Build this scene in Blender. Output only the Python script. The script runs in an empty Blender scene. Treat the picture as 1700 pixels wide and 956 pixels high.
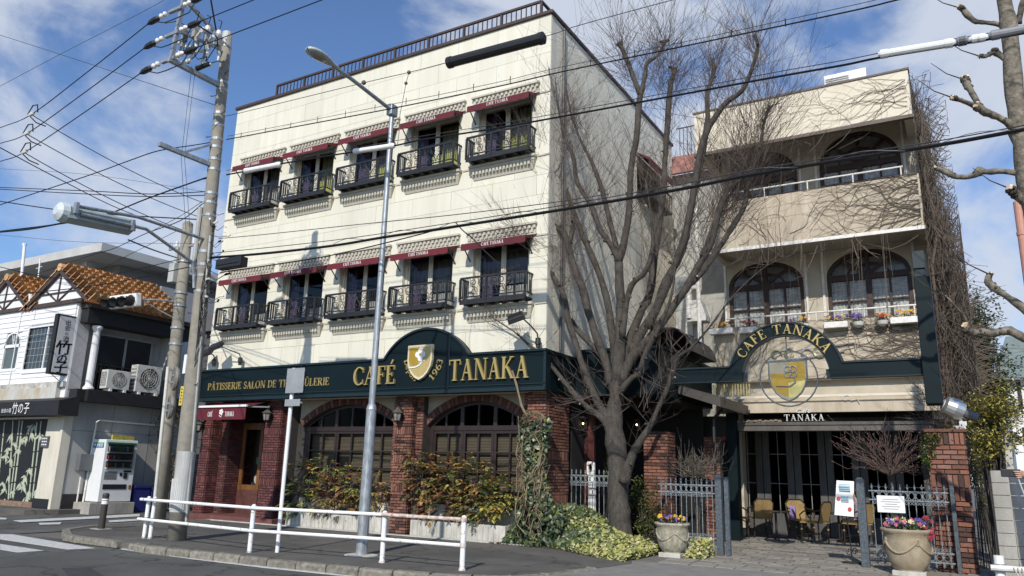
import bpy, math, random
from mathutils import Vector, Matrix
random.seed(7)
S = bpy.context.scene
COL = S.collection
# ------------------------------------------------------------------ camera
FPX, PITCH, ROLL, YAW, CAMH = 1274.19, math.radians(13.5408), math.radians(1.5874), math.radians(30.7946), 1.5
def cam_axes():
    cp, sp, cy, sy = math.cos(PITCH), math.sin(PITCH), math.cos(YAW), math.sin(YAW)
    f = Vector((-sy*cp, cy*cp, sp)); r = Vector((cy, sy, 0)); u = r.cross(f)
    return math.cos(ROLL)*r + math.sin(ROLL)*u, -math.sin(ROLL)*r + math.cos(ROLL)*u, f
CR, CU, CF = cam_axes()
cd = bpy.data.cameras.new("camera"); cam = bpy.data.objects.new("camera", cd); COL.objects.link(cam)
cam.matrix_world = Matrix(((CR.x, CU.x, -CF.x, 0), (CR.y, CU.y, -CF.y, 0), (CR.z, CU.z, -CF.z, CAMH), (0, 0, 0, 1)))
cd.sensor_width = 36; cd.lens = FPX*36/1700; cd.clip_end = 3000; cd.clip_start = .05
S.camera = cam
def ray(px, py): return CR*(px-850) - CU*(py-478) + CF*FPX
O0 = Vector((0, 0, CAMH))
def AT(px, py, Y): d = ray(px, py); return O0 + d*(Y/d.y)          # survey helper: sight line meets the plane y = Y
def AX(px, py, X): d = ray(px, py); return O0 + d*(X/d.x)
def AZ(px, py, z=0): d = ray(px, py); return O0 + d*((z-CAMH)/d.z)
# ------------------------------------------------------------------ sun, sky, exposure
SUN_EL = math.radians(36); SUN_AZ = (0.28, -1.0)
h = math.hypot(*SUN_AZ)
SUN = Vector((SUN_AZ[0]/h*math.cos(SUN_EL), SUN_AZ[1]/h*math.cos(SUN_EL), math.sin(SUN_EL)))
sl = bpy.data.lights.new("sun", 'SUN'); sl.energy = 4.25; sl.angle = math.radians(.53); sl.color = (1, .94, .84)
so = bpy.data.objects.new("sun", sl); COL.objects.link(so); so.rotation_euler = SUN.to_track_quat('Z', 'Y').to_euler()
so.location = (5, -10, 30)
S.view_settings.view_transform = 'Standard'; S.view_settings.look = 'None'
S.view_settings.exposure = 0; S.view_settings.gamma = 1; S.view_settings.use_curve_mapping = False
W = bpy.data.worlds.new("World"); S.world = W; W.use_nodes = True
nt = W.node_tree; N = nt.nodes; L = nt.links
for n in list(N): N.remove(n)
def nd(t, **k):
    n = N.new(t)
    for a, b in k.items(): setattr(n, a, b)
    return n
sky = nd('ShaderNodeTexSky', sky_type='NISHITA', sun_disc=False, sun_elevation=SUN_EL, sun_rotation=math.atan2(SUN.x, SUN.y), altitude=50, air_density=1.0, dust_density=.5, ozone_density=2.4)
tc = nd('ShaderNodeTexCoord')
sep = nd('ShaderNodeSeparateXYZ'); L.new(tc.outputs['Generated'], sep.inputs[0])
# clouds: the sight direction is projected on a flat layer overhead
mx = nd('ShaderNodeMath', operation='MAXIMUM'); mx.inputs[1].default_value = .06; L.new(sep.outputs[2], mx.inputs[0])
cmb = nd('ShaderNodeCombineXYZ')
for i in (0, 1):
    dv = nd('ShaderNodeMath', operation='DIVIDE'); L.new(sep.outputs[i], dv.inputs[0]); L.new(mx.outputs[0], dv.inputs[1]); L.new(dv.outputs[0], cmb.inputs[i])
mp = nd('ShaderNodeMapping'); mp.inputs['Rotation'].default_value = (0, 0, .75); mp.inputs['Scale'].default_value = (.8, 1.05, 1); mp.inputs['Location'].default_value = (3.45, 1.2, 0)
L.new(cmb.outputs[0], mp.inputs[0])
n1 = nd('ShaderNodeTexNoise'); n1.inputs['Scale'].default_value = 1.25; n1.inputs['Detail'].default_value = 9; n1.inputs['Roughness'].default_value = .58; n1.inputs['Distortion'].default_value = .35
mp.inputs['Scale'].default_value = (3.1, 3.1, 4.6); L.new(tc.outputs['Generated'], mp.inputs[0]); L.new(mp.outputs[0], n1.inputs['Vector'])
rp = nd('ShaderNodeValToRGB'); rp.color_ramp.elements[0].position = .40; rp.color_ramp.elements[1].position = .70
rp.color_ramp.elements[0].color = (0, 0, 0, 1); rp.color_ramp.elements[1].color = (.85, .85, .85, 1)
L.new(n1.outputs[0], rp.inputs[0])
mixc = nd('ShaderNodeMixRGB'); mixc.inputs[2].default_value = (5.6, 6.1, 7.0, 1); # broad cloud banks at fixed compass directions, broken up by the noise
acc = None
for (bx_, by_, rad, amt) in ((60, 200, 12, .72), (225, 310, 7, .5), (0, 420, 5, .4), (800, 20, 8, .45), (1300, 100, 26, .82), (1450, 260, 14, .62), (1660, 425, 6, .85), (1640, 620, 12, .7)):
    d_ = ray(bx_, by_).normalized(); dp = nd('ShaderNodeVectorMath', operation='DOT_PRODUCT'); L.new(tc.outputs['Generated'], dp.inputs[0]); dp.inputs[1].default_value = d_
    mr_ = nd('ShaderNodeMapRange', interpolation_type='SMOOTHERSTEP'); mr_.inputs[1].default_value = math.cos(math.radians(rad*1.25)); mr_.inputs[2].default_value = 1.0; mr_.inputs[4].default_value = amt; L.new(dp.outputs['Value'], mr_.inputs[0])
    if acc is None: acc = mr_.outputs[0]
    else: m_ = nd('ShaderNodeMath', operation='MAXIMUM'); L.new(acc, m_.inputs[0]); L.new(mr_.outputs[0], m_.inputs[1]); acc = m_.outputs[0]
nlo = nd('ShaderNodeMath', operation='SUBTRACT'); nlo.inputs[1].default_value = .52; L.new(n1.outputs[0], nlo.inputs[0])
nam = nd('ShaderNodeMath', operation='MULTIPLY_ADD'); nam.inputs[1].default_value = 3.3; L.new(nlo.outputs[0], nam.inputs[0]); L.new(acc, nam.inputs[2])
base_c = nd('ShaderNodeMath', operation='MAXIMUM'); base_c.inputs[1].default_value = .12; L.new(acc, base_c.inputs[0]); L.new(base_c.outputs[0], nam.inputs[2])
sm_ = nd('ShaderNodeMapRange', interpolation_type='SMOOTHSTEP'); sm_.inputs[1].default_value = .20; sm_.inputs[2].default_value = .95; sm_.inputs[4].default_value = .9; L.new(nam.outputs[0], sm_.inputs[0])
L.new(sm_.outputs[0], mixc.inputs[0])
gm = nd('ShaderNodeMixRGB', blend_type='MULTIPLY'); gm.inputs[0].default_value = 1; gm.inputs[2].default_value = (.98, 1.13, 1.36, 1)
L.new(sky.outputs[0], gm.inputs[1]); L.new(gm.outputs[0], mixc.inputs[1])
bg = nd('ShaderNodeBackground'); bg.inputs[1].default_value = .115
ow = nd('ShaderNodeOutputWorld'); L.new(mixc.outputs[0], bg.inputs[0]); L.new(bg.outputs[0], ow.inputs[0])
# ------------------------------------------------------------------ materials
MATS = {}
def mat(name, c, rough=.7, var=.12, scale=3.0, bump=0., bscale=40., metal=0., streak=0., c2=None, spec=None, coat=0., hue=0., grime=0., cracks=0.):
    if name in MATS: return MATS[name]
    m = bpy.data.materials.new(name); m.use_nodes = True; t = m.node_tree; nn = t.nodes; ll = t.links
    p = nn['Principled BSDF']; p.inputs['Roughness'].default_value = rough; p.inputs['Metallic'].default_value = metal
    if spec is not None: p.inputs['Specular IOR Level'].default_value = spec
    if coat: p.inputs['Coat Weight'].default_value = coat; p.inputs['Coat Roughness'].default_value = .15
    g = nn.new('ShaderNodeNewGeometry')
    c2 = c2 or tuple(max(0, x*(1-var*2)) for x in c)
    a = nn.new('ShaderNodeTexNoise'); a.inputs['Scale'].default_value = scale; a.inputs['Detail'].default_value = 6; a.inputs['Roughness'].default_value = .65
    src = g.outputs['Position']
    if streak:
        mpn = nn.new('ShaderNodeMapping'); mpn.inputs['Scale'].default_value = (1, 1, streak); ll.new(src, mpn.inputs[0]); ll.new(mpn.outputs[0], a.inputs['Vector'])
    else: ll.new(src, a.inputs['Vector'])
    r = nn.new('ShaderNodeValToRGB'); r.color_ramp.elements[0].position = .32; r.color_ramp.elements[1].position = .68
    r.color_ramp.elements[0].color = (*c2, 1); r.color_ramp.elements[1].color = (*c, 1)
    ll.new(a.outputs[0], r.inputs[0])
    def mult(sock, fac):
        mm = nn.new('ShaderNodeMixRGB'); mm.blend_type = 'MULTIPLY'; mm.inputs[0].default_value = 1; ll.new(sock, mm.inputs[1]); ll.new(fac, mm.inputs[2]); return mm.outputs[0]
    csock = r.outputs[0]
    if grime:      # rain streaks: noise stretched along z
        mpg = nn.new('ShaderNodeMapping'); mpg.inputs['Scale'].default_value = (7, 7, .35); ll.new(src, mpg.inputs[0]); ng = nn.new('ShaderNodeTexNoise'); ng.inputs['Scale'].default_value = 1; ng.inputs['Detail'].default_value = 4; ll.new(mpg.outputs[0], ng.inputs['Vector'])
        rg = nn.new('ShaderNodeValToRGB'); rg.color_ramp.elements[0].position = .34; rg.color_ramp.elements[1].position = .60; q = 1-grime; rg.color_ramp.elements[0].color = (q, q*.985, q*.95, 1); rg.color_ramp.elements[1].color = (1, 1, 1, 1); ll.new(ng.outputs[0], rg.inputs[0]); csock = mult(csock, rg.outputs[0])
    if cracks:     # cracks, aggregate speckle and large worn patches
        nz = nn.new('ShaderNodeTexNoise'); nz.inputs['Scale'].default_value = 1.6; nz.inputs['Detail'].default_value = 6; ll.new(src, nz.inputs['Vector']); av = nn.new('ShaderNodeVectorMath'); av.operation = 'MULTIPLY_ADD'; av.inputs[1].default_value = (1.3, 1.3, 1.3); ll.new(nz.outputs['Color'], av.inputs[0]); ll.new(src, av.inputs[2])
        vo = nn.new('ShaderNodeTexVoronoi'); vo.feature = 'DISTANCE_TO_EDGE'; vo.inputs['Scale'].default_value = .42; ll.new(av.outputs[0], vo.inputs['Vector']); rc_ = nn.new('ShaderNodeValToRGB'); rc_.color_ramp.elements[0].position = .004; rc_.color_ramp.elements[1].position = .022; rc_.color_ramp.elements[0].color = (1-cracks,)*3+(1,); rc_.color_ramp.elements[1].color = (1, 1, 1, 1); ll.new(vo.outputs['Distance'], rc_.inputs[0]); csock = mult(csock, rc_.outputs[0])
        sp_ = nn.new('ShaderNodeTexNoise'); sp_.inputs['Scale'].default_value = 85; sp_.inputs['Detail'].default_value = 2; ll.new(src, sp_.inputs['Vector']); rs_ = nn.new('ShaderNodeValToRGB'); rs_.color_ramp.elements[0].position = .35; rs_.color_ramp.elements[1].position = .68; rs_.color_ramp.elements[0].color = (.62, .62, .62, 1); rs_.color_ramp.elements[1].color = (1.3, 1.3, 1.28, 1); ll.new(sp_.outputs[0], rs_.inputs[0]); csock = mult(csock, rs_.outputs[0])
        lp = nn.new('ShaderNodeTexNoise'); lp.inputs['Scale'].default_value = .45; lp.inputs['Detail'].default_value = 5; ll.new(src, lp.inputs['Vector']); rl_ = nn.new('ShaderNodeValToRGB'); rl_.color_ramp.elements[0].position = .38; rl_.color_ramp.elements[1].position = .62; rl_.color_ramp.elements[0].color = (.74, .74, .75, 1); rl_.color_ramp.elements[1].color = (1.1, 1.1, 1.08, 1); ll.new(lp.outputs[0], rl_.inputs[0]); csock = mult(csock, rl_.outputs[0])
    if hue:
        oi = nn.new('ShaderNodeObjectInfo'); hs = nn.new('ShaderNodeHueSaturation'); mr = nn.new('ShaderNodeMapRange')
        mr.inputs[3].default_value = 1-hue; mr.inputs[4].default_value = 1+hue
        ll.new(oi.outputs['Random'], mr.inputs[0]); ll.new(mr.outputs[0], hs.inputs['Value']); ll.new(csock, hs.inputs['Color']); ll.new(hs.outputs[0], p.inputs['Base Color'])
    else: ll.new(csock, p.inputs['Base Color'])
    if bump:
        b = nn.new('ShaderNodeTexNoise'); b.inputs['Scale'].default_value = bscale; b.inputs['Detail'].default_value = 5; ll.new(src, b.inputs['Vector'])
        bn = nn.new('ShaderNodeBump'); bn.inputs['Strength'].default_value = bump; bn.inputs['Distance'].default_value = .02
        ll.new(b.outputs[0], bn.inputs['Height']); ll.new(bn.outputs[0], p.inputs['Normal'])
    MATS[name] = m; return m
def chipped(name, c, c2, scale, edge):
    m = mat(name, c, .5, .05, scale); n = [x for x in m.node_tree.nodes if x.type == 'VALTORGB'][0]
    n.color_ramp.elements[0].position = edge; n.color_ramp.elements[1].position = edge+.05; n.color_ramp.elements[0].color = (*c2, 1); return m
CHIP = chipped('chipped white paint', (.78, .78, .76), (.30, .17, .10), 13, .345)
def glassmat(name, tint=(.8, .85, .85), fac=.1, ior=1.5):
    m = bpy.data.materials.new(name); m.use_nodes = True; t = m.node_tree; nn = t.nodes; ll = t.links
    for n in list(nn): nn.remove(n)
    o = nn.new('ShaderNodeOutputMaterial'); mxs = nn.new('ShaderNodeMixShader'); tr = nn.new('ShaderNodeBsdfTransparent'); gl = nn.new('ShaderNodeBsdfGlossy'); lw = nn.new('ShaderNodeFresnel')
    tr.inputs[0].default_value = (*tint, 1); gl.inputs['Roughness'].default_value = .02; lw.inputs[0].default_value = ior
    ad = nn.new('ShaderNodeMath'); ad.operation = 'ADD'; ad.inputs[1].default_value = fac-.04; ll.new(lw.outputs[0], ad.inputs[0])
    ll.new(ad.outputs[0], mxs.inputs[0]); ll.new(tr.outputs[0], mxs.inputs[1]); ll.new(gl.outputs[0], mxs.inputs[2]); ll.new(mxs.outputs[0], o.inputs[0])
    MATS[name] = m; return m
def emit(name, c, s):
    m = bpy.data.materials.new(name); m.use_nodes = True; p = m.node_tree.nodes['Principled BSDF']
    p.inputs['Base Color'].default_value = (*c, 1); p.inputs['Emission Color'].default_value = (*c, 1); p.inputs['Emission Strength'].default_value = s
    MATS[name] = m; return m
CREAM = mat('cream stone panel', (.70, .68, .575), .75, .05, 1.5, .10, 30, streak=.3, c2=(.64, .62, .52), hue=.035, grime=.045)
CREAMW = mat('cream render', (.68, .645, .54), .8, .06, 2, .1, 30)
CREAMSHADE = mat('shade toned cream plaster', (.34, .31, .235), .85, .12, 3)  # darker cream copy: shade under the sign is put into the spandrel colour
ORN = mat('moulded stone', (.52, .495, .41), .8, .08, 4)
STUCCO = mat('grey rough stucco', (.84, .795, .665), .9, .12, 2.5, .7, 14, c2=(.68, .645, .535), grime=.06)
GREEN = mat('dark green paint', (.0035, .012, .0150), .5, .1, 2, .05, 8, spec=.18, c2=(.003, .009, .012))
GREENL = mat('green trim paint', (.004, .016, .019), .42, .1, 2)
GOLD = mat('gilded letter', (.53, .40, .155), .38, .12, 6, metal=.55, c2=(.5, .36, .12))
GOLDF = mat('dull flat gold letter', (.40, .305, .115), .5, .12, 6, metal=.3)
GOLDL = mat('pale gold enamel', (.52, .40, .16), .4, .06, 3, metal=.2)
GOLDD = mat('ochre enamel', (.42, .27, .03), .4, .06, 3, metal=.2)
WHITE = mat('white paint', (.80, .80, .78), .45, .04, 5)
WHITEO = mat('weathered white paint', (.78, .77, .74), .5, .12, 9, c2=(.60, .57, .52))
RUST = mat('rust stained white paint', (.72, .70, .66), .6, .2, 14, c2=(.35, .17, .09))
BLACK = mat('black iron', (.018, .018, .020), .5, .15, 8)
BROWN = mat('brown painted steel', (.065, .042, .033), .55, .15, 5)
WOOD = mat('dark stained timber', (.030, .0165, .015), .5, .2, 7, streak=.15)
WOODL = mat('oiled timber', (.20, .085, .028), .45, .2, 8, streak=.15)
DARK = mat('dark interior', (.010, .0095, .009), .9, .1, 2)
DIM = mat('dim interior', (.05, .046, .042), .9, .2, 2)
RED = mat('dark red canvas', (.125, .010, .020), .75, .10, 6, .1, 60, hue=.16)
REDPRINT = mat('white canvas print', (.75, .73, .70), .8, .02, 5)
BRK = [mat('brick %s' % n, c, .82, .2, 26, .35, 90, hue=.16) for n, c in (('orange red', (.265, .108, .066)), ('brown red', (.185, .075, .051)), ('dark', (.092, .046, .036)), ('rose', (.28, .135, .095)))]
BRKP = [mat('purple brick %s' % n, c, .8, .2, 26, .35, 90, hue=.14) for n, c in (('a', (.15, .046, .042)), ('b', (.12, .037, .036)), ('c', (.18, .062, .055)), ('d', (.095, .033, .032)))]
MORTAR = mat('mortar', (.060, .050, .044), .95, .2, 20)
GALV = mat('galvanised steel', (.46, .48, .49), .45, .14, 16, metal=.5, streak=.35, c2=(.22, .24, .26))
ALU = mat('bare aluminium', (.62, .62, .61), .35, .08, 10, metal=.8)
CONC = mat('weathered concrete', (.40, .38, .34), .9, .2, 3, .3, 30, streak=.35, c2=(.24, .23, .20))
CONCL = mat('pale concrete', (.58, .56, .50), .9, .2, 6, .3, 40, streak=.4, c2=(.34, .33, .29))
POLEC = mat('spun concrete pole', (.30, .275, .225), .9, .16, 5, .2, 50, c2=(.20, .185, .155))
ASPH = mat('road asphalt', (.128, .128, .117), .92, .2, 1.1, .8, 130, c2=(.098, .099, .091), cracks=.55)
PAVE = mat('pavement asphalt', (.140, .131, .116), .92, .22, 1.3, .6, 110, c2=(.105, .098, .088), cracks=.45)
KERB = mat('kerb stone', (.30, .28, .225), .92, .25, 11, .8, 50, c2=(.11, .10, .08), hue=.16)
PAINT = mat('road paint', (.62, .62, .59), .85, .2, 9, .2, 80, c2=(.40, .40, .39))
STONE = mat('courtyard stone', (.29, .265, .225), .9, .25, 7, .3, 50, c2=(.18, .165, .14), hue=.2)
URN = mat('mossy cast stone', (.46, .42, .32), .92, .3, 13, .4, 45, c2=(.19, .18, .13))
URN2 = mat('sand cast stone', (.40, .33, .23), .9, .25, 6, .3, 45, c2=(.25, .20, .13))
IRONB = mat('blue grey flaking paint', (.10, .125, .145), .6, .3, 22, .2, 60, c2=(.035, .045, .055))
IRONW = mat('pale flaking iron', (.32, .36, .38), .6, .3, 26, c2=(.05, .065, .075))
BARK = mat('grey bark', (.090, .079, .066), .92, .3, 16, 1.0, 34, streak=.3, c2=(.036, .030, .025))
BARKP = mat('mottled plane bark', (.27, .235, .18), .9, .3, 9, .8, 25, c2=(.06, .05, .04))
BARKK = mat('knobbly dark bark', (.085, .07, .055), .95, .3, 15, .9, 30)
CUT = mat('fresh cut wood', (.72, .55, .36), .8, .1, 12)
TWIG = mat('reddish twig', (.115, .086, .070), .85, .2, 6)
TWIGG = mat('grey vine stem', (.20, .165, .13), .9, .25, 8, c2=(.10, .08, .065))
CABLE = mat('black cable', (.012, .012, .013), .5, .1, 3)
CABLEG = mat('grey wire', (.06, .06, .062), .5, .1, 3)
PORC = mat('white porcelain', (.78, .77, .72), .2, .05, 9)
PANEG = glassmat('window glass', (.88, .89, .88), .035)
PANED = glassmat('dark door glass', (.42, .43, .42), .012, 1.22)
PANEW = glassmat('shaded window glass', (.70, .70, .68), .02, 1.22)
BLIND = mat('beige blind slat', (.19, .16, .12), .7, .06, 3)
def leaf(name, cs, var=.2): return [mat('%s %s' % (name, w), c, .5, var, 9, spec=.4) for w, c in zip(('deep', 'mid', 'pale', 'warm', 'dry'), cs)]
# ------------------------------------------------------------------ mesh builder
class MB:
    def __init__(s): s.v = []; s.f = []; s.m = []; s.mi = 0
    def add(s, vs, fs):
        b = len(s.v); s.v += [tuple(x) for x in vs]
        for f in fs: s.f.append([b+i for i in f]); s.m.append(s.mi)
        return s
    def box(s, x0, x1, y0, y1, z0, z1):
        if x0 > x1: x0, x1 = x1, x0
        if y0 > y1: y0, y1 = y1, y0
        if z0 > z1: z0, z1 = z1, z0
        return s.add([(x0, y0, z0), (x1, y0, z0), (x1, y1, z0), (x0, y1, z0), (x0, y0, z1), (x1, y0, z1), (x1, y1, z1), (x0, y1, z1)],
              [(0, 3, 2, 1), (4, 5, 6, 7), (0, 1, 5, 4), (1, 2, 6, 5), (2, 3, 7, 6), (3, 0, 4, 7)])
    def bar(s, a, b, w, hgt=None, up=(0, 0, 1)):
        a = Vector(a); b = Vector(b); d = (b-a).normalized(); up = Vector(up)
        if abs(d.dot(up)) > .98: up = Vector((0, 1, 0))
        r = d.cross(up).normalized(); u = r.cross(d); hgt = hgt or w
        q = [r*(w/2*i)+u*(hgt/2*j) for i, j in ((-1, -1), (1, -1), (1, 1), (-1, 1))]
        return s.add([a+k for k in q]+[b+k for k in q], [(0, 1, 2, 3), (7, 6, 5, 4), (0, 4, 5, 1), (1, 5, 6, 2), (2, 6, 7, 3), (3, 7, 4, 0)])
    def tube(s, pts, r, n=6, cap=True):
        pts = [Vector(p) for p in pts]; k = len(pts)
        rs = r if isinstance(r, (list, tuple)) else [r]*k
        vs = []; fs = []; pr = None
        for i, p in enumerate(pts):
            d = (pts[min(i+1, k-1)]-pts[max(i-1, 0)])
            d = d.normalized() if d.length > 1e-9 else Vector((0, 0, 1))
            if pr is None:
                a = Vector((0, 0, 1)) if abs(d.z) < .9 else Vector((1, 0, 0)); pr = d.cross(a).normalized()
            else:
                pr = (pr - d*pr.dot(d)); pr = pr.normalized() if pr.length > 1e-6 else d.orthogonal().normalized()
            q = d.cross(pr)
            for j in range(n):
                t = 2*math.pi*j/n; vs.append(p+(pr*math.cos(t)+q*math.sin(t))*rs[i])
        for i in range(k-1):
            for j in range(n):
                a = i*n+j; b = i*n+(j+1) % n; fs.append((a, b, b+n, a+n))
        if cap: fs.append(tuple(range(n-1, -1, -1))); fs.append(tuple(range((k-1)*n, k*n)))
        return s.add(vs, fs)
    def cyl(s, a, b, r, r2=None, n=12): return s.tube([a, b], [r, r if r2 is None else r2], n)
    def lathe(s, c, prof, n=20, ax='z', cap=True):
        c = Vector(c); vs = []; fs = []; k = len(prof)
        for r, hh in prof:
            for j in range(n):
                t = 2*math.pi*j/n; x, y = r*math.cos(t), r*math.sin(t)
                vs.append(c+(Vector((x, y, hh)) if ax == 'z' else Vector((x, hh, y)) if ax == 'y' else Vector((hh, x, y))))
        for i in range(k-1):
            for j in range(n):
                a = i*n+j; b = i*n+(j+1) % n; fs.append((a, b, b+n, a+n))
        if cap: fs.append(tuple(range(n))); fs.append(tuple(range((k-1)*n, k*n)))
        return s.add(vs, fs)
    def prism(s, poly, y0, y1, fr=None):
        # poly: list of (u,v) ; frame fr(u,v,d)->xyz ; default u=x, v=z, d=y
        fr = fr or (lambda u, v, d: (u, d, v)); n = len(poly)
        vs = [fr(u, v, y0) for u, v in poly]+[fr(u, v, y1) for u, v in poly]
        return s.add(vs, [tuple(range(n)), tuple(range(2*n-1, n-1, -1))]+[(i, (i+1) % n, (i+1) % n+n, i+n) for i in range(n)])
    def quad(s, a, b, c, d): return s.add([a, b, c, d], [(0, 1, 2, 3)])
    def sphere(s, c, r, n=10, m=6, sc=(1, 1, 1)):
        c = Vector(c); prof = [(max(.001, math.sin(math.pi*i/m)), -math.cos(math.pi*i/m)) for i in range(m+1)]
        vs = []; fs = []
        for rr, hh in prof:
            for j in range(n):
                t = 2*math.pi*j/n; vs.append(c+Vector((rr*math.cos(t)*r*sc[0], rr*math.sin(t)*r*sc[1], hh*r*sc[2])))
        for i in range(m):
            for j in range(n):
                a = i*n+j; b = i*n+(j+1) % n; fs.append((a, b, b+n, a+n))
        return s.add(vs, fs)
    def mesh(s, name, mats, smooth=False):
        me = bpy.data.meshes.new(name); me.from_pydata(s.v, [], s.f)
        for q in (mats if isinstance(mats, (list, tuple)) else [mats]): me.materials.append(q)
        if isinstance(mats, (list, tuple)) and len(mats) > 1: me.polygons.foreach_set('material_index', s.m)
        if smooth: me.polygons.foreach_set('use_smooth', [True]*len(me.polygons))
        me.update(); return me
WL = {}
def V3(p): return Vector(p)
def add(name, me, parent=None, loc=(0, 0, 0), rz=0, bevel=0, kind=None):
    if isinstance(me, MB): raise ValueError
    o = bpy.data.objects.new(name, me); COL.objects.link(o)
    L_ = Vector(loc); WL[o.name] = L_
    if parent is not None: o.parent = parent; o.location = L_-WL[parent.name]
    else: o.location = L_
    o.rotation_euler = (0, 0, rz)
    if bevel:
        b = o.modifiers.new('bevel', 'BEVEL'); b.width = bevel; b.segments = 2; b.limit_method = 'ANGLE'
    if kind: o['kind'] = kind
    return o
SPLIT = {'pilaster_strip', 'inner_wall', 'band', 'string_course', 'hook', 'clip', 'block', 'switch_frame'}; STUFFY = {'dentil_course', 'flowers', 'scrollwork', 'drop_wire', 'step_bolt', 'siding_joint', 'side_louvre', 'rib', 'sheet_rib', 'bamboo_mural', 'window_rail', 'fallen_leaves', 'cane_binding', 'insulator_frame', 'lead_strip', 'glazing_bar'}
def islands(mb):
    par = list(range(len(mb.v)))
    def f(a):
        while par[a] != a: par[a] = par[par[a]]; a = par[a]
        return a
    for q in mb.f:
        for b in q[1:]: par[f(b)] = f(q[0])
    out = {}
    for q, mi in zip(mb.f, mb.m):
        m2, mp_ = out.setdefault(f(q[0]), (MB(), {})); 
        m2.f.append([mp_.setdefault(i, len(mp_)) for i in q]); m2.m.append(mi)
    for m2, mp_ in out.values(): m2.v = [mb.v[i] for i in mp_]
    return [x[0] for x in out.values()]
def obj(name, mb, m, parent=None, loc=(0, 0, 0), smooth=False, **k):
    if name in STUFFY and parent is not None: k.setdefault('kind', 'stuff')
    if name in SPLIT:
        for x in islands(mb): o = add(name, x.mesh(name, m, smooth), parent, loc, **k)
        return o
    return add(name, mb.mesh(name, m, smooth), parent, loc, **k)
def tag(o, label, cat, group=None):
    o['label'] = label; o['category'] = cat
    if group: o['group'] = group
    return o
def thing(name, label, cat, loc=(0, 0, 0), group=None, rz=0):
    o = bpy.data.objects.new(name, None); COL.objects.link(o); o.empty_display_size = .3
    o.location = loc; o.rotation_euler = (0, 0, rz); WL[o.name] = Vector(loc)
    return tag(o, label, cat, group)
def struct(name, mb, m, **k): return obj(name, mb, m, kind='structure', **k)
def dup(root, loc, rz, label, group=None):
    r = root.copy(); COL.objects.link(r); r.location = loc; r.rotation_euler = (0, 0, rz); r['label'] = label; WL[r.name] = Vector(loc)
    if group: r['group'] = group
    for ch in list(root.children):
        c = ch.copy(); COL.objects.link(c); c.parent = r
        for g in list(ch.children):
            d = g.copy(); COL.objects.link(d); d.parent = c
    return r
def ell(cx, cz, rx, rz, a0, a1, n): return [(cx+rx*math.cos(math.radians(a0+(a1-a0)*i/n)), cz+rz*math.sin(math.radians(a0+(a1-a0)*i/n))) for i in range(n+1)]
# ------------------------------------------------------------------ serif lettering (unit cap height), each glyph a list of convex-ish polygons
T, t_, sf = .17, .062, .045
def rc(x0, x1, y0, y1): return [(x0, y0), (x1, y0), (x1, y1), (x0, y1)]
def dg(x0, y0, x1, y1, w): return [(x0-w/2, y0), (x0+w/2, y0), (x1+w/2, y1), (x1-w/2, y1)]
def ring(cx, cy, rx, ry, a0, a1, wx, wy, n=14, sh=0):
    out = []
    for i in range(n):
        q = []
        for k, (ox, oy) in ((i, (0, 0)), (i+1, (0, 0))):
            a = math.radians(a0+(a1-a0)*k/n); q.append((cx+rx*math.cos(a), cy+ry*math.sin(a)))
        for k in (i+1, i):
            a = math.radians(a0+(a1-a0)*k/n); q.append((cx+(rx-wx)*math.cos(a), cy+(ry-wy)*math.sin(a)))
        out.append(q)
    return out
def stem(x, y0=0, y1=1, w=T): return [rc(x, x+w, y0, y1), rc(x-.07, x+w+.07, y0, y0+sf), rc(x-.07, x+w+.07, y1-sf, y1)]
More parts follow.
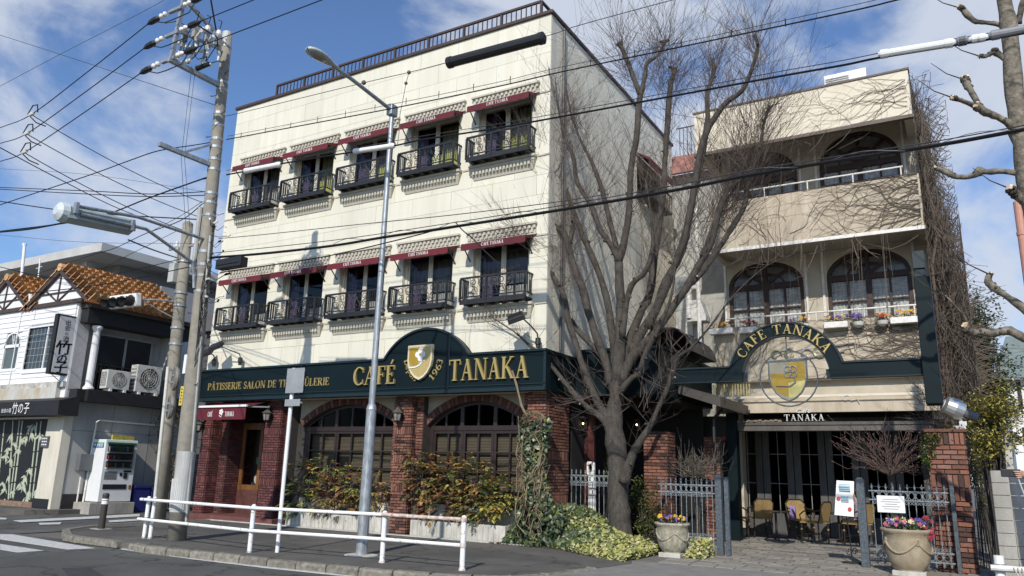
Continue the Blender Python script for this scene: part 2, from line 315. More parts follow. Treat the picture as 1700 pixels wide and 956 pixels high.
def glyph(c):
    if c == ' ': return [], .38
    if c == 'A': return [dg(.11, 0, .43, 1, t_), dg(.70, 0, .40, 1, T), rc(.22, .60, .32, .32+t_), rc(0, .24, 0, sf), rc(.55, .88, 0, sf)], .88
    if c == 'C': return ring(.44, .5, .44, .52, 48, 312, T, t_)+[rc(.70, .75, .68, .97), rc(.70, .75, .04, .30)], .80
    if c in 'EÉFL':
        p = stem(.07); w = .62
        if c != 'L': p += [rc(.1, .60, 1-t_, 1), rc(.56, .61, .76, 1), rc(.15, .45, .49, .49+t_), rc(.42, .46, .40, .63)]
        if c != 'F': p += [rc(.1, .62, 0, t_), rc(.59, .64, 0, .26)]; w = .68
        if c == 'É': p += [[(.30, 1.08), (.37, 1.06), (.54, 1.30), (.42, 1.32)]]
        return p, w
    if c in 'TT': return [rc(.34, .34+T, 0, 1), rc(.25, .60, 0, sf), rc(0, .85, 1-t_, 1), rc(0, .05, .74, 1), rc(.80, .85, .74, 1)], .86
    if c == 'N': return [rc(.12, .12+t_, 0, 1), rc(.78, .78+t_, 0, 1), dg(.18, 1, .78, 0, T), rc(.02, .28, 0, sf), rc(.66, .96, 1-sf, 1), rc(0, .2, 1-sf, 1)], .97
    if c == 'K': return stem(.07)+[dg(.20, .42, .70, 1, t_+.03), dg(.36, .56, .76, 0, T), rc(.56, .84, 1-sf, 1), rc(.62, .94, 0, sf)], .92
    if c in 'PR':
        p = stem(.07)+ring(.36, .735, .32, .265, -90, 90, T*.9, t_)+[rc(.1, .37, 1-t_, 1), rc(.1, .37, .47, .47+t_)]
        if c == 'R': p += [dg(.40, .5, .72, 0, T), rc(.62, .88, 0, sf)]
        return p, .70 if c == 'P' else .86
    if c == 'I': return stem(.07), .32
    if c == 'S': return ring(.30, .74, .25, .27, 35, 270, .12, .09)+ring(.30, .27, .28, .28, 90, -145, .13, .09)+[rc(.48, .53, .70, .96), rc(.03, .08, .05, .30)], .60
    if c in 'DOÂ' and c == 'O': return ring(.46, .5, .46, .52, 0, 360, T, t_, 22), .93
    if c == 'D': return stem(.07)+ring(.36, .5, .48, .5, -90, 90, T, t_)+[rc(.1, .37, 1-t_, 1), rc(.1, .37, 0, t_)], .86
    if c == 'Â': return glyph('A')[0]+[dg(.28, 1.08, .42, 1.24, .07), dg(.58, 1.08, .42, 1.24, .07)], .88
    if c == 'H': return stem(.07)+stem(.62)+[rc(.2, .66, .48, .48+t_)], .88
    if c in 'UÛ':
        p = [rc(.09, .09+T, .3, 1), rc(.70, .70+t_, .3, 1), rc(0, .36, 1-sf, 1), rc(.60, .86, 1-sf, 1)]+ring(.425, .32, .335, .34, 180, 360, .12, .08)
        if c == 'Û': p += [dg(.28, 1.08, .42, 1.24, .07), dg(.58, 1.08, .42, 1.24, .07)]
        return p, .86
    if c == 'B': return stem(.07)+ring(.34, .75, .28, .25, -90, 90, T*.9, t_)+ring(.34, .27, .34, .27, -90, 90, T, t_)+[rc(.1, .36, 1-t_, 1), rc(.1, .36, 0, t_), rc(.1, .36, .49, .49+t_)], .74
    if c == '1': return [rc(.2, .2+T*.8, 0, 1), rc(.08, .44, 0, sf), dg(.07, .80, .25, .98, .1)], .48
    if c == '9': return ring(.30, .68, .29, .32, 0, 360, .12, .07, 18)+ring(.12, .64, .47, .64, -85, 0, .13, .08), .62
    if c == '6': return ring(.32, .32, .29, .32, 0, 360, .12, .07, 18)+ring(.50, .36, .47, .64, 95, 180, .13, .08), .62
    if c == '3': return ring(.25, .75, .25, .25, -90, 140, .11, .07)+ring(.25, .27, .28, .27, -140, 90, .12, .07), .56
    if c == 'e': return ring(.26, .33, .26, .33, 20, 330, .11, .06)+[rc(.06, .50, .30, .36)], .54
    if c == 'p': return [rc(.06, .18, -.32, .64), rc(-.02, .26, -.32, -.28)]+ring(.30, .33, .26, .33, -130, 130, .11, .06), .58
    if c == 'u': return [rc(.05, .16, .15, .64), rc(.40, .51, 0, .64)]+ring(.28, .2, .23, .2, 180, 330, .10, .06), .58
    if c == 'i': return [rc(.06, .18, 0, .64), rc(0, .24, 0, .04), rc(.06, .18, .78, .92)], .26
    if c == 's': return ring(.20, .47, .17, .17, 40, 270, .08, .06)+ring(.20, .17, .19, .17, 90, -140, .09, .06), .42
    if c == '\'': return [dg(.1, .7, .12, 1, .1)], .2
    return [rc(.1, .5, 0, 1)], .6
def layout(txt, track=.10):
    x = 0; out = []
    for c in txt:
        p, w = glyph(c); out.append((c, [[(u+x, v) for u, v in q] for q in p], x, w)); x += w+track
    return out, x-track
def text_parts(name, txt, hgt, fr, m, parent, depth=.03, width=None, track=.1, joined=False, shear=0):
    """fr(u,v,d) -> xyz with u along the line from its start, v up, d out of the board"""
    lay, w = layout(txt, track); sx = (width/w) if width else hgt
    big = MB(); k = 0
    for c, polys, x, gw in lay:
        mb = big if joined else MB()
        for i, q in enumerate(polys):
            k += 1; mb.prism([((u+shear*v)*sx, v*hgt) for u, v in q], 0, depth+.0004*(k % 7), fr)
        if not joined and polys: obj(name, mb, m, parent)
    if joined: return obj(name, big, m, parent)
def font_mesh(name, txt, size, m, parent, fr, depth=.01, align='CENTER', joined=True):
    cu = bpy.data.curves.new(name, 'FONT'); cu.body = txt; cu.size = size; cu.extrude = 0; cu.align_x = align; cu.align_y = 'CENTER'; cu.resolution_u = 2
    o = bpy.data.objects.new(name, cu); COL.objects.link(o)
    dg_ = bpy.context.evaluated_depsgraph_get(); me0 = bpy.data.meshes.new_from_object(o.evaluated_get(dg_))
    bpy.data.objects.remove(o); bpy.data.curves.remove(cu)
    mb = MB(); vs = [v.co.copy() for v in me0.vertices]
    mb.add([fr(v.x, v.y, depth) for v in vs], [tuple(p.vertices) for p in me0.polygons])
    bpy.data.meshes.remove(me0)
    return obj(name, mb, m, parent)
# ================================================================== SETTING
mb = MB(); mb.quad((-900, -60, -.13), (900, -60, -.13), (900, 900, -.13), (-900, 900, -.13)); ground = struct('ground', mb, mat('dry ground', (.16, .15, .13), .95, .2, .5))
mb = MB(); mb.quad((-120, -8, -.12), (120, -8, -.12), (120, 9.95, -.12), (-120, 9.95, -.12)); struct('road', mb, ASPH)
mb = MB(); mb.quad((-24.8, 9.9, -.115), (-18.6, 9.9, -.115), (-18.9, 60, -.02), (-24.9, 60, -.02)); struct('side_street', mb, ASPH)
# kerb line: runs from the corner by the side street to the driveway at the right
def sheet(name, pts, z, m, th=.3):
    return struct(name, MB().prism(pts, z-th, z, lambda u, v, d: (u, v, d)), m)
KC = [AZ(190, 908), AZ(300, 917), AZ(480, 938), AZ(680, 953), AZ(870, 953)]
K = [(-13.95, 9.6), (-13.2, 9.5), (-11, 9.55), (-9, 9.68), (-7.3, 9.85), (-6.2, 10.3), (-5.75, 11.2), (-5.6, 12.3)]
corner = [(-18.5, 15.2), (-18.6, 13.2), (-18.4, 11.6), (-17.6, 10.4), (-16.2, 9.65), (-13.95, 9.6)]
sheet('pavement', [(-18.5, 26)]+corner[0:]+K[1:]+[(-5.4, 13.4), (-5.6, 14.0), (-7.4, 14.9), (-8.1, 15.2), (-8.1, 26)], 0, PAVE)
sheet('driveway_apron', [(-5.59, 12.3), (-5.74, 11.2), (-6.19, 10.3), (-7.2, 9.83), (-4, 9.7), (9, 9.7), (9, 13.9), (-5.6, 13.99), (-5.39, 13.4)], -.004, CONCL if False else mat('worn driveway concrete', (.25, .24, .215), .93, .2, 3, .4, 60, c2=(.175, .17, .155)))
sheet('courtyard', [(-8.1, 15.21), (-7.39, 14.9), (-5.6, 14.0), (9, 13.9), (9, 30), (-8.1, 30)], -.012, mat('stone joint mortar', (.19, .175, .15), .95, .2, 8))
cs = bpy.data.objects['courtyard']
rs = random.Random(3); cache = {}
cnt = 0; stf = MB()
y = 14.05; row = 0
while y < 23.4:
    hh = .30; x = -5.2+rs.uniform(0, .3)
    if y > 16.3: x = -6.3+rs.uniform(0, .3)
    while x < -.2:
        ln = rs.choice((.34, .46, .58)); j = .02
        q = [(x+j*rs.random(), y+j*rs.random()), (x+ln-j-.02*rs.random(), y+j*rs.random()), (x+ln-j-.02*rs.random(), y+hh-j-.02*rs.random()), (x+j*rs.random(), y+hh-j-.02*rs.random())]
        q = [(a-(x+ln/2), b-(y+hh/2)) for a, b in q]
        key = (ln, rs.randrange(4))
        if key not in cache: cache[key] = MB().prism(q, -.03, -.004, lambda u, v, d: (u, v, d)).mesh('paving_stone', STONE)
        if cnt < 295 and not (y > 19 and rs.random() < .25):
            add('paving_stone', cache[key], cs, (x+ln/2, y+hh/2, rs.uniform(-.003, .005))); cnt += 1
        else: stf.prism([(a+x+ln/2, b+y+hh/2) for a, b in q], -.03, .004, lambda u, v, d: (u, v, d))
        x += ln
    y += hh; row += 1
obj('paving_stone', stf, STONE, cs, kind='stuff')
# kerb stones along the pavement
kb = bpy.data.objects['pavement']
def walk(pts, step):
    out = []; acc = 0; pts = [Vector((*p, 0)) for p in pts]; cur = pts[0]; out.append(cur.copy()); i = 1
    while i < len(pts):
        d = (pts[i]-cur).length
        if d >= step-acc: cur = cur+(pts[i]-cur)*((step-acc)/d); out.append(cur.copy()); acc = 0
        else: acc += d; cur = pts[i]; i += 1
    return out
kw = walk(K, .62)
for a, b in zip(kw, kw[1:]):
    d = (b-a).normalized(); n = Vector((d.y, -d.x, 0)); a2 = a+d*.008; b2 = b-d*.008; c = (a2+b2)/2
    zt = .006+rs.uniform(-.006, .010); poly = [(-.10, -.25), (.09, -.25), (.085, zt-.03), (.06, zt), (-.10, zt)]
    ln = (b2-a2).length/2
    mb = MB().prism([(u, v) for u, v in poly], -ln, ln, lambda u, v, dd: tuple(n*u+d*dd+Vector((0, 0, v))))
    obj('kerb_stone', mb, KERB, kb, c, bevel=.012)
# low kerb round the corner (flush) and its grey gutter
mb = MB()
for a, b in zip(walk(corner, .5), walk(corner, .5)[1:]):
    mb.bar((a.x, a.y, -.045), (b.x, b.y, -.045), .16, .12)
obj('dropped_kerb', mb, KERB, kb)
# road paint
rd = bpy.data.objects['road']
def patch(name, pix, z, m=PAINT, parent=None):
    p = [AZ(a, b, z) for a, b in pix]; mb = MB().prism([(q.x, q.y) for q in p], z-.003, z+.003, lambda u, v, d: (u, v, d)); return obj(name, mb, m, parent)
patch('crossing_stripe', [(0, 887), (20, 887), (158, 910), (113, 912), (0, 895)], -.112, parent=rd)
patch('crossing_stripe', [(0, 903), (73, 914), (30, 917), (0, 912)], -.112, parent=rd)
patch('dark_road_area', [(103, 943), (150, 942), (178, 960), (118, 962)], -.114, mat('dark road surface', (.05, .05, .05), .95, .2, 4, .5, 120), rd)  # four sided area darker than the road around it
patch('edge_line', [(205, 910), (330, 926), (450, 941), (590, 956.5), (580, 957), (440, 942.5), (320, 928), (200, 911.5)], -.112, parent=rd)
ss = bpy.data.objects['side_street']
patch('stop_line', [(22, 864), (232, 853), (232, 857), (36, 867)], -.09, parent=ss)
patch('stop_line', [(64, 868), (102, 867), (100, 870), (66, 871)], -.095, parent=ss)
patch('stop_line', [(180, 864), (232, 861), (232, 864), (182, 867)], -.09, parent=ss)
patch('stop_line', [(0, 859), (12, 860), (10, 862), (0, 862)], -.095, parent=ss)
mb = MB().box(-18.6, -8.2, 14.93, 15.06, -.2, .018); obj('edging_stone', mb, CONCL, kb)
# raised ground under the restaurant side
mb = MB().prism([(-80, 13.2), (-24.6, 13.2), (-24.2, 14.0), (-24.3, 40), (-80, 40)], -.4, .03, lambda u, v, d: (u, v, d)); struct('forecourt', mb, PAVE)
# ================================================================== BRICKWORK
BC = {}
def bricks(parent, fr, u0, u1, v0, v1, bl, bh, mats, limit, soldiers=(), rnd=None, dep=.05, jt=.012, clip=None):
    """running bond on a face; fr(u,v,d)->xyz, d outwards. First `limit` bricks are objects, the rest one mesh."""
    rnd = rnd or random.Random(5); used = 0; st = MB(); v = v0; r = 0
    def one(a, b, c, d):
        nonlocal used
        if clip and not clip((a+b)/2, (c+d)/2): return
        L_, H_ = round(b-a-jt, 3), round(d-c-jt, 3)
        if L_ < .02 or H_ < .02: return
        jd = rnd.uniform(-.003, .004); mi = min(len(mats)-1, int(rnd.random()**1.3*len(mats)))
        if used < limit:
            key = (L_, H_, mi, fr.__name__, id(mats), rnd.randrange(2))
            o_ = Vector(fr(0, 0, 0))
            if key not in BC:
                m2 = MB(); e = .004
                vs = [(-L_/2, -H_/2, -dep), (L_/2, -H_/2, -dep), (L_/2, H_/2, -dep), (-L_/2, H_/2, -dep), (-L_/2+e, -H_/2+e, .012), (L_/2-e, -H_/2+e*rnd.random(), .012), (L_/2-e*rnd.random(), H_/2-e, .012), (-L_/2+e, H_/2-e, .012)]
                m2.add([Vector(fr(*q))-o_ for q in vs], [(4, 5, 6, 7), (0, 1, 5, 4), (1, 2, 6, 5), (2, 3, 7, 6), (3, 0, 4, 7)])
                BC[key] = m2.mesh('brick', mats[mi])
            add('brick', BC[key], parent, fr((a+b)/2, (c+d)/2, jd)); used += 1
        else:
            st.mi = mi; e = .004
            A, B, C, D = a+jt/2, b-jt/2, c+jt/2, d-jt/2
            vs = [(A, C, -dep), (B, C, -dep), (B, D, -dep), (A, D, -dep), (A+e, C+e, .012+jd), (B-e, C+e, .012+jd), (B-e, D-e, .012+jd), (A+e, D-e, .012+jd)]
            st.add([fr(*q) for q in vs], [(4, 5, 6, 7), (0, 1, 5, 4), (1, 2, 6, 5), (2, 3, 7, 6), (3, 0, 4, 7)])
    while v < v1-.02:
        if r in soldiers:
            hh = min(bl, v1-v); u = u0
            while u < u1-.01: one(u, min(u+bh, u1), v, v+hh); u += bh
            v += hh
        else:
            hh = min(bh, v1-v); u = u0-(bl/2 if r % 2 else 0)
            while u < u1-.01: one(max(u, u0), min(u+bl, u1), v, v+hh); u += bl
            v += hh
        r += 1
    if st.v: obj('brick', st, list(mats), parent, kind='stuff')
    return used
# ================================================================== CAFE BUILDING
F = 15.2; XL, XR, ZT, YB = -19.7, -8.12, 12.8, 24.3
cafe = thing('cafe_building', 'three storey cream stone cafe with ten red awnings and brick ground floor', 'building', ((XL+XR)/2, F, 0))
XC = [-18.2, -16.0, -13.8, -11.6, -9.4]; HW = .79
ZR = [3.3, 4.2, 4.78, 5.36, 5.9, 6.45, 6.97, 7.5, 8.0, 8.5, 9.03, 9.57, 10.12, 10.66, 11.2, 11.74, 12.28, 12.8]
def inwin(z): return 5.36 <= z < 6.97 or 9.03 <= z < 10.66
mb = MB(); pc = {}
rp_ = random.Random(11)
for i, (z0, z1) in enumerate(zip(ZR, ZR[1:])):
    segs = [(XL, XR)]
    if inwin(z0+.01):
        segs = []; x = XL
        for c in XC: segs.append((x, c-HW)); x = c+HW
        segs.append((x, XR))
    for a, b in segs:
        mb.box(a, b, F+.03, F+.3, z0, z1)
        x = a; first = True
        while x < b-.01:
            w = 1.25 if not (first and i % 2 and b-a > 2) else .62
            e = min(x+w, b)
            if b-e < .25: e = b
            k = (round(e-x, 3), round(z1-z0, 3))
            if k not in pc: pc[k] = MB().box(-k[0]/2+.0035, k[0]/2-.0035, 0, .06, -k[1]/2+.0035, k[1]/2-.0035).mesh('stone_panel', CREAM)
            add('stone_panel', pc[k], cafe, ((x+e)/2, F+rp_.uniform(0, .0025), (z0+z1)/2)); x = e; first = False
obj('wall', mb, CREAMW, cafe)
# side, back and roof
mb = MB()
WY0, WY1, WZ0, WZ1 = 20.95, 22.95, 9.75, 11.0
mb.box(XR-.3, XR, F+.3, WY0, 3.3, ZT-.01); mb.box(XR-.3, XR, WY1, YB, 3.3, ZT-.01); mb.box(XR-.3, XR, WY0, WY1, 3.3, WZ0); mb.box(XR-.3, XR, WY0, WY1, WZ1, ZT-.01)
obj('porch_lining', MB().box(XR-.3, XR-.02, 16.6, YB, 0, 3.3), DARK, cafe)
obj('side_wall', mb, STUCCO, cafe)
mb = MB(); mb.box(XL, XL+.3, F+.3, YB, 0, ZT-.01); mb.box(XL+.3, XR-.3, YB-.3, YB, 0, ZT-.01); obj('rear_wall', mb, STUCCO, cafe)
mb = MB(); mb.box(XL+.01, XR-.01, F+.04, YB-.01, ZT-.15, ZT-.003); mb.box(XL+.3, XR-.3, F+.31, YB-.3, 8.2, 8.45); mb.box(XL+.3, XR-.3, F+.31, YB-.3, 4.3, 4.6); mb.box(XL+.3, XR-.3, 17.2, 17.3, 4.6, ZT-.15); obj('floor_slab', mb, DIM, cafe)
mb = MB(); mb.box(XL-.06, XR+.06, F-.06, F+.35, ZT, ZT+.09); mb.box(XR-.35, XR+.06, F+.35, YB+.05, ZT, ZT+.09); mb.box(XL-.06, XL+.35, F+.35, YB+.05, ZT, ZT+.09)
obj('parapet_cap', mb, BROWN, cafe, bevel=.01)
# roof railing
rz0, rz1 = ZT+.10, ZT+.52
xa, xb = AT(458, 150, F+.05).x, XR-.35
mb = MB(); mb.bar((xa, F+.1, rz1), (xb, F+.1, rz1), .06, .06); mb.bar((xa, F+.1, rz0+.05), (xb, F+.1, rz0+.05), .05, .05); mb.bar((xb, F+.1, rz1), (xb, YB-2, rz1), .06, .06); mb.bar((xb, F+.1, rz0+.05), (xb, YB-2, rz0+.05), .05, .05)
rail = obj('roof_railing', mb, BROWN, cafe)
n = 8; pm = MB().box(-.03, .03, -.03, .03, 0, rz1-rz0+.03).mesh('post', BROWN); bm_ = MB().box(-.012, .012, -.012, .012, 0, rz1-rz0).mesh('baluster', BROWN)
for i in range(n+1): add('post', pm, rail, (xa+(xb-xa)*i/n, F+.1, rz0-.03))
for i in range(n*8):
    if i % 8: add('baluster', bm_, rail, (xa+(xb-xa)*i/(n*8), F+.1, rz0))
for i in range(1, 9): add('post', pm, rail, (xb, F+.1+i*.85, rz0-.03))
# ---- window kit (local origin at the middle of the opening's foot, front of wall)
H1 = 1.61
FRAME = mat('cream aluminium frame', (.62, .58, .48), .45, .06, 6)
wf = MB()
for a, b, c, d in ((-HW, -HW+.07, 0, H1), (HW-.07, HW, 0, H1), (-HW+.07, HW-.07, H1-.06, H1), (-HW+.07, HW-.07, 0, .06)): wf.box(a, b, .12, .26, c, d)
for a, b in ((-HW+.07, -HW+.11), (-.02, .02), (HW-.11, HW-.07), (-.07, -.03), (.03, .06)): wf.box(a, b, .15, .19 if abs(a) > .022 else .2, .06, H1-.06)
wfm = wf.mesh('window', FRAME)
p1 = MB().quad((-HW+.11, .17, .06), (-.07, .17, .06), (-.07, .17, H1-.06), (-HW+.11, .17, H1-.06)).mesh('pane', PANEG)
p2 = MB().quad((.06, .165, .06), (HW-.11, .165, .06), (HW-.11, .165, H1-.06), (.06, .165, H1-.06)).mesh('pane', PANEG)
def curtain(x0, x1, z0, z1, ph):
    m = MB(); n = int((x1-x0)/.035); v = []
    for i in range(n+1):
        x = x0+(x1-x0)*i/n; v.append((x, .30+.025*math.sin(i*1.7+ph)+.01*math.sin(i*.6)))
    m.add([(x, y, z0) for x, y in v]+[(x, y, z1) for x, y in v], [(i, i+1, n+2+i, n+1+i) for i in range(n)]); return m
CPUR = mat('violet curtain', (.10, .075, .145), .9, .2, 9); CYEL = mat('lime yellow curtain', (.50, .52, .16), .9, .12, 9); CWHT = mat('white net curtain', (.45, .45, .44), .9, .1, 9); CGRY = mat('dark grey curtain', (.13, .13, .135), .9, .2, 8); COLV = mat('olive blind', (.20, .21, .11), .9, .2, 6)
# balcony mesh
BY0, BY1, BX = -.36, 0., .90; bz0, bz1 = .11, .67
def spiral(cx, cz, r, a0, turns, sgn):
    return [(cx+r*(1-.75*k/14)*math.cos(a0+sgn*turns*2*math.pi*k/14), cz+r*(1-.75*k/14)*math.sin(a0+sgn*turns*2*math.pi*k/14)) for k in range(15)]
bal = MB(); bal.box(-BX, BX, BY0, -.005, bz0-.05, bz0-.012)
bal.box(-BX, BX, BY0-.012, BY0+.012, bz0-.09, bz0+.03)
for i in range(6): bal.box(-BX+.1+i*.32, -BX+.16+i*.32, BY0+.02, -.01, bz0-.10, bz0-.05)
rl = MB(); rl.bar((-BX, BY0, bz1), (BX, BY0, bz1), .045, .04)
for sx in (-BX, BX): rl.bar((sx, BY0+.022, bz1), (sx, -.004, bz1), .04, .036); rl.bar((sx, BY0+.022, bz0+.09), (sx, -.004, bz0+.09), .025, .025)
rl.bar((-BX+.02, BY0, bz0+.09), (BX-.02, BY0, bz0+.09), .025, .025)
for sx in (-BX, -.16, .62, BX): rl.box(sx-.023, sx+.023, BY0-.021, BY0+.021, bz0-.02, bz1-.02)
for sx in (-BX, BX):
    for k in range(4): rl.box(sx-.009, sx+.009, -.09-.075*k-.009, -.09-.075*k+.009, bz0+.1, bz1-.02)
for k in range(5): rl.box(-BX+.06+.045*k, -BX+.072+.045*k, BY0-.006, BY0+.006, bz0+.1, bz1-.02)
for k in range(3): rl.box(.68+.06*k, .692+.06*k, BY0-.006, BY0+.006, bz0+.1, bz1-.02)
sc = MB(); zc = (bz0+.09+bz1)/2; R_ = .105
for cx in (-.52, -.29, .06, .26, .47):
    sg = 1 if int(cx*100) % 2 else -1
    for (a, b, c, d, e) in ((cx, zc+.10, R_, -math.pi/2, 1.35), (cx+.02, zc-.10, R_, math.pi/2, 1.35)):
        sc.tube([(p, BY0, q) for p, q in spiral(a, b, c, d, e, sg)], .0095, 4)
    sc.tube([(cx-.1*sg, BY0, zc-.2), (cx-.05*sg, BY0, zc-.06), (cx+.05*sg, BY0, zc+.06), (cx+.1*sg, BY0, zc+.2)], .009, 4)
balm, rlm, scm = bal.mesh('balcony', BLACK), rl.mesh('railing', BLACK), sc.mesh('scrollwork', BLACK)
# sill with tapering dentils
sm = MB(); sm.box(-.96, .96, -.15, .03, -.06, .0); sm.box(-.93, .93, -.11, .03, -.14, -.06)
sm.add([(-.93, -.10, -.14), (.93, -.10, -.14), (.93, .03, -.14), (-.93, .03, -.14), (-.86, -.02, -.36), (.86, -.02, -.36), (.86, .03, -.36), (-.86, .03, -.36)], [(0, 1, 5, 4), (1, 2, 6, 5), (3, 0, 4, 7), (4, 5, 6, 7)])
for k in range(17): sm.box(-.85+k*.1, -.79+k*.1, -.125, -.06, -.24, -.14)
smm = sm.mesh('sill', ORN)
lm = MB(); lm.box(-.97, .97, -.035, .03, .05, .33); lm.box(-1.0, 1.0, -.10, .03, .29, .34); lm.box(-1.0, 1.0, -.07, .03, .03, .06)
lmm = lm.mesh('lintel', ORN)
dm = MB()
for k in range(15): dm.box(-.93+k*.127, -.862+k*.127, -.085, -.03, .08, .145); dm.box(-.867+k*.127, -.80+k*.127, -.085, -.03, .19, .26)
dmm = dm.mesh('dentil_course', mat('dentil stone', (.52, .49, .42), .85, .1, 6))
# awning
am = MB(); AW = .905; n = 36
for s0 in (0, .006):
    am.add([(-AW, -.02, .045-s0), (AW, -.02, .045-s0), (AW, -.40, -.085-s0), (-AW, -.40, -.085-s0)], [(0, 1, 2, 3)])
bot = [(-AW+2*AW*i/n, -.235-.022*abs(math.sin(math.pi*i/n*7))) for i in range(n+1)]
for yy in (-.405, -.397):
    am.add([(x, yy, -.082) for x, _ in bot]+[(x, yy, z) for x, z in bot], [(i, i+1, n+2+i, n+1+i) for i in range(n)])
for sx in (-AW, AW):
    am.add([(sx, -.02, .04), (sx, -.40, -.085), (sx, -.40, -.15), (sx, -.02, -.05)], [(0, 1, 2, 3)])
amm = am.mesh('awning', RED)
abs_ = []
for sx in (-AW+.03, AW-.03): ab = MB(); abs_.append(ab); ab.bar((sx, -.39, -.08), (sx, -.01, -.42), .022, .022); ab.bar((sx, -.39, -.08), (sx, -.01, .0), .02, .02)
abs_ = [q.mesh('bracket', BLACK) for q in abs_]
txm = None
cur = [[CGRY, CGRY, CWHT], [CGRY, COLV, CYEL], [CPUR, CGRY, CYEL], [CGRY, COLV, CYEL], [CPUR, COLV, CYEL]]
for fl, z0 in enumerate((9.03, 5.36)):
    for i, c in enumerate(XC):
        loc = (c, F, z0)
        w = add('window', wfm, cafe, loc); add('pane', p1, w, loc); add('pane', p2, w, loc)
        if fl == 0:
            obj('curtain', curtain(-.70, -.42 if i != 2 else -.3, .05, 1.5, i), CPUR, w, loc)
            obj('curtain', curtain(-.25, .66, .05, .74, i*2), cur[i][2], w, loc); obj('blind', curtain(.05, .68, .74, 1.5, i*3), COLV if i in (1, 3, 4) else CGRY, w, loc)
        else:
            obj('curtain', curtain(-.70, -.40, .05, 1.5, i+9), CPUR, w, loc); obj('curtain', curtain(-.2, .68, .05, .55, i*2+1), CWHT, w, loc)
            if i > 2: obj('blind', curtain(-.66, .7, .6, 1.45, i), CGRY, w, loc)
        add('sill', smm, cafe, loc); l_ = add('lintel', lmm, cafe, (c, F, z0+H1)); add('dentil_course', dmm, l_, (c, F, z0+H1), kind='stuff')
        b = add('balcony', balm, cafe, loc); add('railing', rlm, b, loc); add('scrollwork', scm, b, loc, kind='stuff')
        a = add('awning', amm, cafe, (c, F, z0+H1)); [add('bracket', q, a, (c, F, z0+H1)) for q in abs_]
        if txm is None:
            t = text_parts('lettering', 'CAFÉ TANAKA', .085, lambda u, v, d: (u-.31, -.405-d, v-.195), REDPRINT, a, .006, width=.62, joined=True); t.location = (0, 0, 0); txm = t.data
        else: add('lettering', txm, a, (c, F, z0+H1))
mb = MB()
for z in (9.0, 5.33, 10.67, 6.98):
    xs = [XL]+sum([[c-.985, c+.985] for c in XC], [])+[XR]
    for a, b in zip(xs[::2], xs[1::2]): mb.box(a, b, F-.022, F+.02, z-.02, z+.02)
obj('string_course', mb, ORN, cafe)
# side window with its red awning, drain pipe
mb = MB(); mb.box(XR-.25, XR-.2, WY0, WY1, WZ0, WZ1); w = obj('window', mb, DARK, cafe)
mb = MB()
for y in (WY0+.03, (WY0+WY1)/2, WY1-.03): mb.box(XR-.12, XR-.06, y-.03, y+.03, WZ0, WZ1)
mb.box(XR-.12, XR-.061, WY0, WY1, WZ0, WZ0+.06); obj('frame', mb, FRAME, w)
mb = MB(); s = .95
mb.add([(XR+.01, WY0-.1, WZ1+.25), (XR+.01, WY1+.1, WZ1+.25), (XR+.45, WY1+.1, WZ1+.0), (XR+.45, WY0-.1, WZ1+.0), (XR+.45, WY1+.1, WZ1-.25), (XR+.45, WY0-.1, WZ1-.25)], [(0, 1, 2, 3), (3, 2, 4, 5)])
mb.add([(XR+.01, WY0-.1, WZ1+.25), (XR+.45, WY0-.1, WZ1+.0), (XR+.45, WY0-.1, WZ1-.1)], [(0, 1, 2)])
obj('awning', mb, RED, cafe)
mb = MB(); mb.box(XR+.005, XR+.4, WY0-.1, WY1+.1, WZ0+.06, WZ0+.11)
for k in range(13): yy = WY0-.08+k*.18; mb.box(XR+.37, XR+.39, yy, yy+.02, WZ0+.11, WZ0+.65)
mb.box(XR+.36, XR+.4, WY0-.1, WY1+.1, WZ0+.65, WZ0+.69); obj('balcony', mb, BLACK, cafe)
pp = AX(931, 300, XR); mb = MB(); mb.tube([(XR+.05, pp.y, ZT-.1), (XR+.05, pp.y, 4.3)], .035, 8); obj('drain_pipe', mb, mat('grey pipe', (.06, .06, .06), .5), cafe)
# ---- ground floor
PFY = 15.3
def fr_front(Y): 
    def front(u, v, d): return (u, Y-d, v)
    return front
def fr_right(X):
    def rightside(u, v, d): return (X+d, u, v)
    return rightside
FP = fr_front(PFY)
PIL = [(-19.7, -19.3, 0, BRKP), (-17.05, -16.45, 150, BRKP), (-12.42, -11.90, 150, BRK), (-8.62, -8.14, 0, BRK)]
for k, (a, b, lim, bm2) in enumerate(PIL):
    mb = MB(); mb.box(a+.012, b-.012, PFY+.012, 15.75 if k != 3 else 16.45, 0, 3.32); pl_ = obj('brick_pillar', mb, MORTAR, cafe)
    nb = bricks(pl_, FP, a, b, .02, 3.32, .21, .068, bm2, lim, soldiers=(14, 30, 22))
    bricks(pl_, fr_right(b-.005), PFY+.02, 15.72 if k != 3 else 16.42, .02, 3.32, .21, .068, bm2, 0, soldiers=(14, 22, 30))
    if k in (1, 2):
        mb = MB(); mb.box(b-.004, b+.22, PFY+.2, 15.75, 0, 3.31); pj = obj('brick_jamb', mb, MORTAR, cafe); bricks(pj, fr_front(PFY+.19), b+.01, b+.22, .02, 3.31, .21, .068, bm2, 0)
    if k in (2, 3, 1):
        mb = MB(); mb.box(a-.2, a+.004, PFY+.2, 15.75, 0, 3.31); pj = obj('brick_jamb', mb, MORTAR, cafe); bricks(pj, fr_front(PFY+.19), a-.2, a-.01, .02, 3.31, .21, .068, bm2, 0)
WPY = 15.78
DWOOD = WOOD
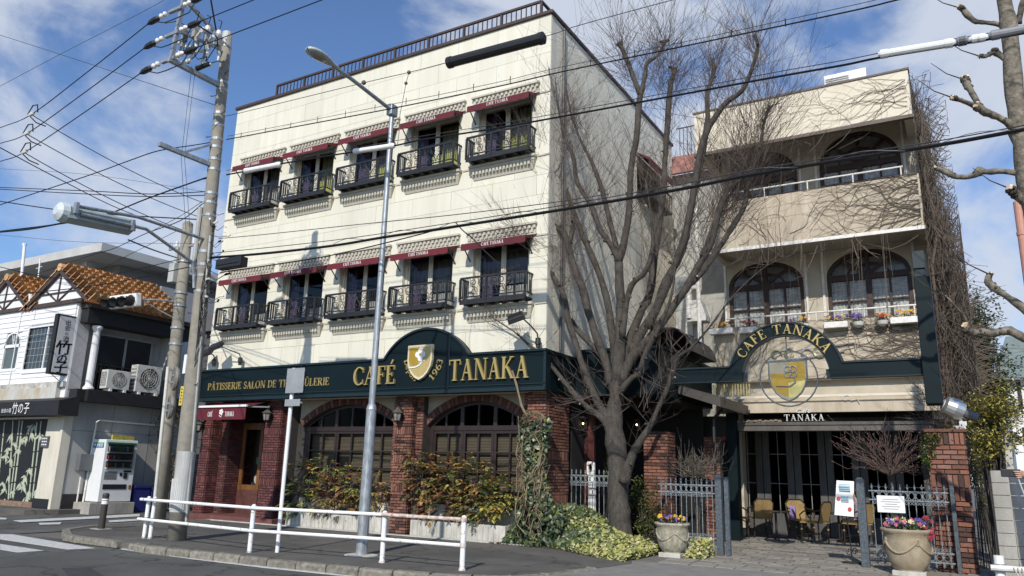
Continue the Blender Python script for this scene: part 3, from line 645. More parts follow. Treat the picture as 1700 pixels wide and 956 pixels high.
def bay_window(x0, x1, key):
    zs, zt, za = .98, 2.52, 3.16       # sill, transom, crown of arch
    cx = (x0+x1)/2; hw = (x1-x0)/2
    w = obj('arched_window', MB().box(x0, x1, WPY, WPY+.1, zt-.05, zt+.07).box(x0, x0+.1, WPY+.001, WPY+.1, zs, zt-.05).box(x1-.1, x1, WPY+.001, WPY+.1, zs, zt-.05).box(x0, x1, WPY-.02, WPY+.1, zs-.09, zs), DWOOD, cafe, bevel=.006)
    sag = za-(zt+.07); R = (hw*hw+sag*sag)/(2*sag); a = math.degrees(math.asin(hw/R)); zc_ = za-R
    # spandrel plate: rectangle minus arc
    n = 20; arc = [(cx+R*math.sin(math.radians(-a+2*a*i/n)), zc_+R*math.cos(math.radians(-a+2*a*i/n))) for i in range(n+1)]
    Ro = R+.20
    arco = [(cx+Ro*math.sin(math.radians(-a+2*a*i/n)), zc_+Ro*math.cos(math.radians(-a+2*a*i/n))) for i in range(n+1)]
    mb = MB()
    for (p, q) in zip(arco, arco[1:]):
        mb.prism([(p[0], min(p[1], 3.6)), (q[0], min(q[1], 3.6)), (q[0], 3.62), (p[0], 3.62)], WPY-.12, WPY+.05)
    obj('spandrel', mb, CREAMSHADE, cafe)
    m2 = 26; vo = None
    bp = obj('brick_arch', MB().prism(arc+arco[::-1], WPY-.11, WPY+.1), MORTAR, cafe)
    for i in range(m2):
        t0 = math.radians(-a+2*a*i/m2+.25); t1 = math.radians(-a+2*a*(i+1)/m2-.25)
        q = [(cx+rr*math.sin(tt), zc_+rr*math.cos(tt)) for rr, tt in ((R+.008, t0), (R+.008, t1), (Ro-.008, t1), (Ro-.008, t0))]
        obj('voussoir', MB().prism(q, WPY-.135, WPY-.1), BRK[1+i % 2], bp)
    # arch head: mullions and dark glass
    mb = MB()
    for i in (1, 2, 3, 4, 5):
        x = x0+(x1-x0)*i/6; zz = zc_+math.sqrt(R*R-(x-cx)**2); wd = .05 if i % 2 == 0 else .022
        mb.box(x-wd, x+wd, WPY+.01, WPY+.09, zt+.07, zz)
    mb.prism([(cx+(R-.07)*math.sin(math.radians(-a+2*a*i/n)), zc_+(R-.07)*math.cos(math.radians(-a+2*a*i/n))) for i in range(n+1)]+arc[::-1], WPY+.012, WPY+.088)
    obj('arch_frame', mb, DWOOD, w)
    obj('pane', MB().add([(u, WPY+.05, v) for u, v in arc], [tuple(range(len(arc)))]), PANEW, w)
    # three sash units of 2 x 3 lights
    for k in range(3):
        a0 = x0+.1+(x1-x0-.2)*k/3; a1 = x0+.1+(x1-x0-.2)*(k+1)/3
        mb = MB(); mb.box(a0+.004, a0+.07, WPY+.02, WPY+.08, zs, zt-.05); mb.box(a1-.07, a1-.004, WPY+.02, WPY+.08, zs, zt-.05); mb.box(a0+.07, a1-.07, WPY+.02, WPY+.08, zs, zs+.08); mb.box(a0+.07, a1-.07, WPY+.02, WPY+.08, zt-.12, zt-.05)
        c = (a0+a1)/2; mb.box(c-.022, c+.022, WPY+.03, WPY+.07, zs+.08, zt-.12)
        for j in (1, 2): zz = zs+.08+(zt-.12-zs-.08)*j/3; mb.box(a0+.07, a1-.07, WPY+.031, WPY+.069, zz-.02, zz+.02)
        obj('sash', mb, DWOOD, w, bevel=.004)
        obj('pane', MB().quad((a0+.05, WPY+.052, zs), (a1-.05, WPY+.052, zs), (a1-.05, WPY+.052, zt-.05), (a0+.05, WPY+.052, zt-.05)), PANEW, w)
    mb = MB(); z = zs+.02
    while z < zt-.06:
        mb.add([(x0+.12, WPY+.13, z), (x1-.12, WPY+.13, z), (x1-.12, WPY+.155, z+.034), (x0+.12, WPY+.155, z+.034)], [(0, 1, 2, 3)]); z += .036
    obj('blind', mb, BLIND, w)
    # below the sill
    pj = obj('brick_sill', MB().box(x0, x1, WPY-.09, WPY+.1, zs-.26, zs-.1), MORTAR, cafe); bricks(pj, fr_front(WPY-.1), x0, x1, zs-.26, zs-.1, .16, .075, BRK, 0, soldiers=(0,))
    mb = MB()
    x = x0
    while x < x1-.05: 
        for z in (.42, .57): mb.box(x+.004, min(x+.3, x1)-.004, WPY-.03, WPY+.1, z, z+.145)
        x += .3
    mb.box(x0, x1, WPY-.02, WPY+.09, 0, .715); obj('base_tile', mb, CREAMW, cafe)
bay_window(-15.95, -12.62, 0); bay_window(-11.68, -8.82, 1)
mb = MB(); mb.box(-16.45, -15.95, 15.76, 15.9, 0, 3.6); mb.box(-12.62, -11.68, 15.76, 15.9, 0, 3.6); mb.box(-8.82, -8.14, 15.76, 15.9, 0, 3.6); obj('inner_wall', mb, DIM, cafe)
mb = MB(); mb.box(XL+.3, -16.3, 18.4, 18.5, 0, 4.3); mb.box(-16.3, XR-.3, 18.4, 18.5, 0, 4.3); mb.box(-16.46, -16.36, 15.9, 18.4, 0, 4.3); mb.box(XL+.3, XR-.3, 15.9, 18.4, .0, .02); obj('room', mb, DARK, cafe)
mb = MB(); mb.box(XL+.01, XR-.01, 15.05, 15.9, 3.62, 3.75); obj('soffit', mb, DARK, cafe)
# entrance between the two purple brick pillars
ent = obj('entrance', MB().box(-19.55, -16.2, 15.08, 16.9, -.1, .13), mat('red quarry tile', (.16, .06, .05), .75, .2, 7), cafe, bevel=.008)
mb = MB(); mb.box(-19.28, -19.0, 15.7, 16.8, .13, 3.6); sd = obj('brick_jamb', mb, MORTAR, cafe); bricks(sd, fr_right(-18.995), 15.7, 16.8, .13, 3.0, .21, .068, BRKP, 0); bricks(sd, fr_front(15.69), -19.28, -19.0, .13, 3.0, .21, .068, BRKP, 0)
dc = obj('display_case', MB().box(-18.98, -18.1, 16.2, 16.75, .13, .80), mat('polished red granite', (.12, .05, .042), .35, .2, 14), cafe, bevel=.01)
mb = MB()
for a, b, c, d in ((-18.98, -18.86, .8, 2.75), (-18.22, -18.1, .8, 2.75), (-18.86, -18.22, .8, .95), (-18.86, -18.22, 2.55, 2.75)): mb.box(a, b, 16.21, 16.28, c, d)
mb.box(-18.15, -18.1, 16.28, 16.7, .8, .95); mb.box(-18.15, -18.1, 16.6, 16.7, .95, 2.75)
obj('wooden_frame', mb, WOODL, dc, bevel=.006); obj('pane', MB().quad((-18.9, 16.25, .9), (-18.2, 16.25, .9), (-18.2, 16.25, 2.6), (-18.9, 16.25, 2.6)), PANEG, dc)
obj('case_back', MB().box(-18.97, -18.2, 16.7, 16.74, .8, 2.75), DIM, dc)
obj('clock_dial', MB().lathe((-18.42, 16.45, 1.12), [(.16, 0), (.17, .02)], 18, 'y'), mat('ivory plate', (.62, .60, .52), .5), dc)
mb = MB(); mb.box(-18.62, -18.46, 16.5, 16.56, 1.55, 1.75); obj('green_tag', mb, mat('green card', (.05, .28, .16), .6), dc)
mb = MB(); mb.box(-18.12, -18.0, 16.72, 16.8, 1.0, 2.4); obj('notice', mb, mat('aged paper', (.30, .29, .25), .8), dc)
dr = obj('door', MB().box(-18.0, -17.92, 16.6, 16.68, .13, 2.7).box(-17.2, -17.1, 16.6, 16.68, .13, 2.7).box(-17.92, -17.2, 16.6, 16.68, .13, .62).box(-17.92, -17.2, 16.6, 16.68, 2.45, 2.7), mat('orange oak door', (.30, .14, .045), .45, .15, 8, streak=.15), cafe, bevel=.006)
obj('pane', MB().quad((-17.95, 16.64, .55), (-17.15, 16.64, .55), (-17.15, 16.64, 2.5), (-17.95, 16.64, 2.5)), PANED, dr)
mb = MB(); mb.box(-17.62, -17.42, 16.60, 16.63, 1.62, 1.95); obj('paper_notice', mb, mat('white paper', (.6, .6, .58), .8), dr)
mb = MB(); mb.tube([(-17.84, 16.56, 1.0), (-17.84, 16.55, 1.5)], .02, 6); obj('handle', mb, GOLD, dr)
mb = MB(); mb.box(-17.1, -16.9, 16.6, 16.7, .13, 3.6); mb.box(-18.1, -17.1, 16.62, 16.7, 2.7, 3.6); mb.box(-19.0, -18.1, 16.76, 16.85, 2.75, 3.6); mb.box(-19.0, -16.9, 16.86, 17, 0.13, 3.6); obj('entrance_wall', mb, DIM, cafe)
# planters in front of the bays
for k, (p0, p1) in enumerate((((473, 870), (650, 885)), ((680, 888), (838, 898)))):
    a = AT(*p0, 15.1).x; b = AT(*p1, 15.1).x
    if k == 0: b = -12.5
    mb = MB(); z1 = .36; mb.box(a, b, 15.1, 15.18, -.02, z1); mb.box(a, b, 15.62, 15.7, -.02, z1); mb.box(a, a+.08, 15.18, 15.62, -.02, z1); mb.box(b-.08, b, 15.18, 15.62, -.02, z1); mb.box(a+.08, b-.08, 15.18, 15.62, 0, z1-.06)
    t = thing('planter', ['long pale concrete planter holding shrubs left of the brick pillar', 'long pale concrete planter holding shrubs right of the brick pillar'][k], 'planter', ((a+b)/2, 15.4, 0), 'concrete planters along the cafe front')
    obj('box', mb, CONCL, t, bevel=.008)
    mb = MB()
    for i in range(int((b-a)/.14)): x = a+.07+i*.14; mb.box(x-.012, x+.012, 15.085, 15.1, 0, z1-.03)
    obj('rib', mb, CONCL, t)
    obj('soil', MB().box(a+.09, b-.09, 15.19, 15.61, z1-.06, z1-.03), mat('dark soil', (.03, .022, .016), .95), t)
# ================================================================== CAFE SIGN
SY = 14.98; sxl, sxr = -19.64, -8.0; z0s, z1s = 3.30, 4.20
sign = thing('cafe_sign', 'long dark green fascia sign with raised arch, gold letters and shield crest', 'sign', ((sxl+sxr)/2, SY, z0s))
cxs, hws, sag = -11.34, 1.27, .70; Rs = (hws*hws+sag*sag)/(2*sag); aa = math.asin(hws/Rs); zcs = z1s+sag-Rs
arc = [(cxs+Rs*math.sin(-aa+2*aa*i/28), zcs+Rs*math.cos(-aa+2*aa*i/28)) for i in range(29)]
mb = MB(); mb.box(sxl, sxr, SY, F-.001, z0s, z1s); mb.prism(arc[::-1], SY, F-.003); board = obj('board', mb, GREEN, sign)
mb = MB(); mb.bar((sxl-.02, SY, z1s), (cxs-hws, SY, z1s), .10, .05); mb.bar((cxs+hws, SY, z1s), (sxr+.02, SY, z1s), .10, .05)
for p, q in zip(arc, arc[1:]): mb.bar((p[0], SY, p[1]), (q[0], SY, q[1]), .10, .05)
mb.bar((sxl, SY-.012, z0s+.04), (sxr, SY-.012, z0s+.04), .05, .08); mb.bar((sxl, SY-.006, z0s+.15), (sxr, SY-.006, z0s+.15), .03, .02)
mb.box(sxl-.01, sxl+.05, SY-.02, F, z0s, z1s-.03); mb.box(sxr-.05, sxr+.012, SY-.021, F, z0s, z1s-.03)
for px in (501, 745): x = AT(px, 610, SY).x; mb.box(x-.03, x+.03, SY-.018, SY+.02, z0s+.1, z1s-.02 if px == 501 else 4.75)
obj('trim', mb, GREENL, sign)
def onsign(u0, v0): return lambda u, v, d: (u0+u, SY-.004-d, v0+v)
pa = AT(346, 643, SY); pb = AT(547, 636.5, SY)
text_parts('letter', "PÂTISSERIE SALON DE THÉ BRÛLERIE", .205, onsign(pa.x, 3.615), GOLDF, sign, .02, width=pb.x-pa.x, track=.06)
pa = AT(588, 641, SY); pb = AT(656, 636, SY); text_parts('letter', 'CAFÉ', .46, onsign(pa.x, (pa.z+pb.z)/2), GOLD, sign, .06, width=pb.x-pa.x+.03, track=.05)
pa = AT(747, 633, SY); pb = AT(879, 627.5, SY); text_parts('letter', 'TANAKA', .50, onsign(pa.x, (pa.z+pb.z)/2+.005), GOLD, sign, .06, width=pb.x-pa.x, track=.06)
# shield crest
s0, s1 = AT(682, 575, SY), AT(722, 572, SY); sb = AT(704, 631, SY)
cx = (s0.x+s1.x)/2; hw = (s1.x-s0.x)/2; zt = s0.z; zb = sb.z
def shield(cx, hw, zt, zb):
    hh = zt-zb
    return [(cx-hw, zt), (cx-hw, zt-hh*.45), (cx-hw*.92, zt-hh*.62), (cx-hw*.68, zt-hh*.80), (cx-hw*.36, zt-hh*.93), (cx, zb), (cx+hw*.36, zt-hh*.93), (cx+hw*.68, zt-hh*.80), (cx+hw*.92, zt-hh*.62), (cx+hw, zt-hh*.45), (cx+hw, zt)]
cr = obj('crest', MB().prism(shield(cx, hw, zt, zb)[::-1], SY-.10, SY-.02), mat('pale gilt rim', (.66, .58, .38), .4, .05), sign)
obj('crest_field', MB().prism(shield(cx, hw*.88, zt-.05, zb+.07)[::-1], SY-.106, SY-.1), GOLDL, cr)
obj('crest_quarter', MB().prism([(cx-hw*.86, zt-.06), (cx-hw*.86, zt-.36), (cx-hw*.6, zt-.52), (cx-.03, zt-.50), (cx+.0, zt-.06)][::-1], SY-.109, SY-.1), GOLDD, cr)
fc = (cx+.03, zt-.24); mb = MB()
for k in range(4):
    a = math.pi/2*k+math.pi/2; mb.prism([(fc[0]+.085*math.cos(a)+.072*math.cos(t*.3927*1.0)*1.0, fc[1]+.095*math.sin(a)+.075*math.sin(t*.3927)) for t in range(16)][::-1], SY-.118-.001*k, SY-.1)
st = [(cx+.10, zt-.33), (cx+.09, zt-.42), (cx+.02, zt-.50), (cx-.12, zt-.545), (cx-hw*.8, zt-.55)]
for i, (p, q) in enumerate(zip(st, st[1:])): mb.bar((p[0], SY-.112-.0008*i, p[1]), (q[0], SY-.112-.0008*i, q[1]), .014, .035)
mb.prism([(cx+.10, zt-.40), (cx+.19, zt-.37), (cx+.17, zt-.42)][::-1], SY-.115, SY-.1)
obj('crest_flower', mb, mat('white enamel', (.82, .82, .80), .35), cr)
obj('flower_heart', MB().prism([(fc[0]+.034*math.cos(t*.5236), fc[1]+.034*math.sin(t*.5236)) for t in range(12)][::-1], SY-.126, SY-.1), GOLDD, cr)
def curvetext(txt, pix, hgt, gap):
    P_ = [AT(a, b, SY) for a, b in pix]; segs = [(p, q) for p, q in zip(P_, P_[1:])]; tot = sum((q-p).length for p, q in segs)
    lay, w = layout(txt, gap); k = tot/w
    for c, polys, x, gw in lay:
        s = (x+gw/2)*k; 
        for p, q in segs:
            if s <= (q-p).length: break
            s -= (q-p).length
        o = p+(q-p).normalized()*s; d = (q-p).normalized(); n = Vector((-d.z, 0, d.x))
        mb = MB()
        for i, poly in enumerate(polys): mb.prism([((u-x-gw/2)*k, v*hgt) for u, v in poly], 0, .03+.0004*i, lambda u, v, e: tuple(o+d*u+n*v+Vector((0, -.004-e, 0))))
        obj('letter', mb, GOLD, sign)
def glyphD(): pass
curvetext("Depuis", [(672, 599), (675, 612), (682, 625), (690, 634)], .17, .06)
curvetext("1963", [(719, 633), (727, 622), (733, 612), (737, 598)], .17, .12)
# return of the fascia on the right and the side wing
WF = 16.5
mb = MB(); mb.box(XR, sxr, F, WF+.3, z0s, z1s); mb.box(XR+.001, sxr+.03, SY+.01, WF+.3, z1s-.06, z1s+.015); obj('side_return', mb, GREEN, sign)
wing = thing('side_entrance', 'dark green roofed entrance wing behind the bare tree with a red door', 'building', (-7, WF, 0))
wx1 = AT(1097, 620, WF).x
mb = MB(); mb.box(sxr+.002, wx1, WF, 20.5, z0s, 4.33); mb.box(sxr+.001, wx1+.05, WF-.05, 20.5, 4.33, 4.40); mb.box(sxr+.001, wx1+.02, WF-.02, WF+.1, z0s, z0s+.07); obj('fascia', mb, GREEN, wing)
rw = obj('brick_wall', MB().box(XR-.3, XR-.012, 15.32, 16.44, 0, 3.3), MORTAR, wing)
bricks(rw, fr_right(XR), 15.35, 16.4, .02, 3.28, .21, .068, BRK, 120, soldiers=(12, 24))
mb = MB(); a = AT(952, 700, 17.3).x; b = AT(986, 700, 17.3).x; mb.box(a-.5, b, 17.3, 17.4, 0, 3.3)
dr = obj('red_door', mb, mat('dark red timber', (.085, .022, .018), .5, .2, 8, streak=.2), wing)
mb = MB()
for k in range(4): x = a+(b-a)*k/3; mb.box(x-.02, x+.02, 17.27, 17.3, .1, 3.2)
obj('door_rail', mb, mat('dark red timber', (.08, .02, .017)), dr)
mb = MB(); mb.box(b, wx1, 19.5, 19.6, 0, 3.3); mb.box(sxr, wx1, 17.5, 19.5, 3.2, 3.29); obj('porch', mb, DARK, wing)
pa, pb = AT(1068, 716, 17.6), AT(1106, 716, 17.6)
bp = obj('brick_pier', MB().box(pa.x+.01, pb.x-.01, 17.61, 18.2, 0, pa.z), MORTAR, wing); bricks(bp, fr_front(17.6), pa.x, pb.x, .02, pa.z, .21, .075, BRK, 80); bricks(bp, fr_right(pb.x), 17.62, 18.2, .02, pa.z, .21, .075, BRK, 0)
for k, (px, py, Y, lab) in enumerate(((968, 703, 17.1, 'lit white wall lantern beside the red side door'), (1057, 705, 18.9, 'small lit lamp glowing deep in the side porch'))):
    c = AT(px, py, Y); t = thing('porch_lamp', lab, 'lamp', (c.x, c.y+.12, c.z))
    obj('bracket', MB().box(c.x-.03, c.x+.03, c.y+.1, c.y+.16, c.z-.15, c.z+.15), BLACK, t)
    mb = MB()
    for i in range(4): an = i*math.pi/2+.78; mb.bar((c.x+.08*math.cos(an), c.y+.08*math.sin(an), c.z-.13), (c.x+.1*math.cos(an), c.y+.1*math.sin(an), c.z+.12), .012)
    mb.lathe(c+Vector((0, 0, .12)), [(.13, 0), (.02, .1)], 8); mb.lathe(c+Vector((0, 0, -.15)), [(.09, 0), (.09, .02)], 8); obj('cage', mb, BLACK, t)
    obj('bulb', MB().sphere(c, .022), emit('warm bulb', (1, .72, .35), 9) if k == 0 else MATS['warm bulb'], t)
# barrel canopy
bc = (AT(1112, 560, 17.8).x, 17.8, 4.41)
t = thing('barrel_canopy', 'dark ribbed barrel vault canopy on top of the side entrance', 'canopy', bc)
mb = MB(); n = 12; rr = .62
prof = [(bc[0]+rr*math.cos(math.pi*i/n), bc[2]+.95*rr*math.sin(math.pi*i/n)) for i in range(n+1)]
for y0, y1 in ((17.6, 19.6),):
    mb.add([(x, y0, z) for x, z in prof]+[(x, y1, z) for x, z in prof], [(i, i+1, n+2+i, n+1+i) for i in range(n)])
mb.add([(x, 19.6, z) for x, z in prof], [tuple(range(n+1))]); obj('shell', mb, mat('smoked brown sheet', (.085, .07, .06), .35, .15, 4), t)
mb = MB(); mb.tube([(x, 17.6, z) for x, z in prof], .035, 6); mb.tube([(x, 18.6, z+.01) for x, z in prof], .03, 6)
for i in (3, 6, 9): mb.bar((bc[0], 17.6, bc[2]+.02), (prof[i][0], 17.6, prof[i][1]), .03)
obj('rib', mb, mat('bronze rib', (.05, .04, .035), .5), t)
# dark lean-to roof and gutter right of the wing
t = thing('lean_to_roof', 'dark brown lean to roof with gutter between entrance wing and courtyard', 'roof', (-5.4, 19, 0))
a, b = AT(1112, 632, 18.2), AT(1198, 668, 19.6)
mb = MB(); mb.add([(wx1+.03, 17.6, 3.62), (wx1+.03, 21, 3.62), (-4.95, 21, 3.36), (-4.95, 17.9, 3.36), (wx1+.03, 17.6, 3.42), (wx1+.03, 21, 3.42), (-4.95, 21, 3.12), (-4.95, 17.9, 3.12)], [(0, 1, 2, 3), (7, 6, 5, 4), (0, 3, 7, 4), (3, 2, 6, 7), (1, 0, 4, 5), (2, 1, 5, 6)]); obj('roof_slab', mb, mat('dark brown sheet', (.04, .034, .03), .5, .2, 4), t)
mb = MB()
for k in range(14): x = wx1+.25+k*.07; mb.box(x, x+.03, 19.7, 19.74, 3.62-.22*(x-wx1)/1.0*.3, 3.85)
obj('reed_screen', mb, mat('yellow reed', (.40, .34, .16), .8), t)
obj('gutter_pipe', MB().tube([(-4.97, 18.3, 3.3), (-5.0, 18.3, 3.1), (-5.3, 18.5, 2.9), (-5.3, 18.5, 1.9)], .04, 8), BLACK, t)
# ================================================================== ANNEX (three storey building with deep balconies)
AY, WY, DY = 20.5, 22.0, 22.6
CEIL = 11.35
AXR = -.5; AXL = AT(1180, 425, AY).x
PLAST = mat('sun bleached beige plaster', (.56, .49, .385), .88, .12, 1.6, .15, 25, streak=.4, c2=(.43, .37, .285), grime=.14)
PLASTP = mat('pale cream parapet', (.72, .66, .53), .85, .08, 1.6, .1, 25, c2=(.62, .56, .44))
PLASTD = mat('beige reveal plaster', (.54, .485, .385), .88, .12, 2)
DBR = mat('dark brown window timber', (.045, .020, .017), .55, .2, 8)
annex = thing('annex_building', 'beige three storey annex with deep balconies, arched windows and bare vines', 'building', ((AXL+AXR)/2, AY, 0))
mb = MB(); za, zb = AT(1510, 190, AY).z, AT(1507, 115, AY).z; xl = AT(1152, 190, AY).x; VZA, VZB, VXL = za, zb, xl
mb.box(xl, AXR-.02, AY, AY+.2, za, zb); mb.box(AXR-.22, AXR-.021, AY+.2, 27, za, zb); mb.box(xl+.001, xl+.2, AY+.2, 27, za, zb); obj('parapet', mb, PLASTP, annex)
obj('parapet_cap', MB().box(xl-.03, AXR+.01, AY-.03, AY+.24, zb, zb+.05).box(xl-.04, AXR+.02, AY-.04, AY+.1, za-.09, za), mat('brown grey flashing', (.15, .115, .095), .7), annex)
obj('roof_slab', MB().box(xl+.201, AXR-.221, AY+.201, 27, CEIL, CEIL+.12), PLASTD, annex)
BAL = [(7.58, AT(1400, 306.5, AY).z), (3.52, AT(1450, 508.5, AY).z-.27)]; SOF = [7.60, 4.0]; CEIL = 11.35
for k, (z0, z1) in enumerate(BAL):
    b = obj('balcony', MB().box(AXL, AXR, AY, AY+.14, SOF[k], z1).box(AXR-.14, AXR-.001, AY+.14, WY, SOF[k], z1-.001).box(AXL+.001, AXL+.14, AY+.14, WY, SOF[k], z1-.001), PLAST, annex)
    obj('floor_slab', MB().box(AXL+.01, AXR-.01, AY+(.02 if k == 0 else .19), WY+.2, z0-.10 if k else 7.74, z0+.098 if k else 7.86), PLASTD, b)
    obj('white_trim', MB().box(AXL-.02, AXR+.02, AY-.035, AY+.02, z0+(.0 if k == 0 else .03), z0+.09), WHITEO if k == 0 else PLASTP, b)
    if k: obj('recessed_band', MB().box(AXL+.02, AXR-.02, AY+.22, AY+.4, z0+.09, 4.05), PLASTD, b); obj('band_soffit', MB().box(AXL+.02, AXR-.02, AY+.01, AY+.4, 3.985, 4.0), PLASTD, b)
    # hand rail in white pipe
    zr = z1+(.27 if k == 0 else .24); mb = MB(); mb.tube([(AXL+.35, AY+.06, zr), (AXR-.35, AY+.06, zr)], .024, 8)
    for i in range(5): x = AXL+.4+(AXR-AXL-.8)*i/4; mb.tube([(x, AY+.06, z1-.02), (x, AY+.06, zr)], .018, 6)
    obj('hand_rail', mb, WHITEO, b)
# window walls
def arch_win(parent, x0, x1, z0, zs, rise, lace):
    cx = (x0+x1)/2; hw = (x1-x0)/2
    arc = ell(cx, zs, hw, rise, 180, 0, 22)
    w = obj('arched_window', MB().prism([(x0, z0), (x0, zs)]+arc[1:-1]+[(x1, zs), (x1, z0)], WY+.26, WY+.27), mat('painted sky reflection', (.36, .36, .35), .9, .2, 5), parent)  # pale backing painted to stand for sky reflected in the glass
    f = MB(); inn = ell(cx, zs, hw-.10, rise-.10, 180, 0, 22)
    for a, b, c, d in zip(arc, arc[1:], inn[1:], inn): f.prism([a, b, c, d], WY+.02, WY+.14)
    f.box(x0, x0+.1, WY+.02, WY+.14, z0, zs); f.box(x1-.1, x1, WY+.02, WY+.14, z0, zs); f.box(x0+.1, x1-.1, WY+.02, WY+.15, zs-.11, zs+.05); f.box(x0+.1, x1-.1, WY+.021, WY+.14, z0, z0+.09)
    f.box(cx-.07, cx+.07, WY+.015, WY+.145, z0+.09, zs-.11); f.box(cx-.05, cx+.05, WY+.016, WY+.14, zs+.05, zs+rise-.1)
    for s in (-1, 1):
        f.box(cx+s*(hw*.5)-.025, cx+s*(hw*.5)+.025, WY+.03, WY+.12, z0+.09, zs-.11)
        f.bar((cx, WY+.075, zs+.05), (cx+s*hw*.68, WY+.075, zs+rise*.70), .09, .045, (0, 1, 0))
    n = 3
    for j in range(1, n): z = z0+.09+(zs-.2-z0)*j/n; f.box(x0+.1, x1-.1, WY+.04, WY+.11, z-.022, z+.022)
    ar2 = ell(cx, zs, hw*.5, rise*.5, 180, 0, 12)
    for a, b in zip(ar2, ar2[1:]): f.bar((a[0], WY+.08, a[1]), (b[0], WY+.08, b[1]), .06, .05)
    obj('frame', f, DBR, w)
    pg_ = [(x0+.05, z0), (x0+.05, zs)]+ell(cx, zs, hw-.05, rise-.05, 180, 0, 16)[1:-1]+[(x1-.05, zs), (x1-.05, z0)]; obj('pane', MB().add([(u, WY+.09, v) for u, v in pg_], [tuple(range(len(pg_)))]), PANEG, w)
    c = MB(); nn = int((x1-x0-.2)/.03); v = [(x0+.1+.03*i, WY+.13+.018*math.sin(i*1.9)) for i in range(nn+1)]
    top = zs-.1 if lace else zs+.0
    c.add([(x, y, z0+.05) for x, y in v]+[(x, y, top) for x, y in v], [(i, i+1, nn+2+i, nn+1+i) for i in range(nn)])
    obj('lace_curtain' if lace else 'blind', c, mat('white lace', (.78, .78, .77), .9, .35, 14, c2=(.30, .30, .30)) if lace else mat('grey slat blind', (.78, .77, .73), .8, .35, 5, streak=9, c2=(.30, .30, .29)), w)
def arch_wall(z0, z1, wins, name):
    mb = MB(); x = AXL
    for (a, b, zb_, zs, rise) in wins:
        mb.box(x, a, WY, WY+.25, z0, z1); mb.box(a, b, WY, WY+.25, z0, zb_)
        arc = ell((a+b)/2, zs, (b-a)/2, rise, 180, 0, 22)
        for p, q in zip(arc, arc[1:]): mb.prism([p, q, (q[0], z1), (p[0], z1)], WY, WY+.25)
        x = b
    mb.box(x, AXR, WY, WY+.25, z0, z1); return obj(name, mb, PLASTD, annex)
k = 22.0/22.3
W3 = [(-5.45, -3.62, 8.75, 10.12, .86), (-3.02, -.93, 8.75, 10.15, .95)]
W2 = [(-5.72, -3.64, 5.0, 6.92, .68), (-3.03, -.95, 5.0, 6.95, .70)]
arch_wall(7.86, CEIL-.001, W3, 'window_wall'); arch_wall(3.62, 7.738, W2, 'window_wall')
for a, b, z, s, r in W3: arch_win(annex, a, b, z, s, r, True)
for a, b, z, s, r in W2: arch_win(annex, a, b, z, s, r, False)
mb = MB()
for wn, zz in ((W3, (7.87, 11.3)), (W2, (3.63, 7.70))):
    for a, b, *_ in wn:
        for x in (a-.12, b+.05): mb.box(x, x+.06, WY-.05, WY-.001, zz[0], zz[1])
obj('pilaster_strip', mb, WHITEO, annex)
obj('side_wall', MB().box(AXR-.24, AXR-.02, WY+.25, 27, 0, CEIL-.002).box(AXR-.25, AXR-.03, AY+.3, WY, 3.0, 3.41).box(AXL+.001, AXL+.2, WY+.25, 27, 0, CEIL-.002), PLASTD, annex)
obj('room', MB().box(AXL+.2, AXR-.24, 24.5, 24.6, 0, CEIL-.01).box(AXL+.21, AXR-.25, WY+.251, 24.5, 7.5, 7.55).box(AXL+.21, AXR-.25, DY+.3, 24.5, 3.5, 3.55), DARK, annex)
# bottom beam, fascia and awning box over the glass doors
mb = MB(); mb.box(AXL, AXR-.01, AY+.01, AY+.2, 3.18, 3.42); obj('lower_beam', mb, PLAST, annex)
t = obj('awning_box', MB().box(-5.55, -.72, AY-.05, AY+.5, 2.86, 2.94).box(-5.5, -.75, AY-.02, AY+.3, 2.72, 2.86), mat('grey brown metal', (.12, .11, .10), .5, .2, 5, streak=.3), annex, bevel=.008)
mb = MB(); rr = random.Random(4)
for i in range(120): x = -5.7+1.5*rr.random(); mb.sphere((x, AY-.05+.3*rr.random(), 2.95+.03*rr.random()), .03+.03*rr.random(), 5, 3, (1, 1, .6))
obj('leaf_litter', mb, mat('dry leaves', (.38, .31, .23), .95, .3, 20), t, kind='stuff')
# glass doors
DGREY = mat('weathered grey door timber', (.105, .104, .10), .7, .25, 6, streak=.2, c2=(.055, .055, .055))
x0d, x1d = AT(1218, 800, DY).x, AT(1548, 800, DY).x
nl = 6; lw = (x1d-x0d)/nl
MUN = mat('pale glazing bar', (.30, .30, .29), .6)
for i in range(nl):
    a = x0d+lw*i; b = a+lw
    d = obj('glass_door', MB().box(a+.01, a+.19, DY, DY+.07, .05, 3.2).box(b-.19, b-.01, DY, DY+.07, .05, 3.2).box(a+.19, b-.19, DY, DY+.07, .05, .62).box(a+.19, b-.19, DY, DY+.07, 3.0, 3.2), DGREY, annex, bevel=.006)
    mb = MB(); c = (a+b)/2; mb.box(c-.008, c+.008, DY+.02, DY+.05, .62, 3.0)
    for j in (1, 2): z = .62+2.38*j/3; mb.box(a+.19, b-.19, DY+.021, DY+.049, z-.009, z+.009)
    obj('glazing_bar', mb, MUN, d)
    obj('pane', MB().quad((a+.12, DY+.035, .6), (b-.12, DY+.035, .6), (b-.12, DY+.035, 3.05), (a+.12, DY+.035, 3.05)), PANED, d)
obj('door_head', MB().box(AXL, AXR-.25, DY-.01, DY+.1, 3.2, 3.5).box(AXL, x0d-.001, DY+.001, DY+.1, 0, 3.2).box(x1d+.001, AXR-.25, DY+.001, DY+.1, 0, 3.2), DARK, annex)
obj('threshold', MB().box(AXL, AXR, DY-.25, DY+.2, -.1, .05), DGREY, annex)
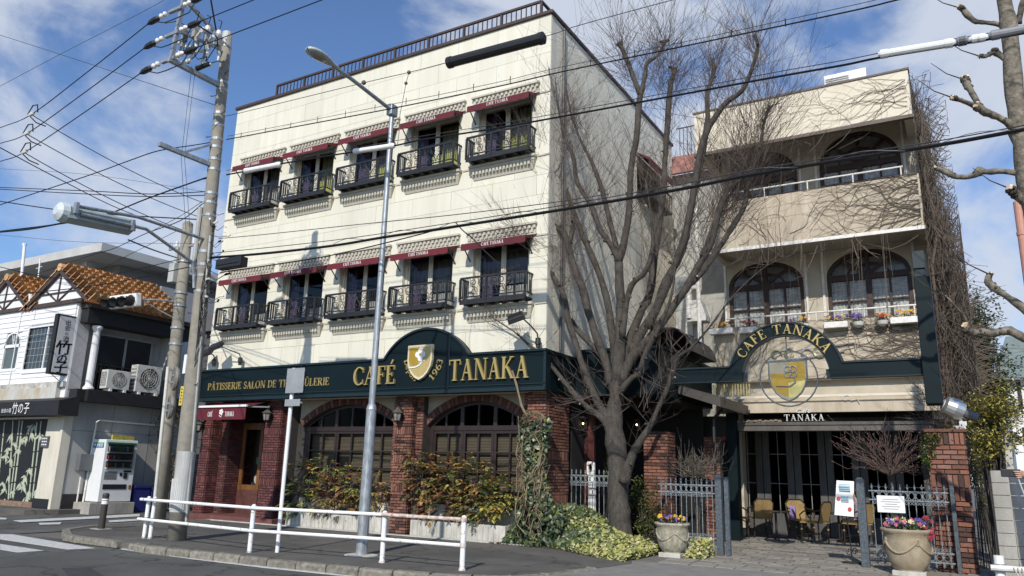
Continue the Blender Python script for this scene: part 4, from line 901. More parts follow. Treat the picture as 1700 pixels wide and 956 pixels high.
# white TANAKA lettering and the little script above, on the beam under the balcony
pa, pb = AT(1301, 672, AY-.03), AT(1367, 672, AY-.03)
WLET = mat('white sign letter', (.68, .68, .65), .4)
text_parts('letter', 'TANAKA', .16, lambda u, v, d: (pa.x+u, AY-.02-d, 2.965+v), WLET, annex, .03, width=pb.x-pa.x, track=.16)
ps = AT(1333, 659, AY-.03); font_mesh('script_letter', 'Café', .20, WLET, annex, lambda u, v, d: (ps.x+u+.35*v, AY-.05-d, 3.22+v), .02)
mb = MB()
ps = AT(1405, 665, AY-.03)
mb.tube([(ps.x+.12*math.cos(a*.5)*(1-a/16), AY-.04, ps.z+.05+.09*math.sin(a*.5)*(1-a/16)) for a in range(15)], .012, 4); mb.tube([(ps.x+.1, AY-.04, ps.z), (ps.x+.25, AY-.04, ps.z+.03), (ps.x+.3, AY-.04, ps.z-.06)], .01, 4); obj('scroll_ornament', mb, WLET, annex)
# metal ribbon emblem on the second floor balcony front
em = thing('wall_emblem', 'silver and olive scroll emblem on the balcony front behind the arched sign', 'emblem', AT(1340, 590, AY-.06))
c = AT(1325, 588, AY-.06); OLV = mat('olive patina metal', (.28, .30, .17), .45, .2, 8, metal=.4)
for (cx, cz, r, a0, tn, sg, m) in ((-.55, 0, .16, 0, 1.1, 1, OLV), (-.2, .02, .17, 1, 1.2, 1, OLV), (.2, .0, .16, .5, 1.1, 1, ALU), (.5, .05, .18, 0, 1.2, -1, OLV), (.85, .02, .15, 2, 1.2, 1, ALU)):
    obj('scroll', MB().tube([(c.x+p+cx, AY-.06+.01*i, c.z+q+cz) for i, (p, q) in enumerate(spiral(0, 0, r, a0, tn, sg))], [.012+.03*math.sin(math.pi*i/14) for i in range(15)], 5), m, em)
mb = MB(); mb.tube([(c.x-.8, AY-.05, c.z-.14), (c.x+.2, AY-.05, c.z-.1), (c.x+1.1, AY-.05, c.z+.02)], .018, 6); mb.tube([(c.x+.75, AY-.05, c.z+.17), (c.x+1.35, AY-.05, c.z+.22), (c.x+1.35, AY-.05, c.z+.05)], .018, 6); obj('rod', mb, ALU, em)
# flower boxes hung from the balcony rail
FL = {n: mat('%s petals' % n, c, .6, .1, 9) for n, c in (('violet', (.13, .06, .35)), ('yellow', (.75, .45, .03)), ('crimson', (.32, .02, .05)), ('pink', (.62, .14, .20)), ('cream', (.75, .68, .38)), ('orange', (.70, .25, .03)))}
LG = mat('young green leaf', (.075, .13, .035), .5, .2, 9); LGD = mat('dark green leaf', (.028, .055, .018), .5, .25, 9)
def blossom(mb, c, r, rnd):
    a = rnd.random()*6.28; nrm = Vector((rnd.uniform(-.6, .6), -1, rnd.uniform(0, .8))).normalized(); u = nrm.orthogonal().normalized(); v = nrm.cross(u)
    for k in range(5):
        t = a+k*1.257; mb.add([c, c+(u*math.cos(t-.5)+v*math.sin(t-.5))*r+nrm*r*.25, c+(u*math.cos(t)+v*math.sin(t))*r*1.15, c+(u*math.cos(t+.5)+v*math.sin(t+.5))*r+nrm*r*.25], [(0, 1, 2, 3)])
def leafq(mb, c, ln, wd, rnd, dirn=None, droop=.3):
    d = dirn or Vector((rnd.uniform(-1, 1), rnd.uniform(-1, 1), rnd.uniform(-.5, 1))); d = d.normalized()
    s = d.cross(Vector((rnd.uniform(-.4, .4), rnd.uniform(-.4, .4), 1))); s = s.normalized() if s.length > .01 else Vector((1, 0, 0)); dn = Vector((0, 0, -droop*ln))
    mb.add([c, c+d*ln*.5+s*wd*.5, c+d*ln+dn, c+d*ln*.5-s*wd*.5], [(0, 1, 2, 3)])
def flowers(parent, c, w, dep, hgt, cols, nl_, nf, rnd, pr=.03, lr=.06):
    a, b = MB(), MB()
    for i in range(nl_):
        q = c+Vector((rnd.uniform(-w, w), rnd.uniform(-dep, dep), rnd.random()**1.5*hgt)); leafq(a if i % 3 else b, q, lr*rnd.uniform(.6, 1.3), lr*.5, rnd)
    obj('leaves', a, LG, parent); obj('leaves', b, LGD, parent)
    for n in cols:
        f = MB()
        for i in range(nf//len(cols)):
            q = c+Vector((rnd.uniform(-w, w), rnd.uniform(-dep, dep)-.02, hgt*rnd.uniform(.5, 1.05))); blossom(f, q, pr*rnd.uniform(.7, 1.2), rnd)
        obj('flowers', f, FL[n], parent)
rf = random.Random(21)
boxes = [(1198, 547, .62, ('yellow', 'crimson'), 'white window box of yellow and crimson flowers on the balcony rail, furthest left'), (1243, 545, .45, ('crimson',), 'window box of crimson flowers second from left on the balcony'), (1327, 540, .45, ('yellow', 'violet'), 'window box with yellow and violet pansies behind top of the arched sign'), (1388, 536, .55, ('violet', 'yellow'), 'white box of violet pansies right of the arched sign top'), (1425, 535, .26, ('violet',), 'round hanging bowl of violet pansies on the balcony'), (1465, 533, .28, ('crimson', 'orange'), 'round hanging bowl of orange and crimson flowers on the balcony'), (1502, 528, .62, ('yellow', 'orange'), 'white box overflowing with bright yellow flowers by the green pylon')]
for px, py, w, cols, lab in boxes:
    p = AT(px, py, AY-.18); t = thing('flower_box', lab, 'flower box', p, 'flower boxes along the balcony')
    if w < .3: bm2 = MB().lathe((p.x, p.y, p.z-.13), [(.03, 0), (.11, .05), (.15, .13), (.16, .14)], 14)
    else: bm2 = MB().box(p.x-w/2, p.x+w/2, p.y-.1, p.y+.1, p.z-.13, p.z+.02)
    obj('tub', bm2, WHITEO, t, bevel=.008 if w > .3 else 0)
    mb = MB(); mb.tube([(p.x, p.y+.1, p.z-.05), (p.x, p.y+.12, p.z+.2), (p.x, p.y+.26, p.z+.24)], .008, 4); obj('hook', mb, BLACK, t)
    flowers(t, p+Vector((0, 0, .02)), w/2, .09, .17, cols, 85, 17, rf, .034)
bs_ = thing('brick_screen', 'low dark red brick screen wall left of the glass doors', 'wall', (-6, 19.6, 0)); a, b = AT(1148, 725, 19.6), AT(1194, 725, 19.6)
cr_ = obj('core', MB().box(a.x+.01, b.x-.01, 19.61, 19.9, 0, a.z), MORTAR, bs_); bricks(bs_, fr_front(19.6), a.x, b.x, .02, a.z, .21, .072, BRK, 120)
gc_ = thing('dark_backdrop', 'added black cupboard and post left of the glass doors', 'backdrop', (-5.6, 20.4, 0)); a, b = AT(1158, 700, 20.35), AT(1222, 700, 20.35)  # black body added as a dark backdrop; the green post is a real part
obj('body', MB().box(a.x-.3, b.x-.25, 20.4, 20.7, 0, 3.1), BLACK, gc_); obj('post', MB().box(b.x-.25, b.x, 20.3, 20.6, 0, 3.17), GREEN, gc_); q = AT(1200, 728, 20.3); obj('red_light', MB().box(q.x-.05, q.x+.05, 20.37, 20.4, q.z-.05, q.z+.05), mat('red lamp glass', (.4, .01, .02), .3), gc_)
# equipment in the gap between the two buildings
gp = thing('roof_terrace', 'low grey link block with pink tiled roof between cafe and annex', 'building', (-7, 24.5, 0))
a, b = AT(1122, 300, 24.6), AT(1168, 300, 24.6)
GREYW = mat('grey plaster', (.40, .40, .38), .9, .12, 3)
obj('wall', MB().box(a.x-.6, -5.9, 24.6, 27, 0, AT(1130, 290, 24.6).z), GREYW, gp)
mb = MB(); z0, z1 = AT(1140, 288, 24.4).z, AT(1140, 248, 24.4).z
for i in range(6): mb.box(a.x-.6, -5.9, 24.2+i*.12, 24.35+i*.12, z0+(z1-z0)*i/6, z0+(z1-z0)*(i+1)/6-.01)
obj('pink_tile_roof', mb, mat('pink clay tile', (.42, .20, .17), .8, .2, 10), gp)
mb = MB(); zt = AT(1130, 212, 24.8).z
for i in range(9): x = a.x+.1+i*.14; mb.box(x, x+.02, 24.8, 24.82, z1, zt)
mb.box(a.x, -5.8, 24.79, 24.83, zt-.03, zt); obj('roof_fence', mb, BROWN, gp)
du = thing('air_duct', 'pale grey metal air duct rising between cafe and annex', 'duct', (-6.6, 22.5, 4.4))
p0, p1 = AT(1138, 520, 22), AT(1146, 360, 22)
obj('riser', MB().box(p0.x-.28, p0.x+.24, 21.9, 22.4, 4.4, 7.4).box(p0.x+.24, p0.x+.44, 22, 22.3, 4.4, 6.2), mat('pale sheet metal', (.62, .62, .58), .5, .1, 3), du, bevel=.015)
c = AT(1160, 520, 21.6); obj('hood', MB().prism([(c.x-.28, c.z+.35), (c.x+.1, c.z+.35), (c.x+.25, c.z-.1), (c.x+.25, c.z-.25), (c.x-.28, c.z-.25)], 21.4, 21.9), mat('pale sheet metal', (.62, .62, .58)), du, bevel=.01)
wp = thing('white_pipe', 'white drain pipe with bend beside the annex wall', 'pipe', (AXL-.15, 21.4, 4))
q = AT(1157, 400, 21.4); obj('pipe', MB().tube([(q.x, 21.4, 3.6), (q.x, 21.4, 9.3)], .06, 10).tube([(q.x-.3, 21.4, 6.0), (q.x-.3, 21.4, 6.75), (q.x-.22, 21.4, 6.9), (q.x-.05, 21.4, 6.9)], .08, 10), WHITEO, wp)
ac = thing('roof_unit', 'white louvred box on the annex roof edge', 'air conditioner', AT(1410, 118, 21.5)); q = AT(1402, 122, 21.5); obj('casing', MB().box(q.x-.55, q.x+.55, 21.5, 22.1, q.z-.6, q.z+.06), WHITE, ac, bevel=.02)
mb = MB()
for i in range(7): mb.box(q.x-.5, q.x+.1, 21.485, 21.5, q.z-.46+i*.06, q.z-.43+i*.06)
obj('louvre', mb, mat('grey louvre', (.25, .25, .25)), ac)
# ================================================================== ARCHED GATEWAY SIGN
GY = 16.4
A, B, C_ = AT(1214, 610, GY), AT(1400, 603, GY), AT(1308, 536, GY)
zbase = (A.z+B.z)/2; hw = (B.x-A.x)/2; cx = (A.x+B.x)/2; sg = C_.z-zbase; R = (hw*hw+sg*sg)/(2*sg); zc = C_.z-R
zb0 = (AT(1234, 633, GY).z+AT(1384, 628, GY).z)/2
gate_sign = thing('gateway_sign', 'dark green arched gateway sign with gold letters beside a green pylon', 'sign', (cx, GY, 0))
th = .27; a1 = math.degrees(math.asin(min(1, (zbase-zc)/R))); ao = [(cx+R*math.cos(math.radians(t)), zc+R*math.sin(math.radians(t))) for t in [180-a1-(180-2*a1)*i/30 for i in range(31)]]
ri = R-th; a2 = math.degrees(math.asin((zb0-zc)/ri)); ai = [(cx+ri*math.cos(math.radians(t)), zc+ri*math.sin(math.radians(t))) for t in [180-a2-(180-2*a2)*i/30 for i in range(31)]]
mb = MB()
for p, q, r, s in zip(ao, ao[1:], ai[1:], ai): mb.prism([p, s, r, q][::-1], GY-.07, GY+.07)
xl_ = AT(1118, 625, GY).x; xr_ = AT(1536, 612, GY).x
mb.prism([(xl_, zb0), (ai[0][0], zb0), ao[0], (xl_, zbase)], GY-.07, GY+.07); mb.prism([(ai[-1][0], zb0), (xr_, zb0), (xr_, zbase), ao[-1]], GY-.07, GY+.07)
obj('arch_board', mb, GREEN, gate_sign)
mb = MB()
for p, q in zip(ao, ao[1:]): mb.bar((p[0], GY, p[1]), (q[0], GY, q[1]), .2, .035)
for p, q in zip(ai, ai[1:]): mb.bar((p[0], GY, p[1]), (q[0], GY, q[1]), .17, .02)
mb.bar((xl_, GY, zbase+.01), ao[0][:1]+(GY, zbase+.01), .2, .035); mb.bar((ao[-1][0], GY, zbase+.01), (xr_, GY, zbase+.01), .2, .035); mb.bar((xl_, GY-.01, zb0), (ai[0][0], GY-.01, zb0), .16, .02); mb.bar((ai[-1][0], GY-.01, zb0), (xr_, GY-.01, zb0), .16, .02)
obj('trim', mb, GREENL, gate_sign)
lay, w = layout('CAFE TANAKA', .42); rm = R-th+.035; hl = .20; arcl = math.radians(180-2*30); kk = rm*arcl/w
for c, polys, x, gw in lay:
    if not polys: continue
    t = math.radians(180-29)-(x+gw/2)/w*arcl; mb = MB()
    for i, poly in enumerate(polys):
        mb.prism([((u-x-gw/2)*hl*1.02, v*hl) for u, v in poly], 0, .02+.0004*i, lambda u, v, e: (cx+(rm+v)*math.cos(t)+u*math.sin(t), GY-.074-e, zc+(rm+v)*math.sin(t)-u*math.cos(t)))
    obj('letter', mb, GOLD, gate_sign)
py0, py1 = AT(1519, 478, GY).x, AT(1546, 478, GY).x
zt_ = AT(1520, 464, GY).z
obj('pylon', MB().box(py0, py1, GY-.22, GY+.28, 2.95, zt_).box(py0+.002, py1-.05, GY-.2, GY+.2, zt_, zt_+.02), GREEN, gate_sign, bevel=.015)
zt2 = AT(1518, 420, GY).z; obj('pylon_top', MB().box(py0+.02, py1-.08, GY-.12, GY+.12, zt_+.02, zt_+.18).box(py0, py1-.06, GY-.15, GY+.15, zt_+.18, zt2), GREENL, gate_sign, bevel=.01)
# crest hung in the arch, as a thing of its own
sh = [AT(1277, 601, GY), AT(1337, 598, GY), AT(1305, 666, GY)]
scx = (sh[0].x+sh[1].x)/2; shw = (sh[1].x-sh[0].x)/2
crest = thing('hanging_crest', 'gold and grey shield crest in an iron ring hung inside the green arch', 'crest', (scx, GY, sh[2].z))
pl = shield(scx, shw, sh[0].z, sh[2].z)
CG = mat('brushed grey gold', (.40, .35, .24), .3, .2, 4, metal=.6); CO = mat('brushed ochre gold', (.42, .26, .04), .3, .15, 4, metal=.5); CY = mat('bright brass', (.62, .52, .20), .28, .2, 4, metal=.5)
obj('shield', MB().prism(pl[::-1], GY-.02, GY+.02), CG, crest)
zt, zb = sh[0].z, sh[2].z
obj('quarter', MB().prism([(scx, zt-.03), (scx+shw*.95, zt-.03), (scx+shw*.95, zt-.40), (scx, zt-.44)], GY-.024, GY-.02), CO, crest)
obj('quarter', MB().prism([(scx-shw*.95, zt-.25), (scx, zt-.25), (scx, zb+.1), (scx-shw*.5, zt-.66), (scx-shw*.9, zt-.5)][::-1], GY-.026, GY-.02), CO, crest)
obj('quarter', MB().prism([(scx, zt-.445), (scx+shw*.95, zt-.405), (scx+shw*.8, zt-.6), (scx+shw*.4, zt-.73), (scx, zb+.06)], GY-.025, GY-.02), CY, crest)
mb = MB()
for p, q in zip(pl, pl[1:]+pl[:1]): mb.bar((p[0], GY, p[1]), (q[0], GY, q[1]), .06, .025)
obj('rim', mb, IRONB, crest)
mb = MB()
fcx, fcz = scx+.06, zt-.22
for k in range(4):
    a = math.pi/2*k+.78; mb.tube([(fcx+.075*math.cos(a)+.065*math.cos(t*.524), GY-.04, fcz+.075*math.sin(a)+.065*math.sin(t*.524)) for t in range(13)], .013, 5)
mb.tube([(fcx+.08, GY-.04, fcz-.1), (fcx+.09, GY-.04, fcz-.22), (fcx-.02, GY-.04, fcz-.30), (fcx-.3, GY-.04, fcz-.28)], .016, 5); obj('flower_outline', mb, mat('dull pewter', (.35, .34, .31), .4, metal=.6), crest)
rc_ = ((sh[0].z+sh[2].z)/2+.06); rr = AT(1358, 640, GY).x-scx
mb = MB(); mb.tube([(scx+rr*math.cos(t*.1745), GY+.03, rc_+rr*math.sin(t*.1745)) for t in range(37)], .016, 5); mb.tube([(scx, GY, zt), (scx, GY, C_.z-th)], .014, 5); obj('ring', mb, IRONB, crest)
# ================================================================== GATE, PIER, FENCES
pier = thing('brick_gate_pier', 'tall red brick gate pier with ivy at the top right of the courtyard', 'pillar', (-.42, 16.3, 0))
PX0, PX1, PYF = -.72, -.12, 16.36
obj('core', MB().box(PX0+.015, PX1-.015, PYF+.015, PYF+.62, 0, 2.44), MORTAR, pier)
bricks(pier, fr_front(PYF), PX0, PX1, .0, 2.44, .235, .087, BRK, 170, soldiers=(14, 15, 22, 26), dep=.03, jt=.014)
bricks(pier, fr_right(PX1), PYF, PYF+.6, .0, 2.44, .235, .087, BRK, 0, soldiers=(14, 15, 22, 26), dep=.03, jt=.014)
def fr_left(X):
    def leftside(u, v, d): return (X-d, u, v)
    return leftside
bricks(pier, fr_left(PX0), PYF, PYF+.6, .0, 2.44, .235, .087, BRK, 0, dep=.03, jt=.014)
obj('cap', MB().box(PX0-.04, PX1+.04, PYF-.04, PYF+.66, 2.44, 2.50), BRK[1], pier, bevel=.01)
c = AT(1588, 680, 16.5)
fl = thing('spotlight', 'silver drum spotlight on top of the brick gate pier', 'spotlight', (c.x, 16.5, 2.5))
d = Vector((.75, .25, -.35)).normalized(); cc = Vector((c.x, 16.5, c.z))
obj('drum', MB().tube([cc-d*.24, cc-d*.2, cc-d*.05, cc+d*.1], [.10, .17, .19, .17], 18), ALU, fl, smooth=False); obj('housing', MB().tube([cc+d*.1, cc+d*.36], .085, 14), mat('dark grey housing', (.11, .11, .115), .5), fl)
obj('lens', MB().tube([cc-d*.25, cc-d*.24], .095, 18), mat('pale lens', (.6, .62, .62), .15), fl)
mb = MB(); mb.box(c.x-.08, c.x+.12, 16.42, 16.58, 2.5, 2.56); mb.tube([(c.x+.05, 16.5, 2.56), (c.x+.05, 16.5, c.z-.1)], .025, 8); mb.box(c.x+.02, c.x+.14, 16.43, 16.52, 2.56, 2.64); obj('mount', mb, WHITEO, fl)
def fence(name, lab, cat, x0, x1, Y, z0, z1, posts, group=None, seg=.11):
    t = thing(name, lab, cat, ((x0+x1)/2, Y, 0), group)
    for (px_, w, hh) in posts:
        obj('post', MB().box(px_-w/2, px_+w/2, Y-w/2, Y+w/2, 0, hh).box(px_-w*.35, px_+w*.35, Y-w*.35, Y+w*.35, hh, hh+.03), IRONB, t, bevel=.006)
    mb = MB()
    for z in (z0+.06, z0+.22, z1-.22, z1-.06): mb.bar((x0, Y, z), (x1, Y, z), .025, .022)
    obj('rail', mb, IRONW, t)
    n = max(1, int((x1-x0)/seg)); st = (x1-x0)/n
    bm_ = MB(); bm_.tube([(0, 0, z0), (0, 0, z1)], .0085, 5)
    for zz in (z1, z0+.0): bm_.lathe((0, 0, zz-.03), [(.008, 0), (.02, .03), (.012, .045), (.018, .06), (.001, .11)], 5)
    bm_ = bm_.mesh('bar', IRONW)
    rg = MB()
    for s in (-1, 1): rg.tube([(s*.026+.022*math.cos(k*.9), 0, z1-.27+.022*math.sin(k*.9)) for k in range(8)], .007, 4)
    rg.tube([(.048*math.cos(k*.6283), 0, z1-.14+.065*math.sin(k*.6283)) for k in range(11)], .008, 4); rg.tube([(.048*math.cos(k*.6283), 0, z0+.14+.062*math.sin(k*.6283)) for k in range(11)], .008, 4)
    for s in (-1, 1): rg.tube([(s*.026+.022*math.cos(k*.9), 0, z0+.27+.022*math.sin(k*.9)) for k in range(8)], .007, 4)
    rg = rg.mesh('ring', IRONW)
    for i in range(n):
        add('bar', bm_, t, (x0+st*i+st/2, Y, 0)); add('scroll_ring', rg, t, (x0+st*i+st, Y-.004, 0), kind='stuff') if i < n-1 else None
    return t
x0, x1 = AT(1093, 800, 16.2).x, AT(1188, 800, 16.2).x
fence('iron_gate', 'blue grey wrought iron gate leaf folded open left of the courtyard', 'gate', x0, x1-.02, 16.2, .10, 1.42, [(x1+.06, .13, 1.55), (x1+.22, .09, 1.5)])
g = fence('iron_gate', 'blue grey wrought iron gate panel carrying the white notice', 'gate', AT(1443, 830, 16.2).x, AT(1581, 830, 16.2).x-.05, 16.2, .10, 1.42, [(AT(1433, 870, 16.2).x, .14, 1.56), (AT(1586, 870, 16.2).x, .07, 1.5)])
x0, x1 = AT(938, 785, 16.6).x, AT(1012, 785, 16.6).x
fence('iron_fence', 'pale wrought iron fence behind the ivy left of the bare tree', 'fence', x0, x1+.5, 16.6, .2, 1.55, [(x0, .06, 1.6)])
p = AT(1479, 837, 16.13)
nb = thing('notice_board', 'white notice board hung on the right iron gate', 'notice', p)
obj('board', MB().box(p.x-.23, p.x+.23, p.y-.01, p.y+.01, p.z-.15, p.z+.15), WHITE, nb, bevel=.006)
mb = MB(); INK = mat('grey print', (.28, .28, .29), .8)
for i, ww in enumerate((.26, .32, .2, .3, .24)): mb.box(p.x-ww/2, p.x+ww/2, p.y-.013, p.y-.0105, p.z+.08-i*.042, p.z+.09-i*.042)
obj('print', mb, INK, nb, kind='stuff')
# menu stand
p = AT(1401, 825, 16.5); ms = thing('menu_stand', 'white menu sheet on a thin black iron stand in the courtyard', 'menu stand', (p.x+.1, 16.6, 0))
d = .06; obj('menu_sheet', MB().add([(p.x-.19, 16.48, p.z-.34), (p.x+.15, 16.5, p.z-.36), (p.x+.19, 16.58, p.z+.30), (p.x-.12, 16.56, p.z+.31)] + [(p.x-.19, 16.5, p.z-.34), (p.x+.15, 16.52, p.z-.36), (p.x+.19, 16.6, p.z+.30), (p.x-.12, 16.58, p.z+.31)], [(0, 1, 2, 3), (7, 6, 5, 4), (0, 4, 5, 1), (1, 5, 6, 2), (2, 6, 7, 3), (3, 7, 4, 0)]), WHITE, ms)
mb = MB()
for i in range(4): mb.box(p.x-.08, p.x+.12, 16.50+i*.004, 16.515+i*.004, p.z+.22-i*.035, p.z+.24-i*.035)
for i in range(4): mb.box(p.x-.06, p.x+.08, 16.498, 16.515, p.z-.0-i*.03, p.z+.015-i*.03)
obj('print', mb, mat('pale blue print', (.35, .52, .60), .8), ms, kind='stuff')
mb = MB(); mb.lathe((p.x-.10, 16.50, p.z-.03), [(.035, -.01), (.035, .01)], 10, 'y'); mb.lathe((p.x+.09, 16.49, p.z-.22), [(.035, -.01), (.035, .01)], 10, 'y'); obj('picture', mb, mat('red print', (.6, .06, .06), .8), ms, kind='stuff')
mb = MB(); bx = p.x+.06
mb.tube([(bx, 16.6, .02), (bx-.02, 16.6, .5), (bx-.06, 16.58, p.z-.3)], .012, 6); mb.tube([(bx+.18*math.cos(k*.45), 16.6+.12*math.sin(k*.45), .015) for k in range(15)], .012, 5)
for s in (-1, 1): mb.tube([(bx+s*q_*.6, 16.6, .22+r_) for q_, r_ in spiral(.08, 0, .08, 0, 1.2, s)], .008, 4)
obj('stand', mb, BLACK, ms)
# urns
def urn(x, Y, lab, s, m, cols, k):
    t = thing('stone_urn', lab, 'planter', (x, Y, 0), 'stone urns flanking the courtyard gate')
    c = (x, Y, 0)
    obj('plinth', MB().box(x-.24*s, x+.24*s, Y-.24*s, Y+.24*s, -.02, .07), CONCL, t, bevel=.01)
    obj('bowl', MB().lathe(c, [(.20*s, .07), (.24*s, .10), (.30*s, .2*s), (.335*s, .34*s), (.335*s, .52*s), (.345*s, .63*s), (.385*s, .66*s), (.385*s, .70*s), (.32*s, .70*s), (.30*s, .62*s)], 28), m, t, smooth=True)
    mb = MB()
    for a0 in range(4):
        a_ = a0*1.57+.5; mb.tube([((x+(.345+.0)*s*math.cos(a_+1.5*j/10)), Y+.345*s*math.sin(a_+1.5*j/10), (.5-.16*math.sin(math.pi*j/10))*s) for j in range(11)], .016*s, 5)
        mb.tube([(x+.345*s*math.cos(a_+p_), Y+.345*s*math.sin(a_+p_), .5*s+q_) for p_, q_ in spiral(0, 0, .07*s, 0, 1.1, 1)], .012*s, 4)
    obj('swag', mb, m, t)
    obj('soil', MB().lathe((x, Y, .64*s), [(.31*s, 0), (.0, .02)], 16, cap=False), mat('dark soil', (.03, .022, .016)), t)
    return t
rf = random.Random(9)
u1 = urn(AT(1117, 922, 15.3).x, 15.3, 'mossy grey stone urn with pansies beside the yellow green ground cover', .90, URN, None, 0)
cu = Vector((AT(1117, 922, 15.3).x, 15.3, .62)); flowers(u1, cu, .24, .18, .14, ('violet', 'yellow'), 80, 24, rf, .035)
mb = MB()
for i in range(26):
    a = rf.random()*6.28; e = Vector((math.cos(a)*.5-.15, math.sin(a)*.4, rf.uniform(.3, .75))); st0 = cu+Vector((-.12, 0, 0)); n_ = e.cross(Vector((0, 0, 1))).normalized()*.018
    mb.add([st0-n_, st0+n_, st0+e*.6+n_*.8+Vector((0, 0, .08)), st0+e*.6-n_*.8+Vector((0, 0, .08)), st0+e-Vector((0, 0, .05))], [(0, 1, 2, 3), (3, 2, 4)])
obj('strap_leaves', mb, mat('bronze strap leaf', (.16, .085, .05), .6, .3, 8), u1)
u2 = urn(AT(1511, 950, 15.4).x, 15.4, 'sand coloured stone urn with pink and cream flowers by the brick gate pier', 1.07, URN2, None, 1)
cu = Vector((AT(1511, 950, 15.4).x, 15.4, .70)); flowers(u2, cu, .30, .24, .22, ('pink', 'cream', 'violet'), 320, 39, rf, .035, .08)
f = MB()
for i in range(16): blossom(f, cu+Vector((.33+rf.uniform(-.08, .08), -.1+rf.uniform(-.1, .1), rf.uniform(-.1, .28))), .03, rf)
obj('flowers', f, FL['crimson'], u2)
# chairs and tables
RATTAN = mat('straw rattan weave', (.40, .265, .10), .7, .25, 40, .4, 120); BAMB = mat('dark cane', (.035, .022, .015), .45, .2, 12)
def chair_():
    t = thing('rattan_chair', '', 'chair')
    m = MB().prism([(-.23, -.22), (.23, -.22), (.20, .22), (-.20, .22)], .43, .47, lambda u, v, d: (u, v, d)); obj('seat', m, RATTAN, t, bevel=.012)
    bk = [(-.20, .47), (.20, .47), (.21, .80), (.14, .87), (-.14, .87), (-.21, .80)]
    obj('backrest', MB().prism(bk, .21, .235, lambda u, v, d: (u, d+(v-.47)*.22, v)), RATTAN, t)
    for sx in (-.21, .21):
        for sy in (-.2, .2):
            obj('leg', MB().tube([(sx, sy, 0), (sx*.98, sy*.98, .44)], .016, 7), BAMB, t); 
        obj('armrest', MB().tube([(sx, -.2, .44), (sx*1.12, -.21, .60), (sx*1.18, -.1, .68), (sx*1.15, .15, .69), (sx*1.0, .27, .72)], .015, 6), BAMB, t)
    mb = MB(); mb.tube([(-.21, .2, .44), (-.23, .30, .80), (-.15, .32, .89), (.15, .32, .89), (.23, .30, .80), (.21, .2, .44)], .016, 6)
    mb.tube([(-.21, -.2, .16), (.21, -.2, .16)], .01, 5); mb.tube([(-.21, -.2, .2), (-.21, .2, .2)], .01, 5); mb.tube([(.21, -.2, .2), (.21, .2, .2)], .01, 5); obj('frame', mb, BAMB, t)
    mb = MB()
    for p in ((-.21, -.2, .3), (.21, -.2, .3), (-.21, .2, .3), (.21, .2, .3)): mb.lathe((p[0], p[1], .27), [(.018, 0), (.026, .02), (.018, .04)], 7)
    obj('cane_binding', mb, RATTAN, t); return t
ch = chair_(); ch.scale = (1.13, 1.13, 1.13); CHG = 'rattan bistro chairs in the courtyard'
def gpos(px, py, Y): q = AT(px, py, Y); return (q.x, Y, 0)
spots = [(1226, 860, 21.5, 1.9, 'rattan bistro chair nearest the folded iron gate leaf'), (1262, 860, 22.0, -2.6, 'rattan bistro chair tucked behind the left bistro table'), (1330, 862, 22.1, .6, 'rattan bistro chair with violet cushion between the tables'), (1352, 866, 21.2, -1.9, 'rattan bistro chair seen side on left of the menu stand'), (1424, 868, 21.6, -2.2, 'rattan bistro chair the seated guest sits on')]
chairs = []
for i, (px, py, Y, rz, lab) in enumerate(spots):
    l = gpos(px, py, Y)
    if i == 0: c = ch; c.location = l; c.rotation_euler = (0, 0, rz); c['label'] = lab; c['group'] = CHG; WL[c.name] = Vector(l)
    else: c = dup(ch, l, rz, lab, CHG)
    chairs.append((Vector(l), rz))
def table_(px, Y, lab, group):
    q = AT(px, 860, Y); t = thing('bistro_table', lab, 'table', (q.x, Y, 0), group)
    obj('tabletop', MB().lathe((q.x, Y, .70), [(.33, 0), (.36, .01), (.36, .03), (.34, .04)], 24), mat('dark table top', (.06, .05, .042), .35), t)
    obj('column', MB().tube([(q.x, Y, .05), (q.x, Y, .7)], .03, 10), BLACK, t)
    for k in range(4): a = k*1.57+.4; obj('foot', MB().tube([(q.x, Y, .08), (q.x+.25*math.cos(a), Y+.25*math.sin(a), .05), (q.x+.3*math.cos(a), Y+.3*math.sin(a), .0)], .018, 6), BLACK, t)
table_(1288, 21.3, 'round dark bistro table between the rattan chairs', 'bistro tables in the courtyard'); table_(1392, 21.9, 'round dark bistro table behind the menu stand', 'bistro tables in the courtyard')
q = gpos(1316, 850, 22.0); cu_ = thing('cushion', 'violet cushion propped on the middle rattan chair', 'cushion', (q[0], 22.0, .55)); obj('pad', MB().box(q[0]-.05, q[0]+.1, 21.85, 21.95, .5, .85), mat('violet fabric', (.28, .20, .48), .9), cu_, bevel=.03)
# floor-standing white sign seen past the fence
p = AT(981, 777, 17.0); t = thing('white_stand', 'white rounded stand with an oval opening beside the dark side door', 'stand', (p.x, 17, 0))
ou = ell(p.x, p.z, .12, .17, 0, 360, 20)[:-1]; oi_ = ell(p.x-.01, p.z, .05, .10, 0, 360, 20)[:-1]; mb = MB()
ou = [(max(p.x-.10, min(p.x+.10, u)), max(p.z-.15, min(p.z+.15, v))) for u, v in ell(p.x, p.z, .14, .20, 0, 360, 20)[:-1]]
for i in range(20): mb.prism([ou[i], ou[(i+1) % 20], oi_[(i+1) % 20], oi_[i]], 16.98, 17.03)
obj('oval_frame', mb, WHITE, t); obj('stem', MB().box(p.x-.06, p.x+.12, 16.985, 17.025, 0, p.z-.15), WHITE, t)
